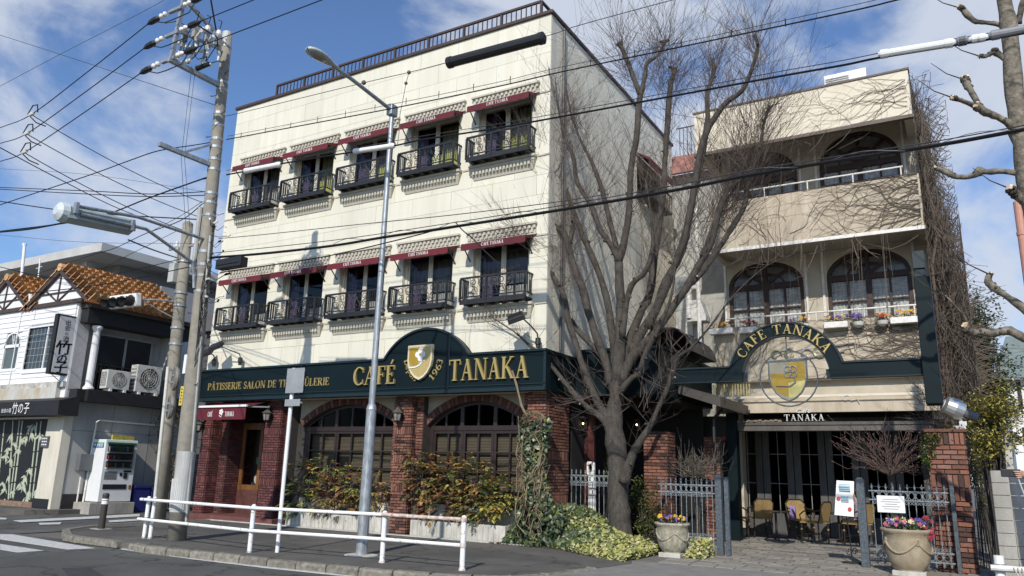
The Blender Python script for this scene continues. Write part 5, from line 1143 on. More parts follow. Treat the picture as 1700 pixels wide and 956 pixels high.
# concrete block wall at the right edge, houses beyond
cw = thing('block_wall', 'grey concrete block wall at the right edge of the photo', 'wall', (.5, 15.5, 0))
p0 = AT(1643, 775, 15.0); p1 = AT(1672, 775, 15.0); n = 0
for r in range(9):
    z = r*.195
    obj('block', MB().box(p0.x, p1.x, 15.0, 16.4, z, z+.188), CONC, cw, bevel=.006)
    for k in range(3):
        obj('block', MB().box(p1.x+.012+k*.4, p1.x+.4+k*.4, 15.15, 15.3, z+.001, z+.187), CONC, cw, bevel=.006)
pl2 = thing('concrete_gate_post', 'narrow weathered concrete post behind the brick gate pier', 'post', (.25, 19, 0)); q0, q1 = AT(1657, 700, 19), AT(1674, 700, 19)
obj('shaft', MB().box(q0.x, q1.x, 19, 19.4, 0, AT(1660, 690, 19).z), CONCL, pl2, bevel=.01)
hs = thing('white_house', 'white house with grey green roof far off at the right edge', 'house', (2.2, 40, 0))
zr = AT(1680, 632, 40).z; q0 = AT(1668, 700, 40).x
obj('wall', MB().box(q0+.25, 9, 40, 50, 0, zr), WHITE, hs); obj('roof', MB().prism([(q0-.2, zr), (9.5, zr), (9.5, zr+.2), (8.5, zr+2.0), (q0+.4, zr+1.9), (q0-.2, zr+.2)], 39.6, 50.5), mat('grey green roof', (.20, .26, .26), .7), hs)
mb = MB(); 
for z in (3.4, 5.6, 7.2): mb.box(q0+.6, q0+.75, 39.95, 40, z-.8, z+.6)
obj('window', mb, DIM, hs)
pk = thing('steel_stack', 'tall salmon painted steel post far off at the right edge', 'post', AT(1690, 560, 30)); a, b = AT(1689, 335, 30), AT(1697, 760, 30)
obj('tube', MB().tube([(a.x, 30, 0), (a.x, 30, a.z)], .13, 12), mat('salmon paint', (.55, .27, .20), .6), pk); obj('collar', MB().lathe((a.x, 30, a.z-1.2), [(.15, 0), (.15, .12)], 12), mat('salmon paint', (.55, .27, .20)), pk)
# ================================================================== BARE STREET TREE IN FRONT OF THE ANNEX
rt = random.Random(17)
TY = 15.7
base = AT(1029, 880, TY)
tree = thing('bare_tree', 'large bare leafless tree with many pruned limbs before the side entrance', 'tree', (base.x, TY, 0))
SCL = .80
def wpath(pts, Y, dy=0):
    n = len(pts); out = []; rs_ = []
    for i, (x, y, hw) in enumerate(pts):
        yy = Y+dy*(i/(max(1, n-1))); p = AT(x, y, yy); q = AT(x+hw, y, yy); out.append(p); rs_.append((q-p).length*SCL)
    return out, rs_
def smooth(P_, R_, sub=3, jit=0., rnd=None):
    o, r = [], []
    for i in range(len(P_)-1):
        p0, p1, p2, p3 = P_[max(0, i-1)], P_[i], P_[i+1], P_[min(len(P_)-1, i+2)]
        for k in range(sub):
            t = k/sub; a = .5*((2*p1)+(p2-p0)*t+(2*p0-5*p1+4*p2-p3)*t*t+(-p0+3*p1-3*p2+p3)*t**3)
            if jit and (i or k): a = a+Vector((rnd.uniform(-1, 1), rnd.uniform(-1, 1), rnd.uniform(-1, 1)))*jit*R_[i]
            o.append(a); r.append((R_[i]*(1-t)+R_[i+1]*t)*(1+(rnd.uniform(-.10, .12) if rnd else 0)))
    o.append(P_[-1]); r.append(R_[-1]); return o, r
LIMBS = [
 (0, 0, [(1031, 905, 27), (1029, 872, 22), (1027, 840, 19), (1025, 800, 18), (1024, 765, 20), (1022, 735, 19), (1020, 700, 16), (1022, 660, 13), (1026, 620, 12), (1030, 560, 11), (1030, 500, 9), (1027, 440, 8), (1026, 421, 7.5)]),
 (-.1, -.6, [(1014, 712, 9), (999, 693, 7), (971, 673, 5.5), (958, 658, 6), (936, 633, 4.5), (918, 610, 4), (901, 590, 3), (873, 568, 2), (853, 550, 1.4), (813, 525, .8)]),
 (-.1, -.3, [(1018, 730, 10), (1006, 696, 8.5), (989, 661, 7), (976, 631, 6.5), (963, 595, 6), (951, 555, 5.5), (943, 530, 5.5), (938, 495, 5), (925, 470, 4.2), (905, 440, 3.2), (886, 421, 2.2), (873, 400, 1.6), (860, 385, 1.4)]),
 (.1, .1, [(1012, 640, 7), (1003, 600, 6), (985, 575, 5), (962, 552, 5), (947, 530, 4.5)]),
 (.1, -.2, [(1018, 650, 9), (1005, 600, 8), (990, 560, 8), (978, 520, 7.5), (966, 476, 7), (951, 436, 6.5), (943, 403, 6), (933, 383, 5.5), (918, 370, 5), (911, 318, 5), (898, 278, 4.5), (887, 250, 4), (881, 238, 5.5)]),
 (.05, 0, [(945, 405, 5), (950, 385, 4), (951, 366, 4.2)]),
 (.2, .5, [(1024, 620, 9), (1015, 540, 7), (1001, 473, 6), (981, 421, 5.5), (966, 388, 5), (953, 353, 4.5), (941, 320, 4), (927, 288, 3.5), (921, 275, 3.2), (905, 255, 2), (885, 225, 1.3), (870, 195, .9)]),
 (.0, -.4, [(1026, 428, 7), (1010, 400, 5), (996, 380, 5), (981, 340, 4.5), (958, 303, 4), (953, 265, 4), (943, 240, 3), (931, 198, 2), (925, 170, 1.2), (922, 130, .7)]),
 (.05, .3, [(1025, 428, 7), (1021, 403, 5.5), (1009, 353, 4.8), (996, 305, 4.2), (981, 265, 3.6), (966, 238, 2.5), (951, 198, 1.5), (940, 150, .8)]),
 (.0, .1, [(1026, 435, 8), (1036, 403, 6.5), (1044, 353, 6), (1046, 315, 6), (1049, 265, 5.5), (1056, 233, 5.5), (1061, 173, 5.5), (1064, 151, 5)]),
 (.1, 0, [(1063, 158, 5), (1046, 113, 4.5), (1032, 80, 4), (1027, 72, 6)]),
 (.1, .2, [(1063, 158, 5), (1071, 125, 4.5), (1074, 105, 3.6), (1091, 93, 3), (1101, 76, 3), (1103, 68, 4.5)]),
 (.1, .8, [(1030, 630, 9), (1038, 590, 8.5), (1050, 550, 8.5), (1068, 510, 8), (1081, 476, 7.5), (1091, 396, 6.5), (1101, 315, 6), (1104, 265, 5.5), (1107, 226, 5.5), (1112, 151, 5.2), (1118, 124, 4.5), (1119, 116, 6.5)]),
 (-.1, -.4, [(1033, 560, 7), (1038, 515, 6), (1048, 475, 5.5), (1066, 457, 5), (1078, 436, 4.5), (1084, 400, 3.5), (1080, 350, 2.2), (1072, 300, 1.3)]),
 (.2, .9, [(1036, 610, 9), (1060, 560, 9), (1085, 520, 8.5), (1105, 468, 8), (1133, 416, 7.5), (1148, 340, 7), (1160, 290, 6.5), (1168, 247, 6), (1175, 193, 5.5), (1174, 156, 4.5), (1185, 120, 4), (1183, 98, 3)]),
 (.0, .2, [(1030, 640, 10), (1048, 595, 9.5), (1080, 560, 9), (1110, 520, 8), (1140, 477, 7.5), (1160, 440, 7), (1180, 403, 7), (1193, 353, 6.5), (1208, 315, 6), (1225, 300, 5.2), (1236, 286, 5.5)]),
 (.1, .6, [(1140, 477, 6.5), (1165, 452, 6.3), (1187, 421, 6), (1200, 403, 5.8), (1226, 360, 5.5), (1238, 335, 5.5), (1241, 303, 5), (1255, 268, 4), (1262, 250, 3.5), (1268, 205, 3), (1278, 176, 4)]),
 (-.1, -.6, [(1075, 545, 8), (1100, 490, 8), (1120, 440, 7.5), (1140, 380, 7), (1155, 300, 7), (1170, 226, 6.5), (1200, 176, 6), (1231, 151, 5), (1246, 120, 4), (1258, 78, 3.6), (1252, 58, 3.4)]),
 (-.12, -.9, [(1036, 800, 12), (1044, 770, 9.5), (1052, 750, 8), (1060, 737, 7.5), (1080, 705, 5.2), (1095, 672, 4.8), (1110, 640, 4.5), (1118, 615, 4.3), (1122, 597, 5), (1133, 588, 3.5), (1150, 575, 2.4), (1176, 545, 2), (1210, 500, 1.7), (1240, 468, 1.3), (1275, 440, 1), (1310, 425, .7)]),
 (-.2, -.5, [(1030, 650, 7), (1044, 632, 5.2), (1061, 617, 5), (1072, 585, 5), (1086, 560, 4.5), (1100, 530, 4), (1112, 500, 3.2), (1118, 470, 2.2), (1122, 430, 1.3)]),
]
tips = []
for k, (yo, dy, pts) in enumerate(LIMBS):
    P_, R_ = wpath(pts, TY+yo, dy); P2, R2 = smooth(P_, R_, 3, .11, rt)
    o = obj('trunk' if k == 0 else 'limb', MB().tube(P2, R2, 16 if k == 0 else 10), BARK, tree, smooth=True)
    if k == 0: trunk = o
    tips.append((P2, R2))
cut = MB(); kn = MB()
for P2, R2 in tips[1:]:
    for j in range(len(P2)):
        if R2[j] > .035 and rt.random() < .14:
            d = Vector((rt.uniform(-1, 1), rt.uniform(-1.4, .1), rt.uniform(-.3, .8))).normalized(); r = rt.uniform(.018, .034)
            kn.tube([P2[j], P2[j]+d*(R2[j]+.03), P2[j]+d*(R2[j]+.07)], [r*1.2, r, r*1.05], 7)
            if rt.random() < .22: cut.tube([P2[j]+d*(R2[j]+.070), P2[j]+d*(R2[j]+.075)], r*.85, 7)
obj('pruned_stub', kn, BARK, tree, kind='stuff'); obj('cut_face', cut, mat('greyed cut wood', (.42, .36, .28), .85, .2, 14), tree, kind='stuff')
tw = MB()
def shoot(mb, p, d, ln, r, rnd, side=2, curl=.25):
    pts = [p]; dd = d.normalized(); k = 5; up = Vector((0, 0, 1))
    bend = Vector((rnd.uniform(-1, 1), rnd.uniform(-1, 1), rnd.uniform(-.2, .6)))*curl/k
    for i in range(k):
        dd = (dd+bend+up*.03+Vector((rnd.uniform(-.05, .05),)*3)).normalized(); pts.append(pts[-1]+dd*ln/k)
    mb.tube(pts, [r*(1-.16*i) for i in range(k+1)], 3, False)
    for s in range(side):
        j = rnd.randrange(1, k); e = (dd+Vector((rnd.uniform(-.8, .8), rnd.uniform(-.8, .8), rnd.uniform(-.3, .7)))).normalized()
        l2 = ln*rnd.uniform(.18, .42); m = pts[j]+e*l2*.5+Vector((0, 0, .02)); mb.tube([pts[j], m, pts[j]+e*l2+Vector((0, 0, .06))], [r*.6, r*.45, r*.3], 3, False)
def fan(px, py, Y, n, ang, spread, l0, l1, r=.0065):
    c = AT(px, py, Y)
    for i in range(int(n*3.4)):
        a = math.radians(ang+rt.gauss(0, spread*1.3)); d = Vector((math.cos(a), rt.uniform(-.6, .6), math.sin(a)))
        back = Vector((math.cos(math.radians(ang)), 0, math.sin(math.radians(ang))))*-rt.random()*1.3; c2 = c+back+Vector((rt.gauss(0, .10), rt.gauss(0, .12), rt.gauss(0, .10)))
        shoot(tw, c2, d, rt.uniform(l0, l1)*rt.uniform(.6, 1.35), r*rt.uniform(.6, 1.1), rt, 3, .5)
for f in [(881, 240, 15.5, 26, 125, 30, 1.0, 2.2), (951, 366, 15.8, 8, 95, 30, .5, 1.4), (862, 388, 15.3, 26, 150, 22, .9, 2.0), (1027, 72, 15.8, 18, 100, 32, 1.2, 2.6), (1103, 68, 15.9, 16, 82, 30, 1.2, 2.4), (1119, 116, 16.5, 16, 88, 32, 1.0, 2.4), (1183, 100, 16.8, 14, 85, 25, .9, 2.0), (1252, 58, 15.1, 14, 92, 25, .8, 1.9), (1236, 286, 16., 14, 62, 24, 1.4, 3.1), (1278, 176, 16.4, 18, 66, 20, 1.0, 2.4), (1250, 265, 16.3, 14, 58, 22, 1.6, 3.3), (1225, 300, 16, 16, 75, 25, 1.2, 2.6), (925, 170, 15.3, 6, 110, 25, .7, 1.5), (951, 200, 16, 7, 105, 25, .8, 1.8), (870, 195, 16.2, 7, 125, 25, .8, 1.7), (1070, 300, 15.3, 6, 80, 30, .8, 1.5), (815, 527, 15, 5, 150, 25, .4, .9), (1122, 597, 14.7, 7, 50, 40, .4, .9), (958, 660, 15.3, 7, 170, 30, .5, 1.1), (1160, 290, 16.4, 10, 75, 30, 1, 2.4), (1208, 315, 15.9, 14, 60, 30, 1, 2.4), (1046, 113, 15.8, 7, 120, 35, .7, 1.6), (1205, 180, 15.2, 8, 100, 30, .8, 1.8), (1145, 345, 16.2, 8, 60, 30, .8, 1.8), (905, 440, 15.4, 8, 150, 30, .6, 1.4)]:
    fan(*f)
for P2, R2 in tips[1:]:
    for j in range(2, len(P2)):
        for q_ in range(rt.choice((0, 1, 1, 2))):
            a = Vector((rt.uniform(-1, 1), rt.uniform(-1, 1), rt.uniform(.0, 1.2))); shoot(tw, P2[j], a, rt.uniform(.35, 1.5), .0055, rt, 2, .5)
for P2, R2 in tips[1:]:
    for j in range(2, len(P2)):
        if P2[j].z > 5.5:
            for q_ in range(rt.choice((1, 1, 2, 3))): shoot(tw, P2[j], Vector((rt.uniform(-.8, .9), rt.uniform(-.6, .6), rt.uniform(.4, 1.2))), rt.uniform(.7, 2.3), .006, rt, 3, .5)
obj('twigs', tw, TWIG, tree, kind='stuff')
# ================================================================== POLLARDED PLANE TREE AT THE RIGHT EDGE
PY = 13.0
plane = thing('plane_tree', 'pollarded plane tree with knobbly stubs at the right edge', 'tree', (AT(1845, 960, PY).x, PY, 0))
SCL = .82
PT = [[(1850, 985, 40), (1836, 930, 36), (1808, 800, 33), (1768, 600, 30), (1728, 400, 27), (1702, 260, 24), (1690, 200, 21), (1683, 130, 19), (1676, 60, 18), (1668, 0, 17), (1660, -60, 14)],
 [(1676, 45, 7), (1664, 44, 5.5), (1651, 39, 5), (1630, 37, 5), (1618, 35, 6), (1606, 25, 7), (1597, 14, 7)], [(1688, 125, 7), (1675, 106, 5.5), (1664, 95, 5), (1651, 86, 9), (1640, 92, 4.5), (1629, 94, 4.5)],
 [(1700, 232, 10), (1686, 214, 9), (1664, 198, 8), (1645, 189, 8.5), (1636, 186, 10), (1624, 178, 8)], [(1628, 182, 8), (1620, 165, 6.5), (1611, 150, 7), (1606, 142, 9), (1603, 133, 8)], [(1630, 184, 7), (1612, 173, 5.5), (1596, 167, 5), (1584, 163, 6)],
 [(1722, 300, 9), (1699, 290, 7.5), (1664, 284, 7), (1638, 285, 7), (1626, 283, 10), (1617, 291, 7), (1601, 294, 6), (1583, 292, 6), (1566, 283, 7), (1556, 279, 5)],
 [(1722, 530, 12), (1699, 512, 10), (1676, 495, 8), (1660, 484, 7.5), (1648, 476, 9), (1640, 467, 10), (1644, 456, 5)], [(1722, 570, 12), (1699, 561, 10), (1676, 549, 11), (1651, 553, 9), (1630, 551, 9), (1613, 552, 9), (1603, 545, 8)], [(1612, 552, 5), (1602, 530, 3.6), (1592, 515, 2.5), (1571, 492, 1.5)],
 [(1718, 345, 12), (1700, 335, 10), (1686, 322, 11), (1679, 314, 9)], [(1690, 40, 8), (1696, 10, 7), (1706, -20, 6)], [(1672, 20, 8), (1660, -5, 7), (1650, -30, 6)]]
kb_ = MB(); ct = MB()
for k, pts in enumerate(PT):
    P_, R_ = wpath(pts, PY+(0 if k == 0 else rt.uniform(-.15, .1)), 0 if k == 0 else rt.uniform(-.6, .2)); P2, R2 = smooth(P_, R_, 3, .10, rt)
    obj('trunk' if k == 0 else 'branch', MB().tube(P2, R2, 14 if k == 0 else 9), BARKP, plane, smooth=True)
    if k and k < 11:
        for j in range(len(P2)):
            w = j/len(P2)
            if rt.random() < (.35 if w > .4 else .08):
                for q in range(3):
                    d = Vector((rt.uniform(-1, 1), rt.uniform(-1, .6), rt.uniform(-.7, 1))).normalized(); kb_.sphere(P2[j]+d*R2[j]*.8, R2[j]*rt.uniform(.35, .7), 7, 5)
        e = P2[-1]; d = (P2[-1]-P2[-3]).normalized()
        for q in range(7):
            v = Vector((rt.uniform(-1, 1), rt.uniform(-1, .6), rt.uniform(-1, 1))).normalized(); kb_.sphere(e+v*R2[-1]*1.0, R2[-1]*rt.uniform(.45, .75), 7, 5)
        for q in range(3):
            v = (d+Vector((rt.uniform(-.9, .9), rt.uniform(-1.2, .1), rt.uniform(-.6, .9)))).normalized(); ct.tube([e+v*R2[-1]*.7, e+v*R2[-1]*1.75], R2[-1]*.42, 8)
        if rt.random() < .7: kb_.tube([e, e+Vector((-.25, 0, .18)), e+Vector((-.45, 0, .42))], [.012, .008, .004], 4)
obj('knob', kb_, BARKK, plane, kind='stuff'); obj('cut_face', ct, CUT, plane, kind='stuff')
# ================================================================== SHRUBS, IVY, GROUND COVER
NL = [mat('nandina %s' % n, c, .5, .2, 9, spec=.4) for n, c in (('green', (.14, .19, .05)), ('yellow', (.46, .40, .09)), ('orange', (.44, .23, .07)), ('red', (.24, .10, .06)), ('brown', (.27, .17, .085)), ('deep', (.05, .085, .03)))]
def spray(mbs, p, d, ln, rnd, wts, stem):
    """a drooping compound leaf: a rachis with paired leaflets"""
    d = d.normalized(); s = d.cross(Vector((0, 0, 1))); s = s.normalized() if s.length > .05 else Vector((1, 0, 0)); k = 6; q = p
    col = rnd.choices(range(len(mbs)), wts)[0]
    for i in range(k):
        d = (d+Vector((0, 0, -.13))).normalized(); q2 = q+d*ln/k
        for sg in (-1, 1):
            c2 = col if rnd.random() < .75 else rnd.choices(range(len(mbs)), wts)[0]
            leafq(mbs[c2], q2, ln*rnd.uniform(.34, .46), ln*.19, rnd, (s*sg+d*.7+Vector((0, 0, rnd.uniform(-.3, .25)))), .25)
        q = q2
    stem.tube([p, p+(q-p)*.5+Vector((0, 0, .03)), q], [.004, .003, .002], 3, False)
def nandina(lab, x0, x1, Y, zmin, blobs, seed):
    rnd = random.Random(seed); t = thing('nandina_shrub', lab, 'shrub', ((x0+x1)/2, Y, .3), 'nandina shrubs in the planters')
    mbs = [MB() for _ in NL]; stm = MB()
    for (px, py, rx, rz, n, wts) in blobs:
        c = AT(px, py, Y); root = Vector((c.x+rnd.uniform(-.1, .1), Y+.1, .3))
        for i in range(4): stm.tube([root+Vector((rnd.uniform(-.1, .1), 0, 0)), (root+c)/2+Vector((rnd.uniform(-.15, .15), rnd.uniform(-.1, .1), 0)), c+Vector((rnd.uniform(-rx, rx)*.7, rnd.uniform(-.1, .1), rnd.uniform(-rz, rz)*.6))], [.012, .009, .005], 5)
        for i in range(int(n*1.35)):
            a = rnd.random()*6.28; rr = rnd.random()**.55; p = c+Vector((rx*rr*math.cos(a), rnd.uniform(-.28, .22), rz*rr*math.sin(a)))
            if p.z < zmin: continue
            spray(mbs, p, Vector((math.cos(a)*.8+rnd.uniform(-.4, .4), rnd.uniform(-1, .3), .35+math.sin(a)*.4)), rnd.uniform(.16, .30), rnd, wts, stm)
    for m, mm in zip(mbs, NL):
        if m.v: obj('leaves', m, mm, t)
    obj('stems', stm, TWIGG, t); return t
g_, y_, o_, r_, b_, d_ = range(6)
nandina('nandina shrub yellow, green and brown left of the middle brick pillar', -15.7, -12.6, 15.35, .2, [(500, 825, .38, .42, 60, (6, 2, .3, .3, 1, 4)), (515, 785, .28, .22, 26, (4, 2, 1, .5, 2, 2)), (548, 825, .45, .45, 66, (1, 1.5, 3, 1.5, 4, .5)), (590, 805, .40, .42, 60, (3, 3, 2, 1, 3, 1)), (622, 820, .32, .36, 34, (2, 2, 2, 1, 3, 1)), (570, 845, .5, .2, 40, (1, 1, 2.5, 2, 4, 1)), (545, 775, .3, .15, 14, (3, 2, 1, 1, 2, 1))], 5)
nandina('nandina shrub red, orange and green right of the middle brick pillar', -11.4, -9.0, 15.35, .2, [(705, 795, .42, .48, 70, (3, 2, 2.5, 2, 2, 2)), (745, 795, .42, .42, 70, (2, 2, 4, 2.5, 2, 1)), (790, 800, .36, .48, 66, (4, 3, 2, 1.5, 2, 2)), (825, 825, .36, .42, 66, (6, 5, 1.5, 1, 1, 2)), (735, 840, .5, .25, 56, (1, 1, 2, 3, 3, 1.5)), (800, 845, .45, .25, 50, (4, 4, 2, 1, 1, 2)), (690, 765, .2, .2, 14, (4, 3, 1, 1, 1, 1))], 6)
IV = [mat('ivy %s' % n, c, .4, .25, 10, spec=.5) for n, c in (('dark', (.036, .060, .025)), ('mid', (.085, .115, .042)), ('pale', (.26, .29, .16)), ('lime', (.22, .26, .045)))]
GC = [mat('ground cover %s' % n, c, .5, .2, 10, spec=.4) for n, c in (('lime', (.38, .38, .11)), ('pale', (.56, .52, .25)), ('green', (.16, .19, .055)))]
def ivyleaf(mb, c, r, nrm, rnd):
    nrm = (nrm+Vector((rnd.uniform(-.7, .7), rnd.uniform(-.7, .7), rnd.uniform(-.5, .7)))).normalized(); u = nrm.orthogonal().normalized(); v = nrm.cross(u); a = rnd.random()*6.28
    e1 = u*math.cos(a)+v*math.sin(a); e2 = nrm.cross(e1)
    mb.add([c-e1*r*.6, c+e2*r*.75-e1*r*.35, c+e2*r*.45+e1*r*.2, c+e1*r*1.0, c-e2*r*.45+e1*r*.2, c-e2*r*.75-e1*r*.35, c+nrm*r*.16], [(0, 6, 1), (1, 6, 2), (2, 6, 3), (3, 6, 4), (4, 6, 5), (5, 6, 0)])
# ivy clad post in front of the last brick pillar
ri_ = random.Random(31)
q = AT(888, 760, 14.95); ip = thing('ivy_post', 'ivy clad post topped by a tangle of dry stems before the last brick pillar', 'plant', (q.x, 14.95, 0))
obj('post', MB().box(q.x-.05, q.x+.05, 14.9, 15.0, 0, 2.55), BARK, ip)
mbs = [MB() for _ in IV]; stm = MB()
for i in range(1500):
    z = 2.65*ri_.random()**.9; w = .34+.10*math.sin(z*3.1)+(.18 if z < .9 else 0); a = ri_.random()*6.28; rr = ri_.random()**.4
    p = Vector((q.x+w*rr*math.cos(a)+.06*math.sin(z*2), 14.95+.26*rr*math.sin(a), z))
    if ri_.random() < .25 and z > 1.9: continue
    ivyleaf(mbs[ri_.choices((0, 1, 2, 3), (5, 4, .9, .5))[0]], p, ri_.uniform(.045, .085), Vector((math.cos(a), -.9, .3)), ri_)
for i in range(46):
    z = ri_.uniform(0, 1.4); x = q.x+ri_.uniform(-.3, .3); pts = []
    for j in range(7): pts.append(Vector((x+ri_.uniform(-.12, .12), 14.72+ri_.uniform(-.06, .25), z+j*ri_.uniform(.14, .24))))
    stm.tube(pts, ri_.uniform(.006, .013), 4, False)
cz = AT(885, 705, 14.9)
for i in range(60):
    a = ri_.random()*6.28; pts = [cz+Vector((.30*math.cos(a+j*.45)*ri_.uniform(.6, 1.05), ri_.uniform(-.2, .2), .30*math.sin(a+j*.45)*ri_.uniform(.6, 1.05))) for j in range(6)]; stm.tube(pts, ri_.uniform(.004, .009), 3, False)
e0 = AT(852, 615, 14.9)
for i in range(5): stm.tube([e0+Vector((ri_.uniform(-.05, .05), 0, .0)), AT(858, 640, 14.9)+Vector((ri_.uniform(-.03, .03), 0, 0)), AT(866, 672, 14.9)+Vector((ri_.uniform(-.03, .03), 0, 0)), cz+Vector((ri_.uniform(-.2, .1), 0, .1))], [.008, .012, .014, .01], 5)
for m, mm in zip(mbs, IV): obj('leaves', m, mm, ip)
obj('stems', stm, mat('straw coloured dry stem', (.27, .21, .13), .9, .2, 8), ip, kind='stuff')
# ivy mound + lime ground cover round the tree (uncountable)
def gx(px, py): return AZ(px, py)
front = [gx(835, 903), gx(880, 906), gx(930, 912), gx(975, 922), gx(1040, 934), gx(1066, 933), gx(1090, 921)]
def front_y(x):
    for a, b in zip(front, front[1:]):
        if a.x <= x <= b.x: return a.y+(b.y-a.y)*(x-a.x)/(b.x-a.x)
    return None
m1 = [MB() for _ in IV]; m2 = [MB() for _ in GC]; lit = MB()
xs0, xs1 = front[0].x, front[-1].x
def hgt(x, y, fy):
    d = y-fy; base_ = .42*min(1, max(0, d/.9))**.7
    ivy = max(0, 1-abs((x+8.0)/1.2))
    return (base_*(.75+.25*math.sin(x*3.3+y*2))+ivy*.52*min(1, d/.7))*min(1, .25+max(0, xs1-x)/.55)
xs0, xs1 = front[0].x, front[-1].x
base_m = MB(); nx, ny = 36, 10; grid = []
for i in range(nx+1):
    x = xs0+(xs1-xs0)*i/nx; fy = front_y(min(max(x, xs0+.001), xs1-.001))
    for j in range(ny+1):
        y = fy+.12+(16.25-fy)*j/ny; grid.append((x, y, hgt(x, y, fy)-.06))
base_m.add(grid, [(i*(ny+1)+j, (i+1)*(ny+1)+j, (i+1)*(ny+1)+j+1, i*(ny+1)+j+1) for i in range(nx) for j in range(ny)])
gc = thing('ground_cover', 'mound of dark ivy and lime yellow ground cover round the tree foot', 'ground cover', ((xs0+xs1)/2, 15, 0)); gc['kind'] = 'stuff'
obj('soil_mound', base_m, mat('leafy soil', (.035, .036, .018), .95, .3, 14), gc, kind='stuff')
for i in range(9500):
    x = ri_.uniform(xs0, xs1); fy = front_y(x)
    if fy is None: continue
    y = fy+(ri_.random()**1.4)*1.9; 
    if y > 16.15: continue
    z = hgt(x, y, fy)+ri_.uniform(-.05, .09); px_ = (x-xs0)/(xs1-xs0)
    lime = 1/(1+math.exp(-(x+7.15+.35*math.sin(y*5))*5))
    if ri_.random() < lime: ivyleaf(m2[ri_.choices((0, 1, 2), (5, 3, 2.5))[0]], Vector((x, y, z)), ri_.uniform(.024, .066), Vector((0, -.5, 1)), ri_)
    else: ivyleaf(m1[ri_.choices((0, 1, 2, 3), (5, 4, 1.3, .8))[0]], Vector((x, y, z)), ri_.uniform(.03, .095), Vector((0, -.8, .8)), ri_)
for i in range(700):
    x = ri_.uniform(xs0-.3, xs0+2.6); fy = front_y(min(max(x, xs0), xs1)); p = Vector((x, fy+ri_.uniform(-.12, .3), .012)); leafq(lit, p, .06, .04, ri_, Vector((ri_.uniform(-1, 1), ri_.uniform(-1, 1), .25)))
for i in range(420):
    x = ri_.uniform(-5.0, -4.6); y = ri_.uniform(15.1, 15.9); ivyleaf(m2[ri_.choices((0, 1, 2), (5, 3, 3))[0]], Vector((x, y, ri_.random()*.35*max(.15, min(1, (y-15.0)/.6)))), ri_.uniform(.035, .06), Vector((0, -.6, 1)), ri_)
for m, mm in zip(m1, IV): obj('ivy_leaves', m, mm, gc, kind='stuff')
for m, mm in zip(m2, GC): obj('lime_leaves', m, mm, gc, kind='stuff')
obj('fallen_leaves', lit, mat('brown fallen leaf', (.20, .12, .07), .9, .3, 10), gc, kind='stuff')
# generic leafy shrub
def bush(name, lab, cat, blobs, mats, wts, lsize, seed, stem=True, z0=0, group=None):
    rnd = random.Random(seed); c0 = blobs[0]; t = thing(name, lab, cat, (c0[0][0], c0[0][1], z0), group); mbs = [MB() for _ in mats]; st = MB()
    for (c, r, n) in blobs:
        c = Vector(c); sub = [c+Vector((rnd.gauss(0, r[0]*.5), rnd.gauss(0, r[1]*.5), rnd.gauss(0, r[2]*.5))) for _ in range(max(4, n//55))]
        for s_ in sub:
            if stem: st.tube([Vector((c.x+rnd.uniform(-.1, .1), c.y, z0)), (c+s_)/2, s_], [.02*r[0]+.006, .012*r[0]+.004, .004], 5)
            for i in range(n//len(sub)):
                p = s_+Vector((rnd.gauss(0, r[0]*.22), rnd.gauss(0, r[1]*.22), rnd.gauss(0, r[2]*.2))); m = mbs[rnd.choices(range(len(mats)), wts)[0]]
                leafq(m, p, lsize*rnd.uniform(.7, 1.4), lsize*.5, rnd)
    for m, mm in zip(mbs, mats):
        if m.v: obj('leaves', m, mm, t)
    if stem: obj('branches', st, BARK, t)
    return t
p = AT(1068, 835, 16.5); bush('conifer_shrub', 'yellow green conifer shrub between the tree trunk and left stone urn', 'shrub', [((p.x, 16.6, p.z), (.30, .25, .55), 1000), ((p.x+.15, 16.6, p.z-.4), (.28, .25, .35), 500)], [mat('conifer green', (.09, .13, .03), .6, .25, 12), mat('conifer gold', (.20, .21, .045), .6, .25, 12), IV[0]], (4, 3, 2), .07, 41)
p = AT(1004, 765, 16.8); bush('conifer_shrub', 'small gold tipped conifer just left of the tree trunk', 'shrub', [((p.x, 17.0, p.z-.2), (.12, .12, .5), 260)], [MATS['conifer gold'], MATS['conifer green']], (3, 2), .06, 42)
p = AT(1157, 775, 16.6); t = bush('dry_climber', 'dry twiggy climber draped over the left iron gate', 'plant', [((p.x, 16.5, p.z), (.35, .2, .2), 240)], [mat('grey green leaf', (.13, .13, .08), .7, .25, 12), IV[1]], (3, 1), .05, 43)
mb = MB()
for i in range(120):
    a = p+Vector((ri_.uniform(-.4, .4), ri_.uniform(-.15, .15), ri_.uniform(-.25, .1))); shoot(mb, a, Vector((ri_.uniform(-1, 1), ri_.uniform(-.5, .5), ri_.uniform(-.3, 1))), ri_.uniform(.2, .55), .005, ri_, 1, .8)
for (a, b) in (((1130, 790), (1132, 720)), ((1180, 775), (1192, 735)), ((1170, 780), (1212, 752))): shoot(mb, AT(*a, 16.5), AT(*b, 16.5)-AT(*a, 16.5), (AT(*b, 16.5)-AT(*a, 16.5)).length, .007, ri_, 5, .1)
obj('dry_stems', mb, TWIGG, t, kind='stuff')
p = AT(1560, 735, 16.3); bush('pier_ivy', 'yellow green ivy spilling over the brick pier top', 'plant', [((p.x-.05, 16.32, p.z+.05), (.22, .12, .2), 380), ((p.x-.22, 16.35, p.z-.35), (.14, .12, .35), 260), ((p.x+.2, 16.4, 2.53), (.28, .2, .05), 160)], [IV[1], IV[3], IV[0]], (4, 3, 2), .06, 44, z0=2.2)
YB_ = [mat('yellowing leaf', (.46, .39, .075), .55, .25, 9), mat('olive leaf', (.20, .20, .05), .55, .25, 9), mat('shade leaf', (.05, .06, .022), .55, .25, 9)]
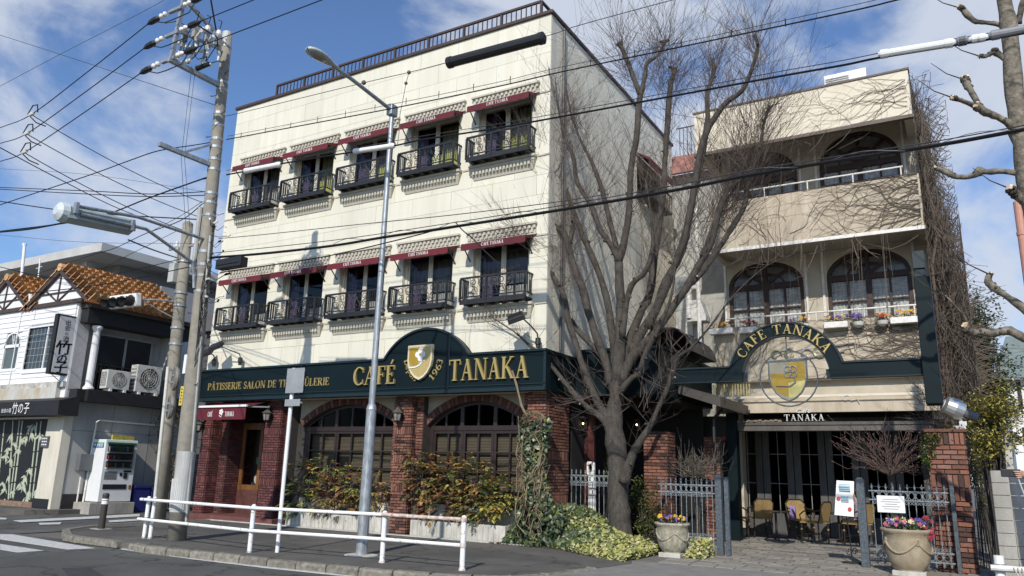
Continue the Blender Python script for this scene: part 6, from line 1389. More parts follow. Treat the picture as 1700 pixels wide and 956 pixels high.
def bl(px, py, Y, rx, ry, rz, n): c = AT(px, py, Y); return ((c.x, Y, c.z), (rx, ry, rz), n)
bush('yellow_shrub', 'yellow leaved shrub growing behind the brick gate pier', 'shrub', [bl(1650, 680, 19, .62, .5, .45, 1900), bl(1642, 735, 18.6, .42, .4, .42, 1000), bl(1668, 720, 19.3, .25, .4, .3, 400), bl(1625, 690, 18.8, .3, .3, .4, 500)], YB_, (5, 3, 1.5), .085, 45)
bush('evergreen_tree', 'dark green evergreen tree behind the vine covered annex corner', 'tree', [bl(1635, 590, 25, .6, .7, .9, 1700), bl(1620, 530, 25.5, .55, .6, .9, 1100), bl(1655, 640, 24.5, .5, .6, .6, 900), bl(1612, 640, 25, .5, .6, .8, 700)], [LGD, IV[1], YB_[1]], (5, 3, 1), .12, 46)
p = AT(1625, 780, 18); bush('hedge_plant', 'ragged green and brown plant growing beside the brick gate pier', 'shrub', [bl(1618, 780, 17.6, .12, .3, .5, 420), bl(1630, 830, 17.4, .1, .3, .5, 260)], [IV[1], YB_[1], mat('dry brown leaf', (.13, .09, .05), .8, .2, 9)], (2, 2, 3), .06, 47)
# bare pink tipped shrub behind the right gate
p = AT(1486, 870, 16.9); t = thing('bare_shrub', 'fine bare shrub with pinkish buds behind the right iron gate', 'shrub', (p.x, 16.9, 0)); mb = MB(); bd = MB()
P0 = Vector((p.x, 16.9, 0)); mb.tube([P0, P0+Vector((-.03, 0, .8)), AT(1480, 800, 16.9)], [.03, .022, .018], 6)
c = AT(1478, 790, 16.9)
for i in range(36):
    tx, ty_ = ri_.uniform(1375, 1560), ri_.uniform(700, 790); e = AT(tx, ty_, 16.9+ri_.uniform(-.5, .6)); m = (c+e)/2+Vector((0, 0, ri_.uniform(.02, .16))); mb.tube([c, m, e], [.010, .007, .003], 4, False)
    for k in range(9):
        f = ri_.uniform(.3, 1); s_ = c+(e-c)*f+Vector((0, 0, .1*(1-abs(2*f-1)))); d = (e-c).normalized()+Vector((ri_.uniform(-.7, .7), ri_.uniform(-.6, .6), ri_.uniform(-.5, .7))); l_ = ri_.uniform(.1, .32); mb.tube([s_, s_+d*l_*.6, s_+d*l_], [.0045, .0035, .002], 3, False)
        for h_ in range(2): bd.sphere(s_+d*l_*ri_.uniform(.4, 1), .010, 4, 3)
obj('branches', mb, mat('rosy bark', (.12, .082, .066), .85, .25, 9), t, kind='stuff'); obj('buds', bd, mat('pink bud', (.24, .125, .11), .8, .2, 9), t, kind='stuff')
# dark shrub between the restaurant and the cafe
bush('garden_shrub', 'dark reddish shrub squeezed between the white restaurant and the cafe', 'shrub', [bl(275, 700, 17.5, .55, .5, .7, 900), bl(285, 770, 17.2, .4, .4, .7, 600)], [LGD, NL[3], NL[4]], (4, 1.5, 2), .10, 48)
# ---- climbing vines on the annex
vine = thing('climbing_vine', 'bare brown climbing vine covering annex balconies and its right corner', 'plant', (AXR, AY, 0)); vine['kind'] = 'stuff'
rv = random.Random(77)
def wander(mb, p, d, ln, r, fr, stp=.14, bias=None):
    pts = [p]; a = d; k = int(ln/stp)
    for i in range(k):
        a += rv.gauss(0, .32); 
        if bias is not None: a += (bias-a)*.12
        q = pts[-1]; pts.append((q[0]+stp*math.cos(a), q[1]+stp*math.sin(a)))
        if rv.random() < .10 and r > .005 and ln > .6: wander(mb, pts[-1], a+rv.choice((-.8, .8)), ln*.45, r*.65, fr, stp, bias)
    mb.tube([fr(u, v, rv.uniform(.005, .03)) for u, v in pts], [r*(1-.7*i/max(1, k)) for i in range(k+1)], 4, False)
vb = MB()
fb = lambda u, v, d: (max(AXL-.02, min(u, AXR+.03)), AY-d, v if v > VZA+.01 else max(7.66, min(v, BAL[0][1]+.02)) if v > 6.6 else max(4.02, min(v, BAL[1][1]+.02)))
fb3 = lambda u, v, d: (max(VXL, min(u, AXR)), AY-d, max(VZA+.02, min(v, VZB+.06)))
for i in range(110): wander(vb, (AXR-.05, rv.uniform(4.0, 5.2)), math.pi+rv.uniform(-.5, .5), rv.uniform(1.2, 4.2), (.003+.012*rv.random()**3), fb, bias=math.pi+rv.uniform(-.15, .15))
for i in range(80): wander(vb, (AXR-.05, rv.uniform(7.7, 9.3)), math.pi+rv.uniform(-.6, .5), rv.uniform(.9, 4.0), (.003+.012*rv.random()**3), fb, bias=math.pi+rv.uniform(-.3, .25))
for i in range(16): wander(vb, (AXR-.1, rv.uniform(10.7, 11.7)), math.pi+rv.uniform(-.4, .4), rv.uniform(1, 3.5), rv.uniform(.004, .008), fb3, bias=math.pi)
for i in range(26): wander(vb, (AXL+rv.uniform(0, 1.6), rv.uniform(3.7, 5.0)), math.pi/2+rv.uniform(-.6, .6), rv.uniform(.6, 1.8), rv.uniform(.005, .010), fb)
for i in range(14): wander(vb, (AXL+rv.uniform(0, 2.5), rv.uniform(7.6, 8.4)), rv.uniform(0, 3), rv.uniform(.6, 2.0), rv.uniform(.005, .010), fb)
# hanging strands under the eaves and slabs
for z, n in ((10.55, 9), (7.5, 16)):
    for i in range(n):
        x = rv.uniform(AXL, AXR); y = AY+rv.uniform(-.08, .25); p = Vector((x, y, z+rv.uniform(-.05, .1))); e = p+Vector((rv.uniform(-1.3, .6), rv.uniform(-.1, .3), rv.uniform(-.9, .05))); m = (p+e)/2+Vector((rv.uniform(-.2, .2), 0, -rv.uniform(.05, .35))); vb.tube([p, (p+m)/2+Vector((0, 0, -.05)), m, (m+e)/2, e], [.010, .009, .008, .006, .004], 4, False)
obj('stems', vb, TWIGG, vine, kind='stuff')
vs = MB()
for i in range(6200):
    y0 = rv.uniform(AY-.05, AY+3.6); z0 = rv.uniform(2.2, 11.4) if i % 2 else rv.uniform(2.2, 8); w = .13+.42*max(0, min(1, (9.5-z0)/5)); x0 = AXR+abs(rv.gauss(0, w))
    pts = [Vector((x0, y0, z0))]; d = Vector((rv.gauss(0, .25), rv.gauss(0, .35), rv.choice((-1, 1))))
    for k in range(6):
        d = d+Vector((rv.gauss(0, .22), rv.gauss(0, .22), rv.gauss(0, .22))); d.normalize(); q = pts[-1]+d*.17; q.x = max(AXR+.01, min(q.x, AXR+.75)); q.z = min(q.z, 11.7); pts.append(q)
    vs.tube(pts, [rv.uniform(.003, .009)]*7, 3, False)
for i in range(14):
    y0 = AY+rv.uniform(-.05, 2.5); vs.tube([Vector((AXR+.05+rv.uniform(0, .2), y0+.15*math.sin(k*1.3+i), 1+k*.8)) for k in range(13)], rv.uniform(.02, .035), 6, False)
obj('corner_stems', vs, mat('grey brown vine tangle', (.135, .105, .08), .9, .3, 10, c2=(.065, .05, .04)), vine, kind='stuff')
vl = MB()
for i in range(260): leafq(vl, Vector((AXR+abs(rv.gauss(0, .3)), rv.uniform(AY-.1, AY+2.5), rv.uniform(2.4, 6.5))), .07, .05, rv)
obj('dead_leaves', vl, mat('rust dead leaf', (.19, .105, .06), .85, .3, 9), vine, kind='stuff')
vb2 = MB(); c = AT(1545, 690, 17.2)
for i in range(120): shoot(vb2, c+Vector((rv.uniform(-.2, .4), rv.uniform(-.3, .5), rv.uniform(-.4, .5))), Vector((rv.uniform(-1.2, .6), rv.uniform(-.5, .5), rv.uniform(-.3, .9))), rv.uniform(.3, .8), .005, rv, 2, .7)
obj('loose_twigs', vb2, MATS['rosy bark'], vine, kind='stuff')
# ================================================================== UTILITY POLE WITH ITS GEAR
rp5 = random.Random(55)
UX, UY = -14.35, 10.56
b0, t0 = AT(293, 897, UY), AT(378, 55, UY)
upole = thing('utility_pole', 'tall concrete utility pole with steel arms, insulators and switch gear by the kerb', 'utility pole', (b0.x, UY, 0))
def pp(z): f = z/t0.z; return Vector((b0.x+(t0.x-b0.x)*f, UY, z))
obj('shaft', MB().tube([pp(z) for z in (0, 2, 4, 6, 8, 10, t0.z)], [.185, .172, .16, .148, .135, .122, .11], 24), POLEC, upole, smooth=True)
obj('cap', MB().lathe(pp(t0.z), [(.115, -.18), (.118, 0), (.08, .03)], 20), mat('zinc cap', (.5, .5, .49), .5), upole)
mb = MB()
for z in (5.15, 5.5, 5.75, 6.05, 6.9, 7.2, 7.42, 8.0, 8.25, 8.55, 8.75, 9.1, 9.4, 10.0, 10.2, 11.15): r = .185-.0066*z+.012; mb.lathe(pp(z), [(r, -.03), (r, .03)], 20)
obj('band', mb, GALV, upole)
st = MB()
for i in range(16): z = 2.6+i*.52; s = 1 if i % 2 else -1; st.tube([pp(z)+Vector((s*.1, -.05, 0)), pp(z)+Vector((s*.27, -.08, 0)), pp(z)+Vector((s*.27, -.08, .03))], .009, 5)
obj('step_bolt', st, BLACK, upole)
r = .19; wr = MB(); wr.lathe(pp(.55), [(r, 0), (r-.008, 1.2)], 24, cap=False); obj('anti_poster_sheet', wr, mat('pale grey sheet', (.47, .47, .45), .7, .15, 5, streak=.3), upole)
wr = MB()
for i in range(14):
    a = -2.9+i*.2; wr.bar(pp(.6)+Vector((.193*math.cos(a), .193*math.sin(a), 0)), pp(1.2)+Vector((.189*math.cos(a), .189*math.sin(a), 0)), .02, .012)
obj('sheet_rib', wr, mat('white rib', (.62, .62, .60), .6), upole)
q = pp(2.9)+Vector((-.02, -.172, .0)); obj('yellow_tag', MB().box(q.x-.10, q.x-.0, q.y-.012, q.y+.01, q.z-.22, q.z+.18), mat('yellow tag', (.62, .50, .08), .6), upole)
mb = MB()
for i in range(5): mb.box(q.x-.068, q.x-.032, q.y-.015, q.y-.012, q.z+.10-i*.065, q.z+.13-i*.065)
obj('tag_print', mb, BLACK, upole, kind='stuff')
q = pp(3.55)+Vector((-.05, -.165, 0)); obj('white_tag', MB().box(q.x-.07, q.x+.01, q.y-.012, q.y+.01, q.z-.2, q.z+.2), WHITE, upole)
# arms towards the road
P8 = pp(8.1); obj('arm', MB().bar(P8, (UX, 9.2, 8.12), .09, .09).bar((UX, 9.75, 8.12), pp(8.6)+Vector((0, -.1, 0)), .05, .05), GALV, upole)
P10 = pp(10.1); obj('arm', MB().bar(P10, (UX, 9.15, 10.1), .10, .10), GALV, upole)
fr_ = MB(); fr_.bar((UX, 9.2, 10.1), (UX, 9.3, 11.75), .08, .08); fr_.bar((UX, 9.3, 11.7), pp(11.2), .07, .07); fr_.bar((UX-.0, 9.25, 10.85), (UX, 10.4, 11.0), .06, .06)
for z in (10.15, 10.78, 11.4): fr_.bar((UX-.35, 9.22, z), (UX+.1, 9.22, z), .07, .07)
obj('insulator_frame', fr_, GALV, upole)
def insul(a, d, parent, n=2, r=.062, ln=.13):
    a = Vector(a); d = Vector(d).normalized(); mb = MB()
    for i in range(n):
        p = a+d*ln*i; mb.tube([p, p+d*ln*.15, p+d*ln*.4, p+d*ln*.75, p+d*ln*.9], [r*.4, r*.95, r, r*.55, r*.4], 10)
    obj('insulator', mb, PORC, parent, smooth=True); return a+d*ln*n
def clamp_(a, d, parent):
    a = Vector(a); d = Vector(d).normalized(); obj('strain_clamp', MB().tube([a, a+d*.05, a+d*.12, a+d*.30, a+d*.42], [.03, .062, .07, .06, .018], 10), BLACK, parent); return a+d*.42
WA = []; WB = []
for z in (10.15, 10.78, 11.4):
    e = insul((UX-.42, 9.2, z-.02), (-1, -.0, -.10), upole); WA.append(clamp_(e, (-1, 0, -.12), upole))
    e = insul((UX+.16, 9.22, z+.02), (1, 0, .02), upole); WB.append(clamp_(e, (1, 0, .03), upole))
    obj('jumper', MB().tube([WA[-1]+Vector((.25, 0, 0)), (UX-.35, 9.15, z-.30), (UX, 9.1, z-.36), (UX+.4, 9.2, z-.25), WB[-1]-Vector((.25, 0, 0))], .013, 5), CABLE, upole)
# switch cluster hung under the frame
sw = MB(); wh = MB(); bk = MB(); c0 = Vector((UX+.08, 9.85, 10.85))
for i in range(3):
    for s in (-1, 1):
        c = c0+Vector((s*.18, -.34+.3*i, .05*i)); sw.box(c.x-.05, c.x+.05, c.y-.05, c.y+.05, c.z-.10, c.z+.16); sw.tube([c, c+Vector((s*.1, 0, -.3))], .03, 8)
        wh.tube([c+Vector((0, 0, .16)), c+Vector((0, 0, .2)), c+Vector((0, 0, .28)), c+Vector((0, 0, .32))], [.03, .06, .06, .025], 9); wh.tube([c+Vector((s*.1, 0, -.3)), c+Vector((s*.13, -.02, -.52))], [.035, .028], 8)
        wh.sphere(c+Vector((s*.15, .08, .1)), .055, 8, 6); wh.tube([c+Vector((s*.12, 0, -.1)), c+Vector((s*.3, -.05, -.06))], [.045, .04], 8)
        bk.tube([c+Vector((s*.13, -.02, -.52)), c+Vector((s*.02, -.15, -.62)), c+Vector((-s*.2, -.1, -.45)), c+Vector((-s*.3, 0, -.1))], .011, 5)
        bk.tube([c+Vector((0, 0, .3)), c+Vector((s*.2, -.1, .42)), c+Vector((s*.35, -.3, .3))], .010, 5)
wh.tube([c0+Vector((-.3, -.3, -.62)), c0+Vector((-.05, -.2, -.52))], [.05, .035], 8); bk.tube([c0+Vector((.05, -.1, -.72)), c0+Vector((.35, 0, -.62))], [.06, .05], 8); wh.tube([c0+Vector((.15, .0, -.55)), c0+Vector((.35, .05, -.63))], [.05, .045], 8)
for k, x in enumerate((.14, .3)):
    e = insul(pp(11.1-.1*k)+Vector((-.10, -.08-.2*k, .1)), (-1, -.35, .12), upole, 2, .06, .14)
obj('switch_frame', sw, mat('grey casting', (.33, .33, .32), .6), upole); obj('switch_insulator', wh, PORC, upole, kind='stuff'); obj('switch_lead', bk, CABLE, upole, kind='stuff')
mb = MB(); mb.tube([WB[2]+Vector((-.2, 0, 0)), (UX+.5, 9.6, 11.75), pp(11.0)+Vector((-.15, -.15, .3)), pp(10.95)+Vector((-.12, -.05, 0))], .02, 6); mb.tube([WB[1]-Vector((.2, 0, 0)), (UX+.5, 9.9, 10.9), pp(10.85)+Vector((-.1, -.1, -.1))], .018, 6)
for x in (-.12, .02): mb.tube([(UX+x, 9.8, 10.3), (UX+x*.8-.1, 9.9, 8.1), (UX-.1+x, 10.3, 6.4)], .006, 4)
obj('down_lead', mb, CABLE, upole)
# conduits, clutter of small fittings at mid height
mb = MB(); mb.tube([pp(7.1)+Vector((-.19, -.10, 0)), pp(5.6)+Vector((-.22, -.10, 0))], .055, 8); mb.tube([pp(6.4)+Vector((.17, -.05, 0)), pp(4.9)+Vector((.19, -.05, 0)), pp(.3)+Vector((.2, .03, 0))], .028, 6); obj('conduit', mb, mat('grey plastic conduit', (.40, .40, .37), .5), upole)
mb = MB(); wm = MB()
for i in range(34):
    z = rp5.uniform(4.9, 7.0); s = rp5.choice((-1, 1, 1)); p = pp(z)+Vector((s*rp5.uniform(.17, .50), rp5.uniform(-.2, .35), 0)); (wm if i % 2 else mb).tube([p, p+Vector((rp5.uniform(-.12, .12), .03, rp5.uniform(-.04, .06)))], .022, 6)
    q = pp(z)+Vector((s*.15, -.03, 0)); mb.tube([q, (p+q)/2+Vector((0, 0, -rp5.uniform(.03, .16))), p], .007, 4)
for i in range(26): z = rp5.uniform(4.4, 6.3); p = pp(z)+Vector((.15, -.1, 0)); mb.tube([p, p+Vector((rp5.uniform(.03, .22), rp5.uniform(-.1, .1), -rp5.uniform(.2, .5))), p+Vector((.02, 0, -rp5.uniform(.6, 1.1)))], .007, 4)
obj('drop_wire', mb, CABLE, upole, kind='stuff'); obj('small_insulator', wm, PORC, upole, kind='stuff')
q0, q1 = AT(364, 441, UY), AT(405, 436, UY); obj('cable_closure', MB().box(q0.x, q1.x, UY-.10, UY+.10, q0.z-.10, q0.z+.11).box(q0.x+.04, q1.x-.04, UY-.115, UY-.1, q0.z-.03, q0.z+.03), BLACK, upole, bevel=.03)
# twin fluorescent road light on the pole
fx = thing('road_light', 'old grey hooded fluorescent road light on two tubes from the utility pole', 'street light', pp(6.2))
Ya, Yb = 7.5, 8.85; za, zb_ = 6.02, 6.14
hood = [(-.19, -.10), (-.17, .06), (-.10, .15), (.10, .15), (.17, .06), (.19, -.10), (.15, -.10), (0, .05), (-.15, -.10)]
mb = MB(); vsA = [(UX+u, Ya, za+v) for u, v in hood]; vsB = [(UX+u, Yb, zb_+v) for u, v in hood]; n = len(hood); mb.add(vsA+vsB, [(i, (i+1) % n, (i+1) % n+n, i+n) for i in range(n)]+[tuple(range(n-1, -1, -1)), tuple(range(n, 2*n))])
obj('hood', mb, mat('aged grey blue enamel', (.38, .44, .44), .45, .15, 6, c2=(.26, .31, .32)), fx)
obj('end_cap', MB().tube([(UX, Ya+.02, za+.02), (UX, Ya-.10, za+.02), (UX, Ya-.16, za+.02)], [.20, .18, .08], 14), mat('pale enamel', (.6, .66, .66), .4), fx)
obj('lens', MB().add([(UX-.15, Ya+.02, za-.10), (UX+.15, Ya+.02, za-.10), (UX+.15, Yb-.02, zb_-.10), (UX-.15, Yb-.02, zb_-.10), (UX, Ya+.02, za-.17), (UX, Yb-.02, zb_-.17)], [(0, 4, 5, 3), (4, 1, 2, 5), (0, 1, 4), (3, 5, 2)]), mat('milky lens', (.45, .50, .50), .3), fx)
obj('bracket_tube', MB().tube([(UX+.2, Ya+.15, za+.16), (UX+.2, Yb, zb_+.2), pp(6.32)+Vector((.05, -.12, 0))], .035, 8), GALV, fx); obj('bracket_tube', MB().tube([(UX+.22, Ya+.2, za+.02), (UX+.22, Yb+.2, zb_-.0), pp(5.75)+Vector((.0, -.32, 0)), pp(5.5)+Vector((-.02, -.22, 0)), pp(5.2)+Vector((-.02, -.18, 0))], .035, 8), GALV, fx)
for y in (Ya+.1, Yb-.1): obj('clip', MB().box(UX+.16, UX+.26, y-.03, y+.03, za+.0, za+.22), GALV, fx)
# ------------------------------------------------------------------ second pole with traffic signal
SX, SYY = -20.3, 14.6
b1, t1 = AT(263, 858, SYY), AT(312, 373, SYY)
pole2 = thing('signal_pole', 'shorter concrete pole behind carrying the traffic signal arm', 'utility pole', (b1.x, SYY, 0))
def p2(z): f = z/t1.z; return Vector((b1.x+(t1.x-b1.x)*f, SYY, z))
obj('shaft', MB().tube([p2(z) for z in (-.1, 3, 6, t1.z)], [.20, .185, .17, .155], 20), POLEC, pole2, smooth=True)
obj('cap', MB().lathe(p2(t1.z), [(.16, -.03), (.155, .04), (.08, .10)], 16), POLEC, pole2)
mb = MB()
for z in (5.0, 5.5, 6.2, 6.6, 7.6): mb.lathe(p2(z), [(.2, -.03), (.2, .03)], 18)
mb.bar(p2(8.1)+Vector((-.8, 0, 0)), p2(8.1)+Vector((.5, 0, 0)), .06); obj('band', mb, GALV, pole2)
for x in (-.75, -.45, .4): obj('insulator', MB().tube([p2(8.15)+Vector((x, 0, 0)), p2(8.33)+Vector((x, 0, 0))], [.05, .04], 8), PORC, pole2)
q = p2(7.3)+Vector((-.32, -.05, 0)); obj('meter_box', MB().box(q.x-.13, q.x+.13, q.y-.15, q.y+.12, q.z-.35, q.z+.25).box(q.x-.05, q.x+.05, q.y-.05, q.y+.05, q.z+.25, q.z+.8), mat('pale metal box', (.46, .47, .44), .5), pole2, bevel=.01)
sgn = thing('traffic_signal', 'three lamp traffic signal with black hoods on an arm before the tiled roof', 'traffic signal', AT(205, 500, 13.4))
e = AT(226, 498, 13.5); obj('arm', MB().tube([p2(6.3), (p2(6.3)+e)/2+Vector((0, 0, .05)), e], .03, 8).tube([p2(5.75), (p2(5.8)+e)/2, e+Vector((.25, .1, -.05))], .02, 6), GALV, sgn)
u = Vector((.93, .36, 0)); nn = Vector((.36*-1, -.93, -.16)).normalized(); nn = Vector((.05, -.99, -.14)).normalized(); u = Vector((.999, .05, 0)).normalized(); up = nn.cross(u)*-1
c = AT(208, 500, 13.4)
def bx(mb, c, su, sn, sv): 
    vs = [c+u*a*su+nn*b*sn+up*d*sv for d in (-1, 1) for b in (-1, 1) for a in (-1, 1)]; mb.add(vs, [(0, 1, 3, 2), (4, 6, 7, 5), (0, 4, 5, 1), (2, 3, 7, 6), (0, 2, 6, 4), (1, 5, 7, 3)])
mb = MB(); bx(mb, c, .62, .10, .20); obj('housing', mb, WHITE, sgn, bevel=.04)
for k in range(3):
    lc = c+u*(-.40+.40*k)+nn*.105
    mb = MB(); ring_o = []; 
    for j in range(21):
        a = math.pi*(-.15)+math.pi*1.3*j/20; ring_o.append((math.cos(a), math.sin(a)))
    mb.add([lc+u*x*.18+up*y*.18 for x, y in ring_o]+[lc+u*x*.18+up*y*.18+nn*.30 for x, y in ring_o], [(i, i+1, 22+i, 21+i) for i in range(20)]); obj('hood', mb, BLACK, sgn)
    mb = MB(); mb.tube([lc, lc+nn*.03], .155, 18); obj('lens', mb, mat(['dark green lens', 'dark amber lens', 'dark red lens'][k], [(.02, .05, .045), (.06, .04, .015), (.07, .012, .02)][k], .25), sgn)
# ------------------------------------------------------------------ wires and cables
def wire(label, pts, r, cat='cable', mats=CABLE, name='overhead_wire', group=None, sag=0, n=4):
    P_ = [AT(*p) if len(p) == 3 else Vector(p[:3]) for p in pts]
    if len(P_) == 2: P_ = [P_[0]+(P_[1]-P_[0])*t+Vector((0, 0, -sag*4*t*(1-t))) for t in [i/14 for i in range(15)]]
    else: P_, _ = smooth(P_, [1]*len(P_), 5)
    # carry both ends out of the frame when they are cut by it
    o = obj(name, MB().tube(P_, r, n), mats, None); o['label'] = label; o['category'] = cat
    if group: o['group'] = group
    return o
def ex(p, q, f): a, b = AT(*p), AT(*q); return tuple(a+(a-b)*f)+(0,)
WG = 'overhead wires of the left crossing'
wy = UY
for i, (a, b) in enumerate(zip(WA, ((40, 253), (44, 222), (52, 190)))):
    lab = ['lowest of the three parallel power wires left of the insulators', 'middle of the three parallel power wires left of the insulators', 'topmost of the three parallel power wires left of the insulators'][i]
    c = AT(b[0], b[1], 9.2); wire(lab, [tuple(a)+(0,), tuple((a+c)/2+Vector((0, 0, -.03)))+(0,), tuple(c)+(0,), (0, (268, 238, 212)[i], 9.6), ex((0, (268, 238, 212)[i], 9.6), tuple(b)+(9.2,), 1.2)], .014, 'wire')
    sp = thing('wire_spacer', ['lowest wire spacer loop at the left wire junction', 'middle wire spacer loop at the left wire junction', 'highest wire spacer loop at the left wire junction'][i], 'fitting', c)
    obj('loop', MB().tube([c+Vector((.3, 0, 0)), c+Vector((.22, 0, .22)), c+Vector((0, 0, .25)), c+Vector((-.18, 0, .05)), c+Vector((-.1, .2, -.12)), c+Vector((.28, .25, -.28))], .016, 5), CABLE, sp); obj('body', MB().tube([c+Vector((-.08, 0, 0)), c+Vector((.12, 0, .02))], .045, 7), PORC, sp)
    d = [(331, 392, 15.5), (336, 362, 15.8), (336, 336, 16.0)][i]
    wire(['lower wire slanting down from the left junction to the pole', 'middle wire slanting down from the left junction to the pole', 'upper wire slanting down from the left junction to the pole'][i], [tuple(c)+(0,), d], .013, 'wire', sag=.15)
for i, (a, e) in enumerate(zip(WB, ((520, -22), (410, -12), (300, -14)))):
    a2 = AT(471+0*i, 0, 9.2) if i == 0 else None
    wire(['lowest power wire rising right from the pole insulators', 'middle power wire rising right from the pole insulators', 'highest power wire leaving the pole at the top of the photo'][i], [tuple(a)+(0,), tuple(Vector((a.x+6, 9.2, a.z-.02)))+(0,), tuple(Vector((a.x+24, 9.2, a.z+.05)))+(0,)], .014, 'wire')
def span(label, pix, Y=wy, r=.012, ext=(0, 0), **k):
    pts = [(x, y, Y) for x, y in pix]; 
    if ext[0]: pts = [ex(pts[0], pts[1], ext[0])]+pts
    if ext[1]: pts = pts+[ex(pts[-1], pts[-2], ext[1])]
    return wire(label, pts, r, **k)
span('thick black cable from the pole crossing the cafe front and bare tree', [(345, 428), (435, 421), (551, 408), (636, 394), (749, 377), (926, 349), (1124, 315), (1243, 291), (1400, 265), (1562, 240), (1700, 215)], r=.027, ext=(0, .8), cat='cable')
span('thin messenger wire just above the thick black cable', [(345, 421), (551, 399), (749, 370), (926, 342), (1124, 307), (1243, 283), (1400, 258), (1562, 233), (1700, 208)], r=.008, ext=(0, .8), cat='wire', mats=CABLEG)
hx = MB(); a0, a1 = AT(345, 428, wy), AT(1700, 215, wy)
hp = []
W3 = [AT(*p, wy) for p in ((551, 404), (636, 390), (749, 373.5), (926, 345.5), (1124, 311), (1243, 287), (1400, 261.5), (1562, 236.5), (1700, 211))]
for a, b in zip(W3, W3[1:]):
    k = max(2, int((b-a).length/.14))
    for i in range(k): p = a+(b-a)*i/k; t = len(hp)*.7; hp.append(p+Vector((0, .04*math.cos(t), .045*math.sin(t))))
o = obj('spiral_tie', MB().tube(hp, .006, 3), CABLEG); tag(o, 'fine spiral tie wrapped along the thick black cable', 'wire')
span('cable with white covers crossing the upper cafe windows', [(376, 290), (408, 284), (465, 272), (587, 252), (654, 242), (700, 232), (813, 214.6), (926, 194.5), (1124, 158), (1286, 128), (1400, 108), (1458, 96), (1590, 74), (1700, 55)], r=.018, ext=(0, .8))
span('thin wire above the cable with white covers', [(376, 283), (587, 246), (700, 226), (813, 208), (926, 188), (1124, 151), (1286, 120), (1400, 100), (1520, 76), (1700, 45)], r=.007, ext=(0, .8), mats=CABLEG, cat='wire')
def sleeve(lab, p, q, m, r): a, b = AT(*p, wy), AT(*q, wy); d = (b-a).normalized(); o = obj('cable_cover', MB().tube([a, a+d*.03, a+d*.031, a+d*.12, a+d*.121, b-d*.12, b-d*.119, b-d*.031, b-d*.03, b], [r*.6, r*.98, r*1.12, r*1.12, r, r, r*1.12, r*1.12, r*.98, r*.6], 12), m); tag(o, lab, 'cable cover')
sleeve('white cable cover over the first upper window', (406, 284), (466, 272.5), WHITE, .055); sleeve('white cable cover beside the street lamp pole', (587, 251.5), (655, 241.5), WHITE, .05)
sleeve('long white cable cover against the sky at right', (1458, 91), (1586, 70), WHITE, .055); sleeve('grey cable cover against the sky between two white ones', (1587, 70), (1608, 66), mat('grey cover', (.24, .25, .27), .5), .056); sleeve('short white cable cover left of the plane tree trunk', (1609, 66), (1640, 61), WHITE, .05); sleeve('grey cable cover behind the plane tree trunk', (1641, 60), (1720, 45), MATS['grey cover'], .058)
span('wire crossing just above the upper red awnings', [(378, 231), (400, 227), (645, 181), (824, 144), (928, 120), (1124, 79), (1400, 21), (1480, 2)], r=.013, ext=(0, .6))
span('thin messenger wire above the one over the awnings', [(378, 226), (645, 174), (824, 137), (928, 112), (1124, 72), (1400, 12), (1460, -2)], r=.006, ext=(0, .6), mats=CABLEG)
tk = MB()
for f in range(16):
    a, b = AT(400, 227, wy), AT(1400, 21, wy); p = a+(b-a)*(f/16); q = Vector((p.x, wy, p.z)); tk.tube([q+Vector((0, 0, -.03)), q+Vector((0, 0, .10))], .009, 4)
o = obj('cable_hanger', tk, CABLE, kind='stuff'); o['kind'] = 'stuff'; tag(o, 'small hangers tying the wire to its messenger', 'fitting')
span('wire carrying the long black tube near the parapet', [(376, 192), (400, 187), (601, 138), (679, 120), (739, 104.5), (906, 60), (951, 45), (1026, 24), (1112, 1)], r=.008, ext=(0, .6), mats=CABLEG)
sleeve('long thick black tube on the wire by the cafe parapet', (742, 105), (905, 62), BLACK, .10)
for px, py in ((905, 62), (743, 105)): pass
c = AT(679, 120, wy); t = thing('wire_insulator', 'small insulators hanging a drop wire above the street lamp', 'insulator', c); obj('insulator', MB().sphere(c, .04, 8, 6).sphere(AT(674, 138, wy), .035, 8, 6).sphere(AT(604, 137, wy), .05, 8, 6), mat('brown glaze', (.12, .10, .085), .3), t)
obj('drop_wire', MB().tube([c, AT(674, 138, wy), AT(668, 170, wy), AT(664, 190, wy), AT(663, 215, wy), AT(660, 240, wy)], .008, 4), CABLEG, t)
span('thin wire crossing between the two rows of awnings', [(363, 396), (440, 389), (600, 372), (749, 357), (911, 337), (1010, 322)], r=.008, mats=CABLEG)
span('slack wire joining the thick cable below the second floor windows', [(365, 452), (450, 440), (538, 426), (620, 408), (701, 388), (720, 382)], r=.012)
span('short drop wire hanging from the thick cable by the fourth window', [(757, 370), (770, 384), (783, 394), (800, 412), (830, 440)], r=.010, Y=wy+.3)
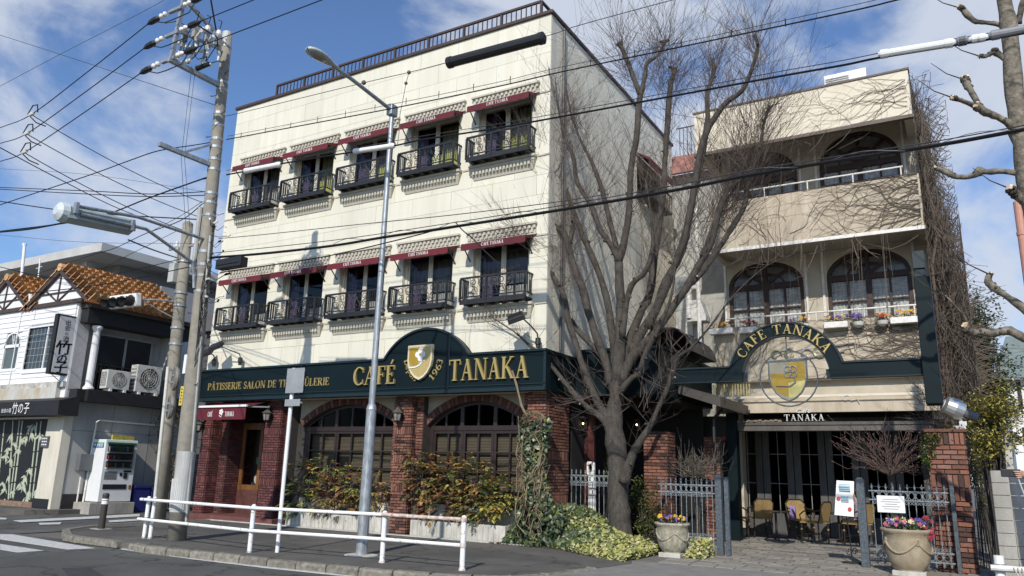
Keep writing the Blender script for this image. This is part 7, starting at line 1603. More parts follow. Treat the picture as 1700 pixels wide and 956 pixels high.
L_ = [('thick wire curving up to the pole from the far left', [(0, 384, 10), (103, 371, 10.2), (176, 356, 10.4), (246, 329, 10.5), (330, 299, 10.5), (352, 292, 10.5)], .02), ('wire arching up to the lower steel arm of the pole', [(0, 340, 9.2), (63, 319, 9.2), (156, 288, 9.2), (216, 266, 9.2), (264, 250, 9.3), (321, 241, 10.0), (352, 236, 10.5)], .014), ('level wire meeting the pole from the left, upper of two', [(0, 311, 11), (150, 317, 11), (251, 322, 11), (340, 318, 10.7)], .012), ('level wire meeting the pole from the left, lower of two', [(0, 314, 11), (125, 321, 11), (240, 326, 11), (340, 324, 10.7)], .012), ('wire slanting from the left edge down behind the pole', [(0, 245, 7), (100, 298, 9), (206, 350, 12), (331, 395, 15)], .012), ('wire running along the street above the road light', [(0, 334, 10.4), (103, 349, 10.5), (200, 357, 10.5), (326, 364, 10.6)], .014), ('loose wire dropping left behind the road light', [(336, 338, 10.6), (300, 366, 11), (241, 388, 12), (190, 412, 13), (150, 424, 14), (60, 455, 15)], .014), ('thin second wire beside the loose wire', [(336, 334, 10.6), (300, 358, 11), (255, 382, 12)], .009), ('faint high wire falling from the top left to the pole', [(0, 58, 10.4), (100, 90, 10.5), (216, 128, 10.5), (356, 174, 10.6)], .008), ('faint high wire rising to the top edge', [(0, 143, 8), (100, 90, 8.2), (238, 19, 8.5), (285, -8, 8.6)], .006), ('cable sagging from the far left under the road light', [(0, 385, 9), (50, 380, 9), (105, 370, 9)], .022), ('dark cable in front of the tiled roof', [(0, 490, 12.5), (110, 480, 12.8), (200, 467, 13.2), (314, 443, 14)], .016), ('cable before the grey flat roof', [(0, 443, 12), (68, 458, 12.5), (150, 462, 13), (300, 430, 14)], .012), ('cable from the road light down to the signal pole', [(213, 398, 9.5), (255, 415, 11), (294, 428, 14)], .018), ('faint wire with bird spikes at the left', [(0, 280, 14), (150, 290, 14), (340, 318, 14)], .006), ('faint low wire across the left sky', [(0, 390, 14), (140, 402, 14), (320, 404, 14)], .006), ('wire from the signal pole to the left over the tiled roof', [(300, 380, 14.6), (200, 430, 14.8), (120, 470, 15), (0, 500, 15)], .010)]
for lab, pts, r in L_:
    if pts[0][0] == 0: pts = [ex(pts[0], pts[1], .8)]+pts
    wire(lab, pts, r, 'wire', CABLE if r > .009 else CABLEG)
# ------------------------------------------------------------------ street lamp
lb = AZ(600, 922); LX = lb.x; LY = lb.y
lamp = thing('street_lamp', 'galvanised street lamp on a stepped pole with long curved arm', 'street lamp', (LX, LY, 0))
zt = AT(651, 178, LY).z; zs = AT(614, 680, LY).z
obj('footing', MB().lathe((LX, LY, -.01), [(.30, 0), (.30, .022), (.26, .03)], 24), CONCL, lamp)
obj('pole', MB().tube([(LX, LY, 0), (LX, LY, zs)], [.105, .092], 18), GALV, lamp, smooth=False); obj('pole_collar', MB().lathe((LX, LY, zs), [(.094, -.02), (.098, .0), (.085, .06), (.064, .10)], 18), GALV, lamp)
obj('upper_pole', MB().tube([(LX, LY, zs+.08), (LX, LY, zt)], [.062, .046], 16), GALV, lamp)
obj('arm', MB().tube([(LX, LY+.12, zt-.12), (LX, LY, zt-.08), (LX, 9.9, zt+.03), (LX, 9.35, zt+.06)], [.035, .04, .038, .036], 12), GALV, lamp); obj('arm_socket', MB().box(LX-.07, LX+.07, LY-.1, LY+.1, zt-.2, zt+.04), GALV, lamp, bevel=.015)
hd = [(9.45, .04, .05), (9.3, .06, .06), (9.2, .10, .07), (9.05, .14, .08), (8.9, .15, .085), (8.78, .13, .07), (8.70, .08, .05), (8.68, .02, .02)]
mb = MB(); vs = []
for y, w, hh in hd:
    for j in range(12): a = j*math.pi/6; vs.append((LX+w*math.cos(a), y, zt+.07+hh*(math.sin(a) if math.sin(a) > 0 else .55*math.sin(a))))
mb.add(vs, [(i*12+j, i*12+(j+1) % 12, (i+1)*12+(j+1) % 12, (i+1)*12+j) for i in range(len(hd)-1) for j in range(12)]); obj('luminaire', mb, mat('pale grey luminaire', (.46, .48, .47), .4, .08, 5), lamp, smooth=True)
obj('lens', MB().sphere((LX, 8.96, zt+.045), .11, 12, 6, (1, 1.7, .5)), mat('amber tinted lens', (.30, .28, .22), .2), lamp, smooth=True)
# ------------------------------------------------------------------ sign post seen from behind, mirrors, bollard
sb = AZ(460, 917); st0 = AT(491, 611, sb.y); sp = thing('sign_post', 'thin white post with two grey traffic sign backs before the cafe entrance', 'sign post', (sb.x, sb.y, 0))
obj('post', MB().tube([(sb.x, sb.y, -.02), (sb.x, sb.y, st0.z)], .037, 12), WHITE, sp)
a, b = AT(478, 612, sb.y-.06), AT(503, 652, sb.y-.06); SB = mat('grey sign back', (.36, .37, .37), .45, .1, 5, metal=.3)
obj('sign_back', MB().box(a.x, b.x, sb.y-.075, sb.y-.06, b.z, a.z), SB, sp, bevel=.01); a2, b2 = AT(474, 663, sb.y-.06), AT(498, 674, sb.y-.06); obj('sign_back', MB().box(a2.x, b2.x, sb.y-.075, sb.y-.06, b2.z, a2.z), SB, sp, bevel=.006)
mb = MB()
for z in (a.z-.05, b.z+.06, (a2.z+b2.z)/2): mb.bar((a.x+.01, sb.y-.05, z), (b.x-.01, sb.y-.05, z), .02, .03); mb.lathe((sb.x, sb.y, z), [(.045, -.02), (.045, .02)], 12)
obj('clamp', mb, GALV, sp)
cb = AT(262, 800, 13.9); ct_ = AT(279, 609, 13.9); tm = thing('mirror_post', 'pale post with two round grey sign backs in front of the second pole', 'sign post', (cb.x, 13.9, 0))
obj('post', MB().tube([(cb.x, 13.9, -.1), (ct_.x, 13.9, ct_.z)], .045, 10), mat('cream post paint', (.66, .64, .58), .5), tm)
for px, py in ((283, 628), (275, 675)):
    c = AT(px, py, 13.9); obj('round_back', MB().tube([c+Vector((.03, .07, 0)), c+Vector((.05, .11, 0)), c+Vector((.06, .14, 0))], [.33, .35, .33], 24), mat('taupe sign back', (.20, .19, .17), .55), tm)
    obj('bracket', MB().bar(c+Vector((-.02, 0, .1)), c+Vector((.05, .1, .1)), .04).bar(c+Vector((-.02, 0, -.1)), c+Vector((.05, .1, -.1)), .04), GALV, tm)
bb = AZ(168, 878); bo = thing('bollard', 'dark brown rubber bollard with white reflective band at the corner', 'bollard', (bb.x, bb.y, 0))
obj('body', MB().lathe(bb, [(.075, -.12), (.070, .56), (.072, .72), (.076, .75), (.06, .79), (.0, .80)], 16), mat('dark brown rubber', (.045, .036, .03), .6), bo); obj('band', MB().lathe(bb, [(.075, .55), (.075, .62)], 16).lathe(bb, [(.076, .635), (.076, .67)], 16), WHITE, bo); obj('footing', MB().box(bb.x-.17, bb.x+.17, bb.y-.17, bb.y+.17, -.13, .006), CONCL, bo)
# ------------------------------------------------------------------ guard rails
PS = [AZ(239, 893), AZ(249, 894), AZ(414, 917), AZ(634, 934), AZ(767, 947)]
gr = thing('guard_rail', 'white two rail pipe guard rail with peeling paint along the pavement edge', 'guard rail', (PS[2].x, PS[2].y, 0))
for i, p in enumerate(PS):
    obj('post', MB().tube([(p.x, p.y, -.02), (p.x, p.y, .80)], .042, 12).lathe((p.x, p.y, .80), [(.042, 0), (.03, .02), (.001, .03)], 12), CHIP, gr)
    mb = MB()
    for z in (.765, .375): mb.lathe((p.x, p.y, z), [(.050, -.035), (.050, .035)], 12)
    mb.lathe((p.x, p.y, 0), [(.06, -.01), (.05, .03)], 12); obj('collar', mb, RUST if i >= 3 else GALV, gr)
for z in (.765, .375):
    segs = [(PS[0]+Vector((-.12, -.05, 0)), PS[2]), (PS[2], PS[3]), (PS[3], PS[4])]
    for k, (a, b) in enumerate(segs): d = (b-a).normalized(); obj('rail', MB().tube([(a.x, a.y-.055, z), (b.x+d.x*(-.012), b.y-.055, z)], .030, 10), RUST if k == 2 and z > .5 else CHIP, gr)
p = Vector((.12, 9.85, 0)); g2 = thing('guard_rail', 'end of another white guard rail tied with pale cord at bottom right', 'guard rail', p)
obj('post', MB().tube([p-Vector((0, 0, .02)), p+Vector((0, 0, .80))], .048, 14), WHITE, g2); obj('collar', MB().lathe(p+Vector((0, 0, .68)), [(.06, -.04), (.06, .04)], 12), GALV, g2)
for z in (.68, .32): obj('rail', MB().tube([(p.x-.08, p.y-.07, z), (p.x+4, p.y-.05, z)], .032, 10), WHITEO, g2)
mb = MB()
for i in range(7): x = p.x+.12+i*.035; mb.tube([(x, p.y-.11, .70), (x+rp5.uniform(-.05, .08), p.y-.10, .5), (x+rp5.uniform(-.1, .12), p.y-.06, .25), (x+rp5.uniform(-.1, .15), p.y, .0)], .007, 4)
obj('cord', mb, mat('pale cord', (.62, .60, .54), .9), g2)
# ------------------------------------------------------------------ cafe lanterns, floodlights, entrance awning
for k, (px, py, Y, lab) in enumerate(((443, 690, 15.12, 'black wall lantern on the pillar right of the cafe entrance'), (660, 690, 15.12, 'black wall lantern on the middle brick pillar'), (329, 708, 15.12, 'black wall lantern on the far left brick pillar'))):
    c = AT(px, py, Y); t = thing('wall_lantern', lab, 'lantern', (c.x, 15.28, c.z), 'wall lanterns on the brick pillars')
    obj('bracket', MB().tube([(c.x, 15.28, c.z+.05), (c.x, Y+.05, c.z+.28), (c.x, Y-.02, c.z+.26), (c.x, Y, c.z+.17)], .014, 6).box(c.x-.05, c.x+.05, 15.26, 15.288, c.z-.1, c.z+.15), BLACK, t)
    obj('hood', MB().lathe((c.x, Y, c.z), [(.135, .06), (.15, .07), (.07, .15), (.03, .18), (.012, .24)], 6), mat('aged bronze', (.10, .09, .075), .5), t)
    obj('glass', MB().lathe((c.x, Y, c.z), [(.075, -.12), (.11, .06)], 6), mat('frosted lantern glass', (.28, .27, .25), .35), t)
    mb = MB()
    for i in range(6): a = i*math.pi/3; mb.bar((c.x+.077*math.cos(a), Y+.077*math.sin(a), c.z-.12), (c.x+.112*math.cos(a), Y+.112*math.sin(a), c.z+.06), .012)
    mb.lathe((c.x, Y, c.z-.15), [(.03, -.03), (.08, .02), (.08, .035)], 6); obj('cage', mb, BLACK, t)
def flood(bpx, bpy, hpx, hpy, lab, s, hY):
    b = AT(bpx, bpy, 15.05); hh_ = AT(hpx, hpy, hY); t = thing('floodlight', lab, 'floodlight', b, 'floodlights on arms above the cafe sign')
    obj('foot', MB().tube([b, b+Vector((0, 0, .06)), b+Vector((0, 0, .08)), b+Vector((0, 0, .22))], [.05, .05, .07, .06], 10), BLACK, t)
    m = (b+hh_)/2+Vector((.1, 0, .14)); obj('arm', MB().tube([b+Vector((0, 0, .2)), b+Vector((0, -.05, .32)), m, hh_+Vector((.1*s, .1, 0))], .017, 7), BLACK, t)
    n = Vector((.05*s, .62, -.78)).normalized(); u_ = n.cross(Vector((-.5, 0.4, .75))).normalized(); v_ = n.cross(u_)
    vs = [hh_+u_*a*.21+v_*c*.17+n*d for d, sc_ in ((-.05, .8), (.07, 1)) for a, c in ((-sc_, -sc_), (sc_, -sc_), (sc_, sc_), (-sc_, sc_))]
    obj('head', MB().add(vs, [(3, 2, 1, 0), (4, 5, 6, 7), (0, 1, 5, 4), (1, 2, 6, 5), (2, 3, 7, 6), (3, 0, 4, 7)]), BLACK, t, bevel=.012); obj('glass', MB().add([hh_+u_*a*.18+v_*c*.14+n*.073 for a, c in ((-1, -1), (1, -1), (1, 1), (-1, 1))], [(0, 1, 2, 3)]), mat('floodlight glass', (.30, .30, .28), .15), t)
    if s: obj('yoke', MB().bar(hh_+u_*.22-n*.02, hh_-u_*.22-n*.02, .02, .03), BLACK, t)
flood(893, 577, 856, 526, 'black square floodlight on an arm above the right end of the cafe sign', 1, 14.55); flood(398, 606, 358, 574, 'black floodlight on a curved arm above the left end of the cafe sign', 1, 14.6); flood(355, 608, 341, 585, 'floodlight half hidden behind the utility pole above the sign', 0, 14.8)
ew = thing('entrance_awning', 'dark red awning with white front bar over the cafe entrance', 'awning', (-18, 15.2, 2.9))
a, b = AT(327, 677, 14.45), AT(409, 675, 14.45); zt = (a.z+b.z)/2; zb = AT(405, 696, 14.45).z
mb = MB()
for e in (0, .006): mb.add([(a.x, 14.45-e, zt), (b.x, 14.45-e, zt), (b.x, 14.45-e, zb), (a.x, 14.45-e, zb)], [(0, 1, 2, 3)])
for e in (0, .006): mb.add([(a.x, 14.46, zt-e), (b.x, 14.46, zt-e), (b.x, 15.5, zt+.28-e), (a.x, 15.5, zt+.28-e)], [(0, 1, 2, 3)])
obj('canvas', mb, RED, ew); obj('front_bar', MB().box(a.x, b.x+.04, 14.40, 14.47, zt-.005, zt+.055), WHITE, ew, bevel=.008)
obj('folding_arm', MB().bar((b.x-.1, 14.5, zt+.01), (b.x+.15, 15.1, zt+.04), .04).bar((b.x+.15, 15.1, zt+.04), (b.x-.15, 15.5, zt+.15), .04), mat('grey arm', (.3, .3, .3), .5), ew)
w = b.x-a.x; text_parts('lettering', 'CAFÉ', .13, lambda u, v, d: (a.x+.30*w+u-.10, 14.443-d, (zt+zb)/2-.08+v), REDPRINT, ew, .006, width=.30*.62, joined=True, track=.04).name
text_parts('lettering', 'TANAKA', .13, lambda u, v, d: (a.x+.60*w+u, 14.443-d, (zt+zb)/2-.08+v), REDPRINT, ew, .006, width=.36, joined=True, track=.04)
mb = MB(); fc2 = Vector((a.x+.52*w, 14.44, (zt+zb)/2+.04))
for k in range(5): an = k*1.257; mb.prism([(fc2.x+.05*math.cos(an)+.035*math.cos(t*.785), fc2.z+.05*math.sin(an)+.035*math.sin(t*.785)) for t in range(8)][::-1], 14.436-.0005*k, 14.443)
mb.tube([(fc2.x-.07, 14.44, fc2.z-.1), (fc2.x, 14.44, fc2.z-.14), (fc2.x+.05, 14.44, fc2.z-.06)], .012, 4); obj('flower_print', mb, REDPRINT, ew)
# ================================================================== RESTAURANT ON THE LEFT
RY, RX = 14.0, -24.65
rest = thing('restaurant_building', 'white clapboard restaurant with orange tiled gables and black bamboo front', 'building', (RX-3, RY, 0))
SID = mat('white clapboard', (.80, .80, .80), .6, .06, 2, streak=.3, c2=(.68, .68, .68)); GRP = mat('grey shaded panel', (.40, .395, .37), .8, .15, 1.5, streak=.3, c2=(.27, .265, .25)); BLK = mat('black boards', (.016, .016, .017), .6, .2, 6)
z0, z1 = 3.98, 6.56; n = 14; ph = (z1-z0)/n; XLL = -33.0
wa = [AT(51, 548, RY), AT(101, 608, RY)]; wb = [AT(13, 553, RY), AT(27, 612, RY)]; wx0, wx1, wz0, wz1 = wa[0].x, wa[1].x+.05, wa[1].z-.02, wa[0].z+.05; sx0, sx1, sz0, sz1 = wb[0].x, wb[1].x, wb[1].z, wb[0].z
sdc = {}
for i in range(n):
    a, b = z0+i*ph, z0+(i+1)*ph; cuts = [(XLL, RX-.35)]
    for (x0, x1, y0, y1) in ((wx0, wx1, wz0, wz1), (sx0, sx1, sz0, sz1)):
        if b > y0+.02 and a < y1-.02:
            nc = []
            for (p, q) in cuts:
                if x0 <= p or x1 >= q: nc.append((p, q))
                else: nc += [(p, x0), (x1, q)]
            cuts = nc
    for p, q in cuts:
        obj('siding_board', MB().prism([(RY-.005, a+.004), (RY-.028, a+.004), (RY-.006, b+.012), (RY+.03, b+.012), (RY+.03, a+.004)], p, q, lambda u, v, d: (d, u, v)), SID, rest)
obj('wall', MB().box(XLL, RX-.3, RY+.03, RY+.1, 2.8, 6.9), SID, rest)
obj('rear_wall', MB().box(XLL, RX-1.0, 19.4, 19.5, 0, 6.9), SID, rest)
w = obj('window', MB().box(wx0, wx1, RY+.02, RY+.03, wz0, wz1), mat('blue grey leaded glass', (.045, .055, .06), .15, .2, 4), rest)
mb = MB(); 
for (a, b, c, d) in ((wx0-.05, wx1+.05, wz1, wz1+.07), (wx0-.07, wx1+.07, wz0-.14, wz0), (wx0-.06, wx0, wz0, wz1), (wx1, wx1+.06, wz0, wz1)): mb.box(a, b, RY-.05, RY+.03, c, d)
mb.box((wx0+wx1)/2-.025, (wx0+wx1)/2+.025, RY-.02, RY+.02, wz0, wz1); obj('frame', mb, SID, w)
mb = MB()
for i in range(1, 10): x = wx0+(wx1-wx0)*i/10; mb.box(x-.007, x+.007, RY+.008, RY+.02, wz0, wz1) if i != 5 else None
for i in range(1, 6): z = wz0+(wz1-wz0)*i/6; mb.box(wx0, wx1, RY+.009, RY+.0195, z-.007, z+.007)
obj('lead_strip', mb, mat('pale lead', (.34, .36, .36), .5), w)
w = obj('window', MB().box(sx0+.03, sx1-.03, RY+.02, RY+.03, sz0, sz1-.55).prism(ell((sx0+sx1)/2, sz1-.42, (sx1-sx0)/2-.03, .36, 0, 180, 12)[::-1], RY+.02, RY+.03), mat('greenish glass', (.10, .12, .11), .15), rest)
mb = MB(); mb.box(sx0-.02, sx0+.04, RY-.03, RY+.03, sz0, sz1-.45); mb.box(sx1-.04, sx1+.02, RY-.03, RY+.03, sz0, sz1-.45); mb.box(sx0-.04, sx1+.04, RY-.03, RY+.03, sz1-.55, sz1-.45); mb.box(sx0-.04, sx1+.04, RY-.04, RY+.03, sz0-.08, sz0)
ar = ell((sx0+sx1)/2, sz1-.45, (sx1-sx0)/2+.01, .42, 0, 180, 10)
for p, q in zip(ar, ar[1:]): mb.bar((p[0], RY-.01, p[1]), (q[0], RY-.01, q[1]), .05, .05)
for s in (-.07, 0, .07): mb.bar(((sx0+sx1)/2, RY+.005, sz1-.45), ((sx0+sx1)/2+s*2, RY+.005, sz1-.08), .02)
obj('frame', mb, SID, w)
obj('side_pipe', MB().tube([(AT(36, 530, RY).x, RY-.05, 6.5), (AT(36, 530, RY).x, RY-.05, 4.0)], .018, 6).tube([(AT(60, 520, RY).x, RY-.05, 6.5), (AT(60, 520, RY).x, RY-.05, 6.2)], .015, 6), SID, rest)
# gables
TB = mat('brown truss timber', (.075, .05, .042), .7, .2, 6); TILE = mat('orange clay roof tile', (.64, .40, .20), .75, .2, 9, hue=.28, c2=(.46, .26, .12))
zb0 = 6.60; RD = 3.4
tm_ = MB(); tm_.tube([(0, 0, 0), (0, .36, 0)], [.125, .105], 10); tilem = tm_.mesh('roof_tile', TILE)
half = MB(); vs = []; 
for k, (yy, rr) in enumerate(((0, .135), (.37, .110))):
    for j in range(7): a = math.pi*j/6; vs.append((rr*math.cos(a), rr*math.sin(a)*.85, yy))
half.add(vs, [(j, j+1, 8+j, 7+j) for j in range(6)]); half.add([(x*.86, y*.86, z) for x, y, z in vs], [(7+j, 8+j, j+1, j) for j in range(6)]); half.add([], [])
# local: x across, y outward, z up the slope
halfm = half.mesh('roof_tile', TILE)
for k, (apx, apz, lf, rfx) in enumerate(((-26.2, 7.78, -27.95, -24.45), (-29.6, 7.80, -31.3, -27.95))):
    g = obj('gable', MB().prism([(lf, zb0), (rfx, zb0), (apx, apz-.06)], RY+.0, RY+.08), SID, rest)
    mb = MB(); mb.bar((lf-.1, RY-.06, zb0-.0), (apx, RY-.06, apz), .12, .13); mb.bar((apx, RY-.06, apz), (rfx+.1, RY-.06, zb0), .12, .13); obj('barge_board', mb, TB, g)
    mb = MB(); c = (lf+rfx)/2
    for (p, q) in (((c, zb0+.1), (apx, apz-.1)), ((c, zb0+.1), ((apx+rfx)/2, (apz+zb0)/2)), ((c, zb0+.1), ((apx+lf)/2, (apz+zb0)/2)), ((lf+.7, zb0+.42), (rfx-.7, zb0+.42))): mb.bar((p[0], RY-.02, p[1]), (q[0], RY-.02, q[1]), .045, .045)
    obj('truss_stick', mb, TB, g)
    rfm = obj('roof', MB().prism([(lf-.15, zb0-.08), (apx, apz), (rfx+.15, zb0-.08), (rfx+.15, zb0+.0), (apx, apz+.08), (lf-.15, zb0+.0)], RY-.12, RY+RD), mat('orange clay bed', (.36, .14, .045), .85, .2, 8), rest)
    for sgn_, ex_, in ((1, rfx+.25), (-1, lf-.25)):
        dx, dz = apx-ex_, apz-(zb0-.13); sl_ = math.hypot(dx, dz); us = Vector((dx/sl_, 0, dz/sl_)); ax_ = Vector((0, 1, 0)); nr = us.cross(ax_); nr = nr if nr.z > 0 else -nr
        rows = int(sl_/.30); cols = int((RD+.1)/.262) if sgn_ > 0 else 1
        for rI in range(rows+1):
            for cI in range(cols):
                p = Vector((ex_, RY-.02+cI*.262, zb0-.13))+us*(rI*sl_/(rows+.6))+nr*.085
                o = add('roof_tile', halfm, rfm, (0, 0, 0)); xx = ax_ if us.cross(nr).dot(ax_) < 0 else ax_
                M3 = Matrix((xx, nr-us*.06, us)).transposed(); o.rotation_euler = M3.to_euler(); o.location = p-WL[rfm.name]+nr*rp5.uniform(-.008, .01)
    rg_ = MB().tube([(0, 0, 0), (0, .34, 0)], [.135, .12], 10).mesh('ridge_tile', TILE)
    for i in range(int(RD/.3)): add('ridge_tile', rg_, rfm, (apx, RY-.14+i*.3, apz+.11+rp5.uniform(-.006, .006)))
obj('eave_beam', MB().box(XLL, RX+.0, RY-.09, RY+.0, 6.565, 6.70), TB, rest)
mb = MB(); p = AT(50, 500, RY-.1); mb.tube([p, p+Vector((0, -.02, .25))], [.05, .07], 8); obj('rain_head', mb, WHITE, rest)
# right hand side
obj('black_fascia', MB().box(RX-.6, RX+.12, RY+.15, 18.2, 5.92, 6.40), BLK, rest); obj('eave', MB().box(RX-.9, RX+.3, RY+.1, 18.4, 6.401, 6.55), TB, rest)
obj('corner_wall', MB().box(RX-.55, RX-.30, RY+.1, RY+.5, 3.75, 6.55), mat('small grey tile', (.42, .42, .42), .7, .12, 12), rest)
mb = MB(); c = (RX-.05, 14.62, 3.75)
mb.lathe(c, [(.17, 0), (.17, .08), (.12, .14), (.105, .2), (.095, 1.9), (.11, 1.96), (.16, 2.04), (.16, 2.12)], 16); obj('column', mb, SID, rest)
mb = MB()
for i in range(9): a = -1.9+i*.33; mb.bar((c[0]+.105*math.cos(a), c[1]+.105*math.sin(a), 3.97), (c[0]+.097*math.cos(a), c[1]+.097*math.sin(a), 5.65), .012, .012)
obj('flute', mb, SID, rest)
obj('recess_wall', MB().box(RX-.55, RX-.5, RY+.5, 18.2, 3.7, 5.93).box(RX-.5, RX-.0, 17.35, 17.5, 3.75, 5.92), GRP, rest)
d = obj('sliding_door', MB().box(RX-.49, RX-.46, 14.95, 16.95, 3.76, 5.72), mat('black door glass', (.010, .011, .013), .12), rest); mb = MB()
for y in (14.95, 15.95, 16.95): mb.box(RX-.46, RX-.42, y-.035, y+.035, 3.76, 5.72)
mb.box(RX-.46, RX-.421, 14.985, 16.915, 5.66, 5.72); obj('frame', mb, mat('grey door frame', (.33, .33, .32), .5), d)
mb = MB(); mb.bar((RX-.30, 14.9, 4.65), (RX-.30, 17.2, 4.65), .04); mb.bar((RX-.30, 14.9, 4.4), (RX-.3, 17.2, 4.4), .03)
for i in range(18): mb.box(RX-.31, RX-.29, 14.95+i*.13, 14.97+i*.13, 3.76, 4.65)
obj('window_rail', mb, BLACK, rest)
obj('ledge', MB().box(RX-.6, RX+.45, RY+.35, 18.2, 3.35, 3.75).box(RX-.15, RX+.28, RY+.08, RY+.35, 3.36, 3.74), BLK, rest)
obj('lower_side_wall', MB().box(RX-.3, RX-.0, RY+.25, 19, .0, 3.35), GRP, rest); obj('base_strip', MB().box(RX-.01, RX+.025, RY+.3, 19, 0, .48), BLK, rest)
mb = MB()
for y in (15.6, 17.0, 18.2): mb.box(RX-.005, RX+.004, y-.006, y+.006, .48, 3.34)
mb.box(RX-.005, RX+.0045, RY+.3, 19, 2.44, 2.452); obj('panel_joint', mb, mat('dark joint', (.10, .10, .10), .8), rest)
mb = MB(); mb.tube([(RX+.07, 14.95, .1), (RX+.07, 15.0, 2.75), (RX+.07, 15.1, 2.82), (RX+.07, 17.2, 2.78)], .03, 8); mb.tube([(RX+.07, 14.75, .1), (RX+.07, 14.75, 1.0)], .025, 6); obj('white_pipe', mb, WHITEO, rest)
mbx = AX(140, 768, RX+.1); obj('meter_box', MB().box(RX+.0, RX+.22, mbx.y-.22, mbx.y+.25, mbx.z-.25, mbx.z+.27), mat('dark grey box', (.13, .14, .15), .5), rest, bevel=.01)
# front at street level
obj('tin_band', MB().box(XLL, AT(98, 655, RY).x, RY-.12, RY+.03, 3.43, 3.80), mat('rusty pale blue tin', (.52, .56, .56), .6, .3, 2.2, c2=(.40, .30, .17), streak=.35), rest); obj('drip_mould', MB().box(XLL, RX-.3, RY-.08, RY+.03, 3.80, 3.97), mat('mossy white board', (.60, .59, .56), .85, .3, 4, c2=(.25, .23, .19)), rest)
aw_ = obj('black_awning', MB().prism([(RY-.6, 2.86), (RY-.62, 3.30), (RY-.05, 3.46), (RY+.03, 3.46), (RY+.03, 2.86)], XLL, AT(97, 680, RY-.6).x, lambda u, v, d: (d, u, v)), BLK, rest)
ta = AT(34, 679, RY-.63); font_mesh('lettering', '竹の子', .40, WHITE, aw_, lambda u, v, d: (ta.x+u*.85, RY-.625-d, ta.z+v), .004); ta2 = AT(10, 682, RY-.63); font_mesh('lettering', '出会の酒', .15, WHITE, aw_, lambda u, v, d: (ta2.x+u, RY-.625-d, ta2.z+v), .004)
wall_x1 = AT(74, 760, RY+.1).x; z_sh0, z_sh1 = .2, 2.9
bm3 = obj('black_shutter', MB().box(XLL, wall_x1, RY+.12, RY+.2, z_sh0, z_sh1), BLK, rest)
for i in range(34):
    z = z_sh0+i*.079; obj('slat', MB().box(XLL, wall_x1, RY+.095, RY+.12, z+.004, z+.073), BLK, bm3)
# bamboo mural, painted boards standing a few millimetres proud
BAM = mat('pale green mural paint', (.46, .50, .38), .8, .15, 8, c2=(.34, .38, .28)); mur = MB(); kk_ = 0
def mpt(px, py): q = AT(px, py, RY+.09); return q
for (x0, y0, x1, y1, w) in ((-6, 832, 8, 700, .05), (14, 830, 22, 697, .06), (17, 828, 33, 697, .05), (22, 827, 38, 697, .07), (48, 828, 62, 700, .06), (54, 828, 69, 698, .05)):
    a, b = mpt(x0, y0), mpt(x1, y1); n = 5
    for i in range(n):
        p, q = a+(b-a)*(i/n+.008), a+(b-a)*((i+1)/n-.008); kk_ += 1; mur.bar((p.x, RY+.088, p.z), (q.x, RY+.088, q.z), w, .01+.0003*kk_, (0, 1, 0)) if False else mur.prism([(p.x-w/2, p.z), (p.x+w/2, p.z), (q.x+w/2, q.z), (q.x-w/2, q.z)], RY+.082-.0002*kk_, RY+.093)
def mleaf(px, py, ang, ln):
    global kk_
    kk_ += 1; c = mpt(px, py); a = math.radians(ang); d = Vector((math.cos(a), 0, math.sin(a))); s = Vector((-d.z, 0, d.x)); 
    P_ = [c, c+d*ln*.4+s*ln*.13, c+d*ln, c+d*ln*.4-s*ln*.13]; mur.prism([(p.x, p.z) for p in P_], RY+.080-.0002*(kk_ % 60), RY+.093)
for (px, py) in ((20, 722), (24, 735), (13, 745), (10, 756), (18, 762), (38, 728), (44, 725), (50, 708), (57, 706), (52, 718), (68, 722), (42, 790), (48, 778), (36, 800), (40, 808), (14, 790), (4, 800), (10, 812), (50, 815), (58, 816), (44, 826), (22, 815), (-2, 830), (62, 812), (30, 745), (8, 830)):
    for k in range(5): mleaf(px+rp5.uniform(-2, 2), py+rp5.uniform(-2, 2), -90+rp5.uniform(-75, 75), rp5.uniform(.18, .36))
obj('bamboo_mural', mur, BAM, bm3, kind='stuff')
pa, pb = AT(77, 770, RY), AT(106, 680, RY)
obj('cream_pier', MB().box(wall_x1-.02, RX-.05, RY+.02, RY+.3, .3, 3.36).box(RX-.1, RX+.03, RY-.04, RY+.25, .02, 3.45), mat('stained cream pier', (.66, .62, .52), .85, .2, 2.4, streak=.3, c2=(.50, .46, .37)), rest)
obj('pier_base', MB().box(wall_x1-.1, RX-.12, RY-.0, RY+.3, .05, .32), BLK, rest); obj('brick_kerb', MB().box(XLL, wall_x1-.08, RY-.02, RY+.3, .0, .19), mat('old brick kerb', (.30, .20, .14), .9, .3, 12), rest)
q = AT(75, 733, RY-.02); pq = obj('plaque', MB().box(q.x-.2, q.x+.18, RY-.04, RY+.1, q.z-.17, q.z+.17), mat('dark plaque', (.10, .10, .11), .5), rest)
mb = MB()
for i in range(3):
    for j in range(3): mb.box(q.x-.15+j*.1, q.x-.08+j*.1, RY-.043, RY-.04, q.z+.08-i*.095, q.z+.115-i*.095)
obj('print', mb, WHITE, pq, kind='stuff')
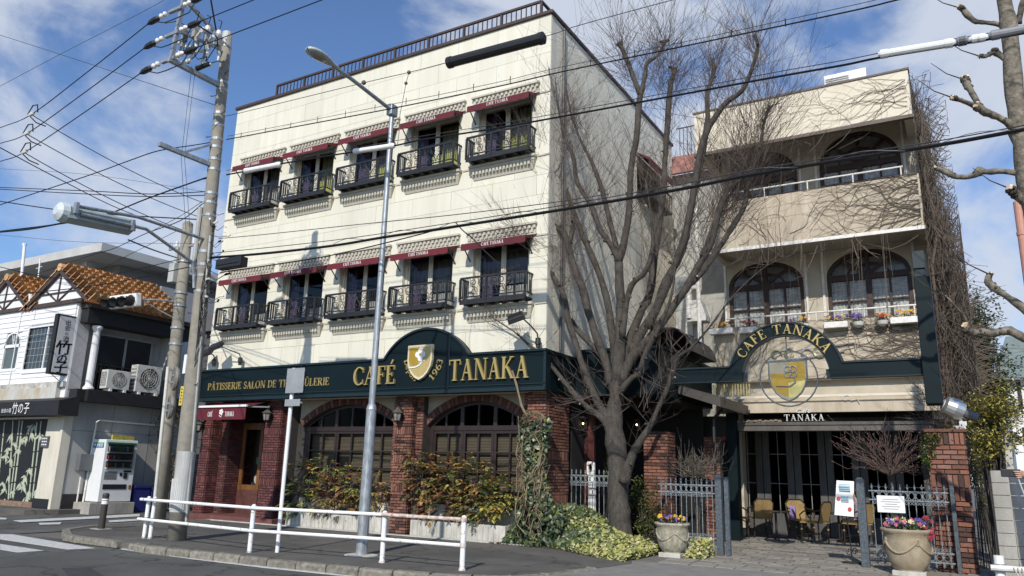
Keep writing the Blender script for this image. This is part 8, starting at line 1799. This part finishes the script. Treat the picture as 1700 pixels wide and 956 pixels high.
# blade sign
bs = thing('blade_sign', 'tall black framed blade sign with black Japanese characters on grey', 'sign', (-25.1, 13.95, 5.1))
obj('case', MB().box(-25.15, -24.97, 13.42, 14.12, 4.16, 6.10), BLK, bs, bevel=.012); obj('face', MB().box(-24.97, -24.955, 13.50, 14.05, 4.22, 6.04), mat('grey sign face', (.56, .56, .56), .5, .06, 3), bs)
fx_ = lambda yc, zc_, s=1: (lambda u, v, d: (-24.953+d, yc+u, zc_+v))
INKB = mat('black ink', (.012, .012, .012), .6)
for i, chx in enumerate('出会の酒'): font_mesh('character', chx, (.20, .20, .13, .22)[i], INKB, bs, fx_(13.78, 5.85-i*.185), .003)
for i, (chx, zc_, s) in enumerate((('竹', 5.0, .50), ('の', 4.66, .34), ('子', 4.38, .42))):
    for e in (0, .008, -.008): font_mesh('character', chx, s, INKB, bs, (lambda e: (lambda u, v, d: (-24.953+d+abs(e)*.1, 13.76+u*1.08+e, zc_+v+e*.6+u*.12)))(e), .003)
obj('strut', MB().bar((-25.05, 14.0, 4.16), (-25.05, 14.2, 3.85), .03).bar((-25.1, 13.6, 4.16), (-25.05, 14.1, 3.8), .02), GALV, bs)
# air conditioners on the ledge, vending machine, bins
def ac_unit(y0, w, hh, lab):
    t = thing('air_conditioner', lab, 'air conditioner', (-24.35, y0+w/2, 3.75), 'air conditioner outdoor units on the ledge'); X1 = -24.28; X0 = X1-.36; zb = 3.84
    body = mat('grey white ac casing', (.58, .58, .55), .5, .1, 5)
    obj('casing', MB().box(X0, X1, y0, y0+w, zb, zb+hh), body, t, bevel=.015)
    c = (X1, y0+w*.50, zb+hh*.52); R = hh*.40
    obj('fan_recess', MB().tube([(X1-.01, c[1], c[2]), (X1+.004, c[1], c[2])], R, 24), mat('dark fan recess', (.07, .068, .06), .7), t)
    mb = MB()
    for i in range(4): mb.tube([(X1+.012, c[1]+R*(.3+.22*i)*math.cos(k*.349), c[2]+R*(.3+.22*i)*math.sin(k*.349)) for k in range(19)], .006, 4)
    for k in range(12): mb.bar((X1+.012, c[1]+R*.1*math.cos(k*.524), c[2]+R*.1*math.sin(k*.524)), (X1+.012, c[1]+R*math.cos(k*.524), c[2]+R*math.sin(k*.524)), .008)
    mb.tube([(X1+.005, c[1], c[2]), (X1+.02, c[1], c[2])], R*.16, 10); obj('fan_grille', mb, body, t)
    mb = MB()
    for k in range(3): a = k*2.094; mb.prism([(c[1]+R*.15*math.cos(a), c[2]+R*.15*math.sin(a)), (c[1]+R*.9*math.cos(a-.35), c[2]+R*.9*math.sin(a-.35)), (c[1]+R*.9*math.cos(a+.35), c[2]+R*.9*math.sin(a+.35))], X1+.005, X1+.008, lambda u, v, d: (d, u, v))
    obj('fan_blade', mb, mat('olive fan blade', (.25, .235, .19), .6), t)
    mb = MB()
    for i in range(6):
        for j in range(4): mb.box(X0+.04+j*.075, X0+.09+j*.075, y0-.004, y0+.01, zb+.08+i*(hh-.14)/6, zb+.08+i*(hh-.14)/6+.07)
    obj('side_louvre', mb, mat('shadow louvre', (.16, .16, .15), .7), t)
    for yy in (y0+.12, y0+w-.2): obj('foot', MB().box(X0+.02, X1+.03, yy, yy+.09, 3.75, zb), WHITEO, t)
ac_unit(14.95, .82, .62, 'smaller air conditioner outdoor unit on the black ledge'); ac_unit(15.98, .95, .92, 'larger air conditioner outdoor unit on the black ledge')
vm = thing('vending_machine', 'white drinks vending machine on a concrete plinth by the restaurant side wall', 'vending machine', (-24.25, 15.55, .24))
V0, V1, VY0, VY1, VZ0, VZ1 = -24.6, -23.9, 15.0, 16.12, .26, 2.20; VW = mat('white machine enamel', (.72, .73, .73), .35, .04, 4)
obj('cabinet', MB().box(V0, V1, VY0, VY1, VZ0, VZ1), VW, vm, bevel=.015)
obj('plinth', MB().box(V0-.05, V1+.14, VY0-.32, VY1+.08, -.12, .24), CONC, vm, bevel=.012)
dw = obj('display_window', MB().box(V1-.001, V1+.004, VY0+.10, VY1-.12, 1.30, 2.06), mat('dark display back', (.03, .035, .035), .4), vm)
cl = [mat('%s can' % n, c, .4) for n, c in (('green', (.08, .22, .05)), ('blue', (.06, .12, .32)), ('red', (.35, .05, .04)), ('brown', (.14, .075, .045)), ('silver', (.42, .42, .42)), ('dark', (.05, .04, .04)))]
for r_ in range(3):
    z = 1.83-r_*.245
    for k in range(10):
        y = VY0+.15+k*.088; ci = rp5.choice(((0, 0, 1, 4, 3), (3, 1, 4, 2, 5), (2, 3, 3, 5, 4))[r_]); obj('can', MB().tube([(V1+.028, y, z), (V1+.028, y, z+.15 if r_ == 0 else z+.12)], .026, 8), cl[ci], dw)
    obj('price_strip', MB().box(V1, V1+.045, VY0+.10, VY1-.12, z-.06, z-.015), mat('pale price strip', (.6, .6, .58), .4), dw)
obj('green_header', MB().box(V1, V1+.03, VY0+.06, VY1-.06, 2.06, 2.12), mat('green header', (.02, .16, .07), .5), dw)
obj('glass_cover', MB().quad((V1+.06, VY0+.08, 1.28), (V1+.06, VY1-.1, 1.28), (V1+.06, VY1-.1, 2.08), (V1+.06, VY0+.08, 2.08)), PANEG, dw)
obj('poster', MB().box(V1, V1+.008, VY0+.1, VY0+.52, .95, 1.2), mat('grey poster', (.24, .25, .25), .5, .3, 12), vm); obj('dispensing_slot', MB().box(V1, V1+.015, VY0+.1, VY0+.9, .65, .8), BLK, vm); obj('coin_panel', MB().box(V1, V1+.02, VY0+.62, VY0+.70, 1.06, 1.16).box(V1, V1+.02, VY0+.76, VY0+.88, .98, 1.16).box(V1, V1+.03, VY0+.74, VY0+1.0, 1.18, 1.24), BLK, vm); obj('return_cup', MB().box(V1, V1+.02, VY0+.98, VY0+1.06, .66, .78), mat('orange brown cup', (.28, .12, .05), .5), vm)
obj('logo_green', MB().box(V0+.06, V1-.08, VY0-.006, VY0+.01, 2.02, 2.10), mat('logo green', (.04, .33, .14), .5), vm); obj('logo_blue', MB().box(V0+.06, V1-.08, VY0-.006, VY0+.01, 1.93, 2.019), mat('logo blue', (.03, .10, .42), .5), vm)
font_mesh('logo_lettering', '伊藤園', .13, WHITE, vm, lambda u, v, d: (V0+.40+u*.85, VY0-.008-d, 2.0+v), .002); obj('logo_leaf', MB().prism(ell(V0+.15, 2.02, .05, .045, 0, 360, 10)[:-1][::-1], VY0-.009, VY0-.006), WHITE, vm)
ys = thing('yellow_topper', 'two small yellow sign blocks on top of the vending machine', 'sign', (-24.1, 15.5, VZ1)); YM = mat('faded yellow sign', (.48, .42, .07), .6, .3, 14, c2=(.25, .21, .04))
obj('block', MB().box(-24.0, -23.93, 15.22, 15.6, VZ1, VZ1+.15), YM, ys); obj('block', MB().box(-24.0, -23.93, 15.64, 15.98, VZ1, VZ1+.13), YM, ys)
for k, (y0, y1, z) in enumerate(((16.25, 16.85, .78), (16.9, 17.45, .72))):
    t = thing('recycling_bin', ['blue recycling bin touching the vending machine', 'blue recycling bin further from the vending machine'][k], 'bin', (-24.2, (y0+y1)/2, 0), 'blue recycling bins'); BL = mat('blue plastic', (.02, .025, .16), .45)
    obj('body', MB().box(-24.5, -23.95, y0, y1, -.1, z-.12), BL, t, bevel=.02); obj('lid', MB().box(-24.52, -23.92, y0-.02, y1+.02, z-.12, z), BL, t, bevel=.03)
# ------------------------------------------------------------------ grey flat roofed building behind
gb = thing('grey_building', 'grey flat roofed building with pale overhanging slab behind the restaurant', 'building', (-40, 22, 0))
c = AT(170, 402, 20); zt, zb = c.z, c.z-.42; GC_ = mat('pale grey slab', (.52, .52, .50), .8, .15, .8, c2=(.40, .40, .385)); GW = mat('mid grey wall', (.26, .26, .255), .85, .1, 1)
obj('roof_slab', MB().box(-75, c.x, 20, 44, zb, zt), GC_, gb); obj('wall', MB().box(-75, c.x-1.6, 22, 44, 0, zb), GW, gb); obj('side_block', MB().box(c.x-1.59, c.x-.2, 23.5, 44, 0, zb-.9), mat('light grey wall', (.34, .34, .34), .85, .1, 1), gb)
obj('column', MB().box(-37.3, -36.9, 20.8, 21.2, 0, zb).box(-43.3, -42.9, 20.8, 21.2, 0, zb), GC_, gb)
gb2 = thing('grey_house', 'dark grey sided house glimpsed between the poles and the cafe', 'house', (-24, 30, 0)); obj('wall', MB().box(-34, -21.6, 26, 36, 0, 8.2), mat('dark grey siding', (.085, .085, .09), .8, .1, 1), gb2)
mb = MB()
for i in range(20): mb.box(-34, -21.59, 25.98, 26, .4*i+.3, .4*i+.33)
obj('siding_joint', mb, mat('darker joint', (.035, .035, .04), .8), gb2); obj('roof', MB().prism([(-34.5, 8.2), (-21.2, 8.2), (-22, 9.2), (-33.5, 9.2)], 25.6, 36.4), mat('slate roof', (.11, .11, .115), .8), gb2)
obj('window', MB().box(-24.2, -22.6, 25.95, 25.99, 3.6, 4.9), DIM, gb2)
for k, (px, py0, py1, Y, lab) in enumerate(((41, 405, 470, 18.5, 'white vent pipe rising above the grey flat roof'), (67, 428, 470, 18.5, 'thin white antenna mast above the tiled gable'))):
    a, b = AT(px, py1, Y), AT(px, py0, Y); t = thing('vent_pipe' if k == 0 else 'antenna', lab, 'pipe' if k == 0 else 'antenna', a)
    obj('tube', MB().tube([a-Vector((0, 0, 2)), b], .07 if k == 0 else .03, 8), WHITE, t)
    if k: obj('element', MB().bar(b+Vector((-.4, 0, -.15)), b+Vector((.35, 0, -.05)), .02).bar(b+Vector((-.2, 0, -.5)), b+Vector((.3, 0, -.45)), .02), WHITE, t)
    else: obj('cowl', MB().lathe(b, [(.09, -.1), (.10, .02)], 10), WHITE, t)
# ================================================================== PEOPLE
def person_mesh(name, J, E, mats, paint, sub=1):
    me = bpy.data.meshes.new(name); me.from_pydata([j[0] for j in J], E, []); o = bpy.data.objects.new(name, me); COL.objects.link(o)
    sk = o.modifiers.new('skin', 'SKIN'); sk.use_smooth_shade = True; me.skin_vertices or me.skin_vertices.new()
    for i, j in enumerate(J): me.skin_vertices[0].data[i].radius = (j[1], j[2] if len(j) > 2 else j[1]); me.skin_vertices[0].data[i].use_root = (i == 0)
    ss_ = o.modifiers.new('sub', 'SUBSURF'); ss_.levels = sub; ss_.render_levels = sub
    ev = bpy.context.evaluated_depsgraph_get(); m = bpy.data.meshes.new_from_object(o.evaluated_get(ev)); bpy.data.objects.remove(o); bpy.data.meshes.remove(me)
    m.materials.clear()
    for q in mats: m.materials.append(q)
    for p in m.polygons: p.material_index = paint(p.center); p.use_smooth = True
    m.name = name; return m
SKIN = mat('skin', (.50, .29, .20), .55, .06, 20); HAIRB = mat('dark brown hair', (.025, .016, .012), .5, .2, 30)
def hand(o, d, up, s):
    """five finger chains rooted in a palm; returns a list of (chain of points, radii)"""
    d = d.normalized(); sd = d.cross(up).normalized()*s; out = []
    for k, (off, ln) in enumerate(((-.027, .066), (-.009, .074), (.009, .070), (.026, .056))):
        b = o+d*.085+sd*off; out.append(([o+d*.03+sd*off*.7, b, b+d*ln*.5-up*.008, b+d*ln*.85-up*.03], [.012, .009, .008, .0065]))
    out.append(([o+d*.02-sd*.025, o+d*.05-sd*.05-up*.01, o+d*.085-sd*.055-up*.02], [.012, .010, .008])); return out
# guest on a chair behind the menu stand (local: faces -y, seat at z .46)
cl_, crz = chairs[4]
guest = thing('person', 'seated guest in a pale mauve patterned top half hidden by the menu stand', 'person', cl_, rz=crz)
J = [((0, .06, .54), .13, .11), ((0, .08, .72), .12, .095), ((0, .05, .93), .15, .10), ((0, .03, 1.06), .07, .06), ((0, .0, 1.13), .05, .052), ((0, -.02, 1.21), .075, .088), ((0, -.02, 1.29), .072, .082), ((0, -.01, 1.345), .04, .05)]
E_ = [(i, i+1) for i in range(7)]
for s in (-1, 1):
    k = len(J); J += [((s*.09, -.02, .54), .085), ((s*.11, -.38, .55), .062), ((s*.11, -.40, .12), .042), ((s*.11, -.50, .05), .035)]; E_ += [(0, k), (k, k+1), (k+1, k+2), (k+2, k+3)]
    k = len(J); J += [((s*.17, .05, 1.0), .055), ((s*.23, -.02, .76), .042), ((s*.14, -.25, .74), .032), ((s*.11, -.31, .74), .028)]; E_ += [(2, k), (k, k+1), (k+1, k+2), (k+2, k+3)]
MAUVE = mat('mauve patterned cloth', (.40, .31, .36), .85, .35, 22, c2=(.18, .13, .16)); NAVY = mat('dark trousers', (.02, .02, .028), .9)
def paintg(c): 
    if c.z > 1.09: return 0
    if c.y < -.235 and c.z > .68: return 0
    return 2 if (c.z < .60) else 1
add('body', person_mesh('body', J, E_, [SKIN, MAUVE, NAVY], paintg), guest, cl_)
mb = MB(); mb.sphere((0, .015, 1.285), .098, 14, 10, (.92, 1.05, 1.02)); mb.sphere((0, .07, 1.20), .075, 10, 8, (1, .7, 1.3)); obj('hair', mb, HAIRB, guest, cl_, smooth=True)
mb = MB(); mb.sphere((0, -.112, 1.225), .016, 8, 6, (.8, 1, 1.2)); 
for s in (-1, 1): mb.sphere((s*.082, -.005, 1.225), .02, 8, 6, (.5, .8, 1.3))
obj('face_relief', mb, SKIN, guest, cl_, smooth=True); mb = MB()
for s in (-1, 1): mb.sphere((s*.03, -.098, 1.25), .010, 8, 6)
mb.box(-.022, .022, -.108, -.10, 1.176, 1.184); obj('eyes_and_mouth', mb, mat('dark facial feature', (.08, .035, .03), .5), guest, cl_)
mb = MB()
for s in (-1, 1):
    for ch_, rr in hand(Vector((s*.11, -.30, .74)), Vector((-s*.3, -1, 0)), Vector((0, 0, 1)), s): mb.tube(ch_, rr, 6)
obj('fingers', mb, SKIN, guest, cl_, smooth=True)
# photographer at the right edge: hand and phone reach into the picture
hp_ = AT(1688, 783, 9.5); ph = Vector((.95, 9.35, -.12))
man = thing('person', 'person mostly outside the right edge holding up a phone with a pale strap', 'person', ph, rz=0)
hl = hp_-ph+Vector((.10, 0, -.03)); 
J = [((0, 0, .93), .15, .11), ((0, 0, 1.12), .14, .105), ((0, 0, 1.36), .17, .11), ((0, 0, 1.50), .07, .065), ((-.01, .0, 1.57), .055), ((-.03, 0, 1.66), .078, .09), ((-.03, 0, 1.74), .075, .085), ((-.02, 0, 1.80), .04)]
E_ = [(i, i+1) for i in range(7)]
for s in (-1, 1):
    k = len(J); J += [((0, s*.10, .88), .10), ((-.02, s*.11, .48), .065), ((0, s*.11, .09), .045), ((-.13, s*.12, .04), .038)]; E_ += [(0, k), (k, k+1), (k+1, k+2), (k+2, k+3)]
for s in (-1, 1):
    k = len(J); w_ = hl+Vector((0, (s+1)*.035, -.02*(s+1))); sh_ = Vector((0, s*.19, 1.42)); el_ = (sh_+w_)/2+Vector((.02, s*.10, -.16)); J += [(tuple(sh_), .06), (tuple(el_), .045), (tuple(el_+(w_-el_)*.75), .032), (tuple(w_), .027)]; E_ += [(2, k), (k, k+1), (k+1, k+2), (k+2, k+3)]
COAT = mat('charcoal coat', (.03, .03, .035), .9)
def paintm(c):
    if c.z > 1.535 and c.x > -.2: return 0
    if c.x < hl.x+.15: return 0
    return 2 if c.z < .9 else 1
add('body', person_mesh('body', J, E_, [SKIN, COAT, NAVY], paintm), man, ph)
mb = MB(); mb.sphere((.0, 0, 1.735), .102, 14, 10, (1, .95, 1.0)); obj('hair', mb, HAIRB, man, ph, smooth=True)
mb = MB(); mb.sphere((-.125, 0, 1.665), .017, 8, 6)
for s in (-1, 1): mb.sphere((-.02, s*.088, 1.665), .021, 8, 6, (.8, .5, 1.3))
obj('face_relief', mb, SKIN, man, ph, smooth=True); mb = MB()
for s in (-1, 1): mb.sphere((-.112, s*.03, 1.69), .011, 8, 6)
mb.box(-.118, -.108, -.024, .024, 1.615, 1.623); obj('eyes_and_mouth', mb, MATS['dark facial feature'], man, ph)
mb = MB(); mb.tube([hl+Vector((.02, 0, 0)), hl+Vector((-.06, 0, 0))], [.030, .036], 8)
for k in range(4): z = .03-.02*k; mb.tube([hl+Vector((-.05, -.01, z*.6)), hl+Vector((-.085-.004*k, -.035, z)), hl+Vector((-.12+.006*k, -.038, z)), hl+Vector((-.135+.008*k, -.018, z))], [.011, .0095, .009, .007], 6)
mb.tube([hl+Vector((-.03, .0, .02)), hl+Vector((-.07, .03, .04)), hl+Vector((-.11, .03, .035))], [.013, .011, .008], 6); obj('fingers', mb, SKIN, man, ph, smooth=True)
phn = thing('phone', 'black phone held level at the right edge by a raised hand', 'phone', hp_); obj('case', MB().box(hp_.x-.14, hp_.x+.03, hp_.y-.02, hp_.y-.008, hp_.z-.055, hp_.z+.025), BLACK, phn, bevel=.006)
obj('strap', MB().tube([hp_+Vector((.0, -.02, -.04)), hp_+Vector((.02, -.03, -.14)), hp_+Vector((.05, -.03, -.27)), hp_+Vector((.09, -.02, -.42))], .006, 5), mat('pale cord', (.62, .60, .54)), phn)
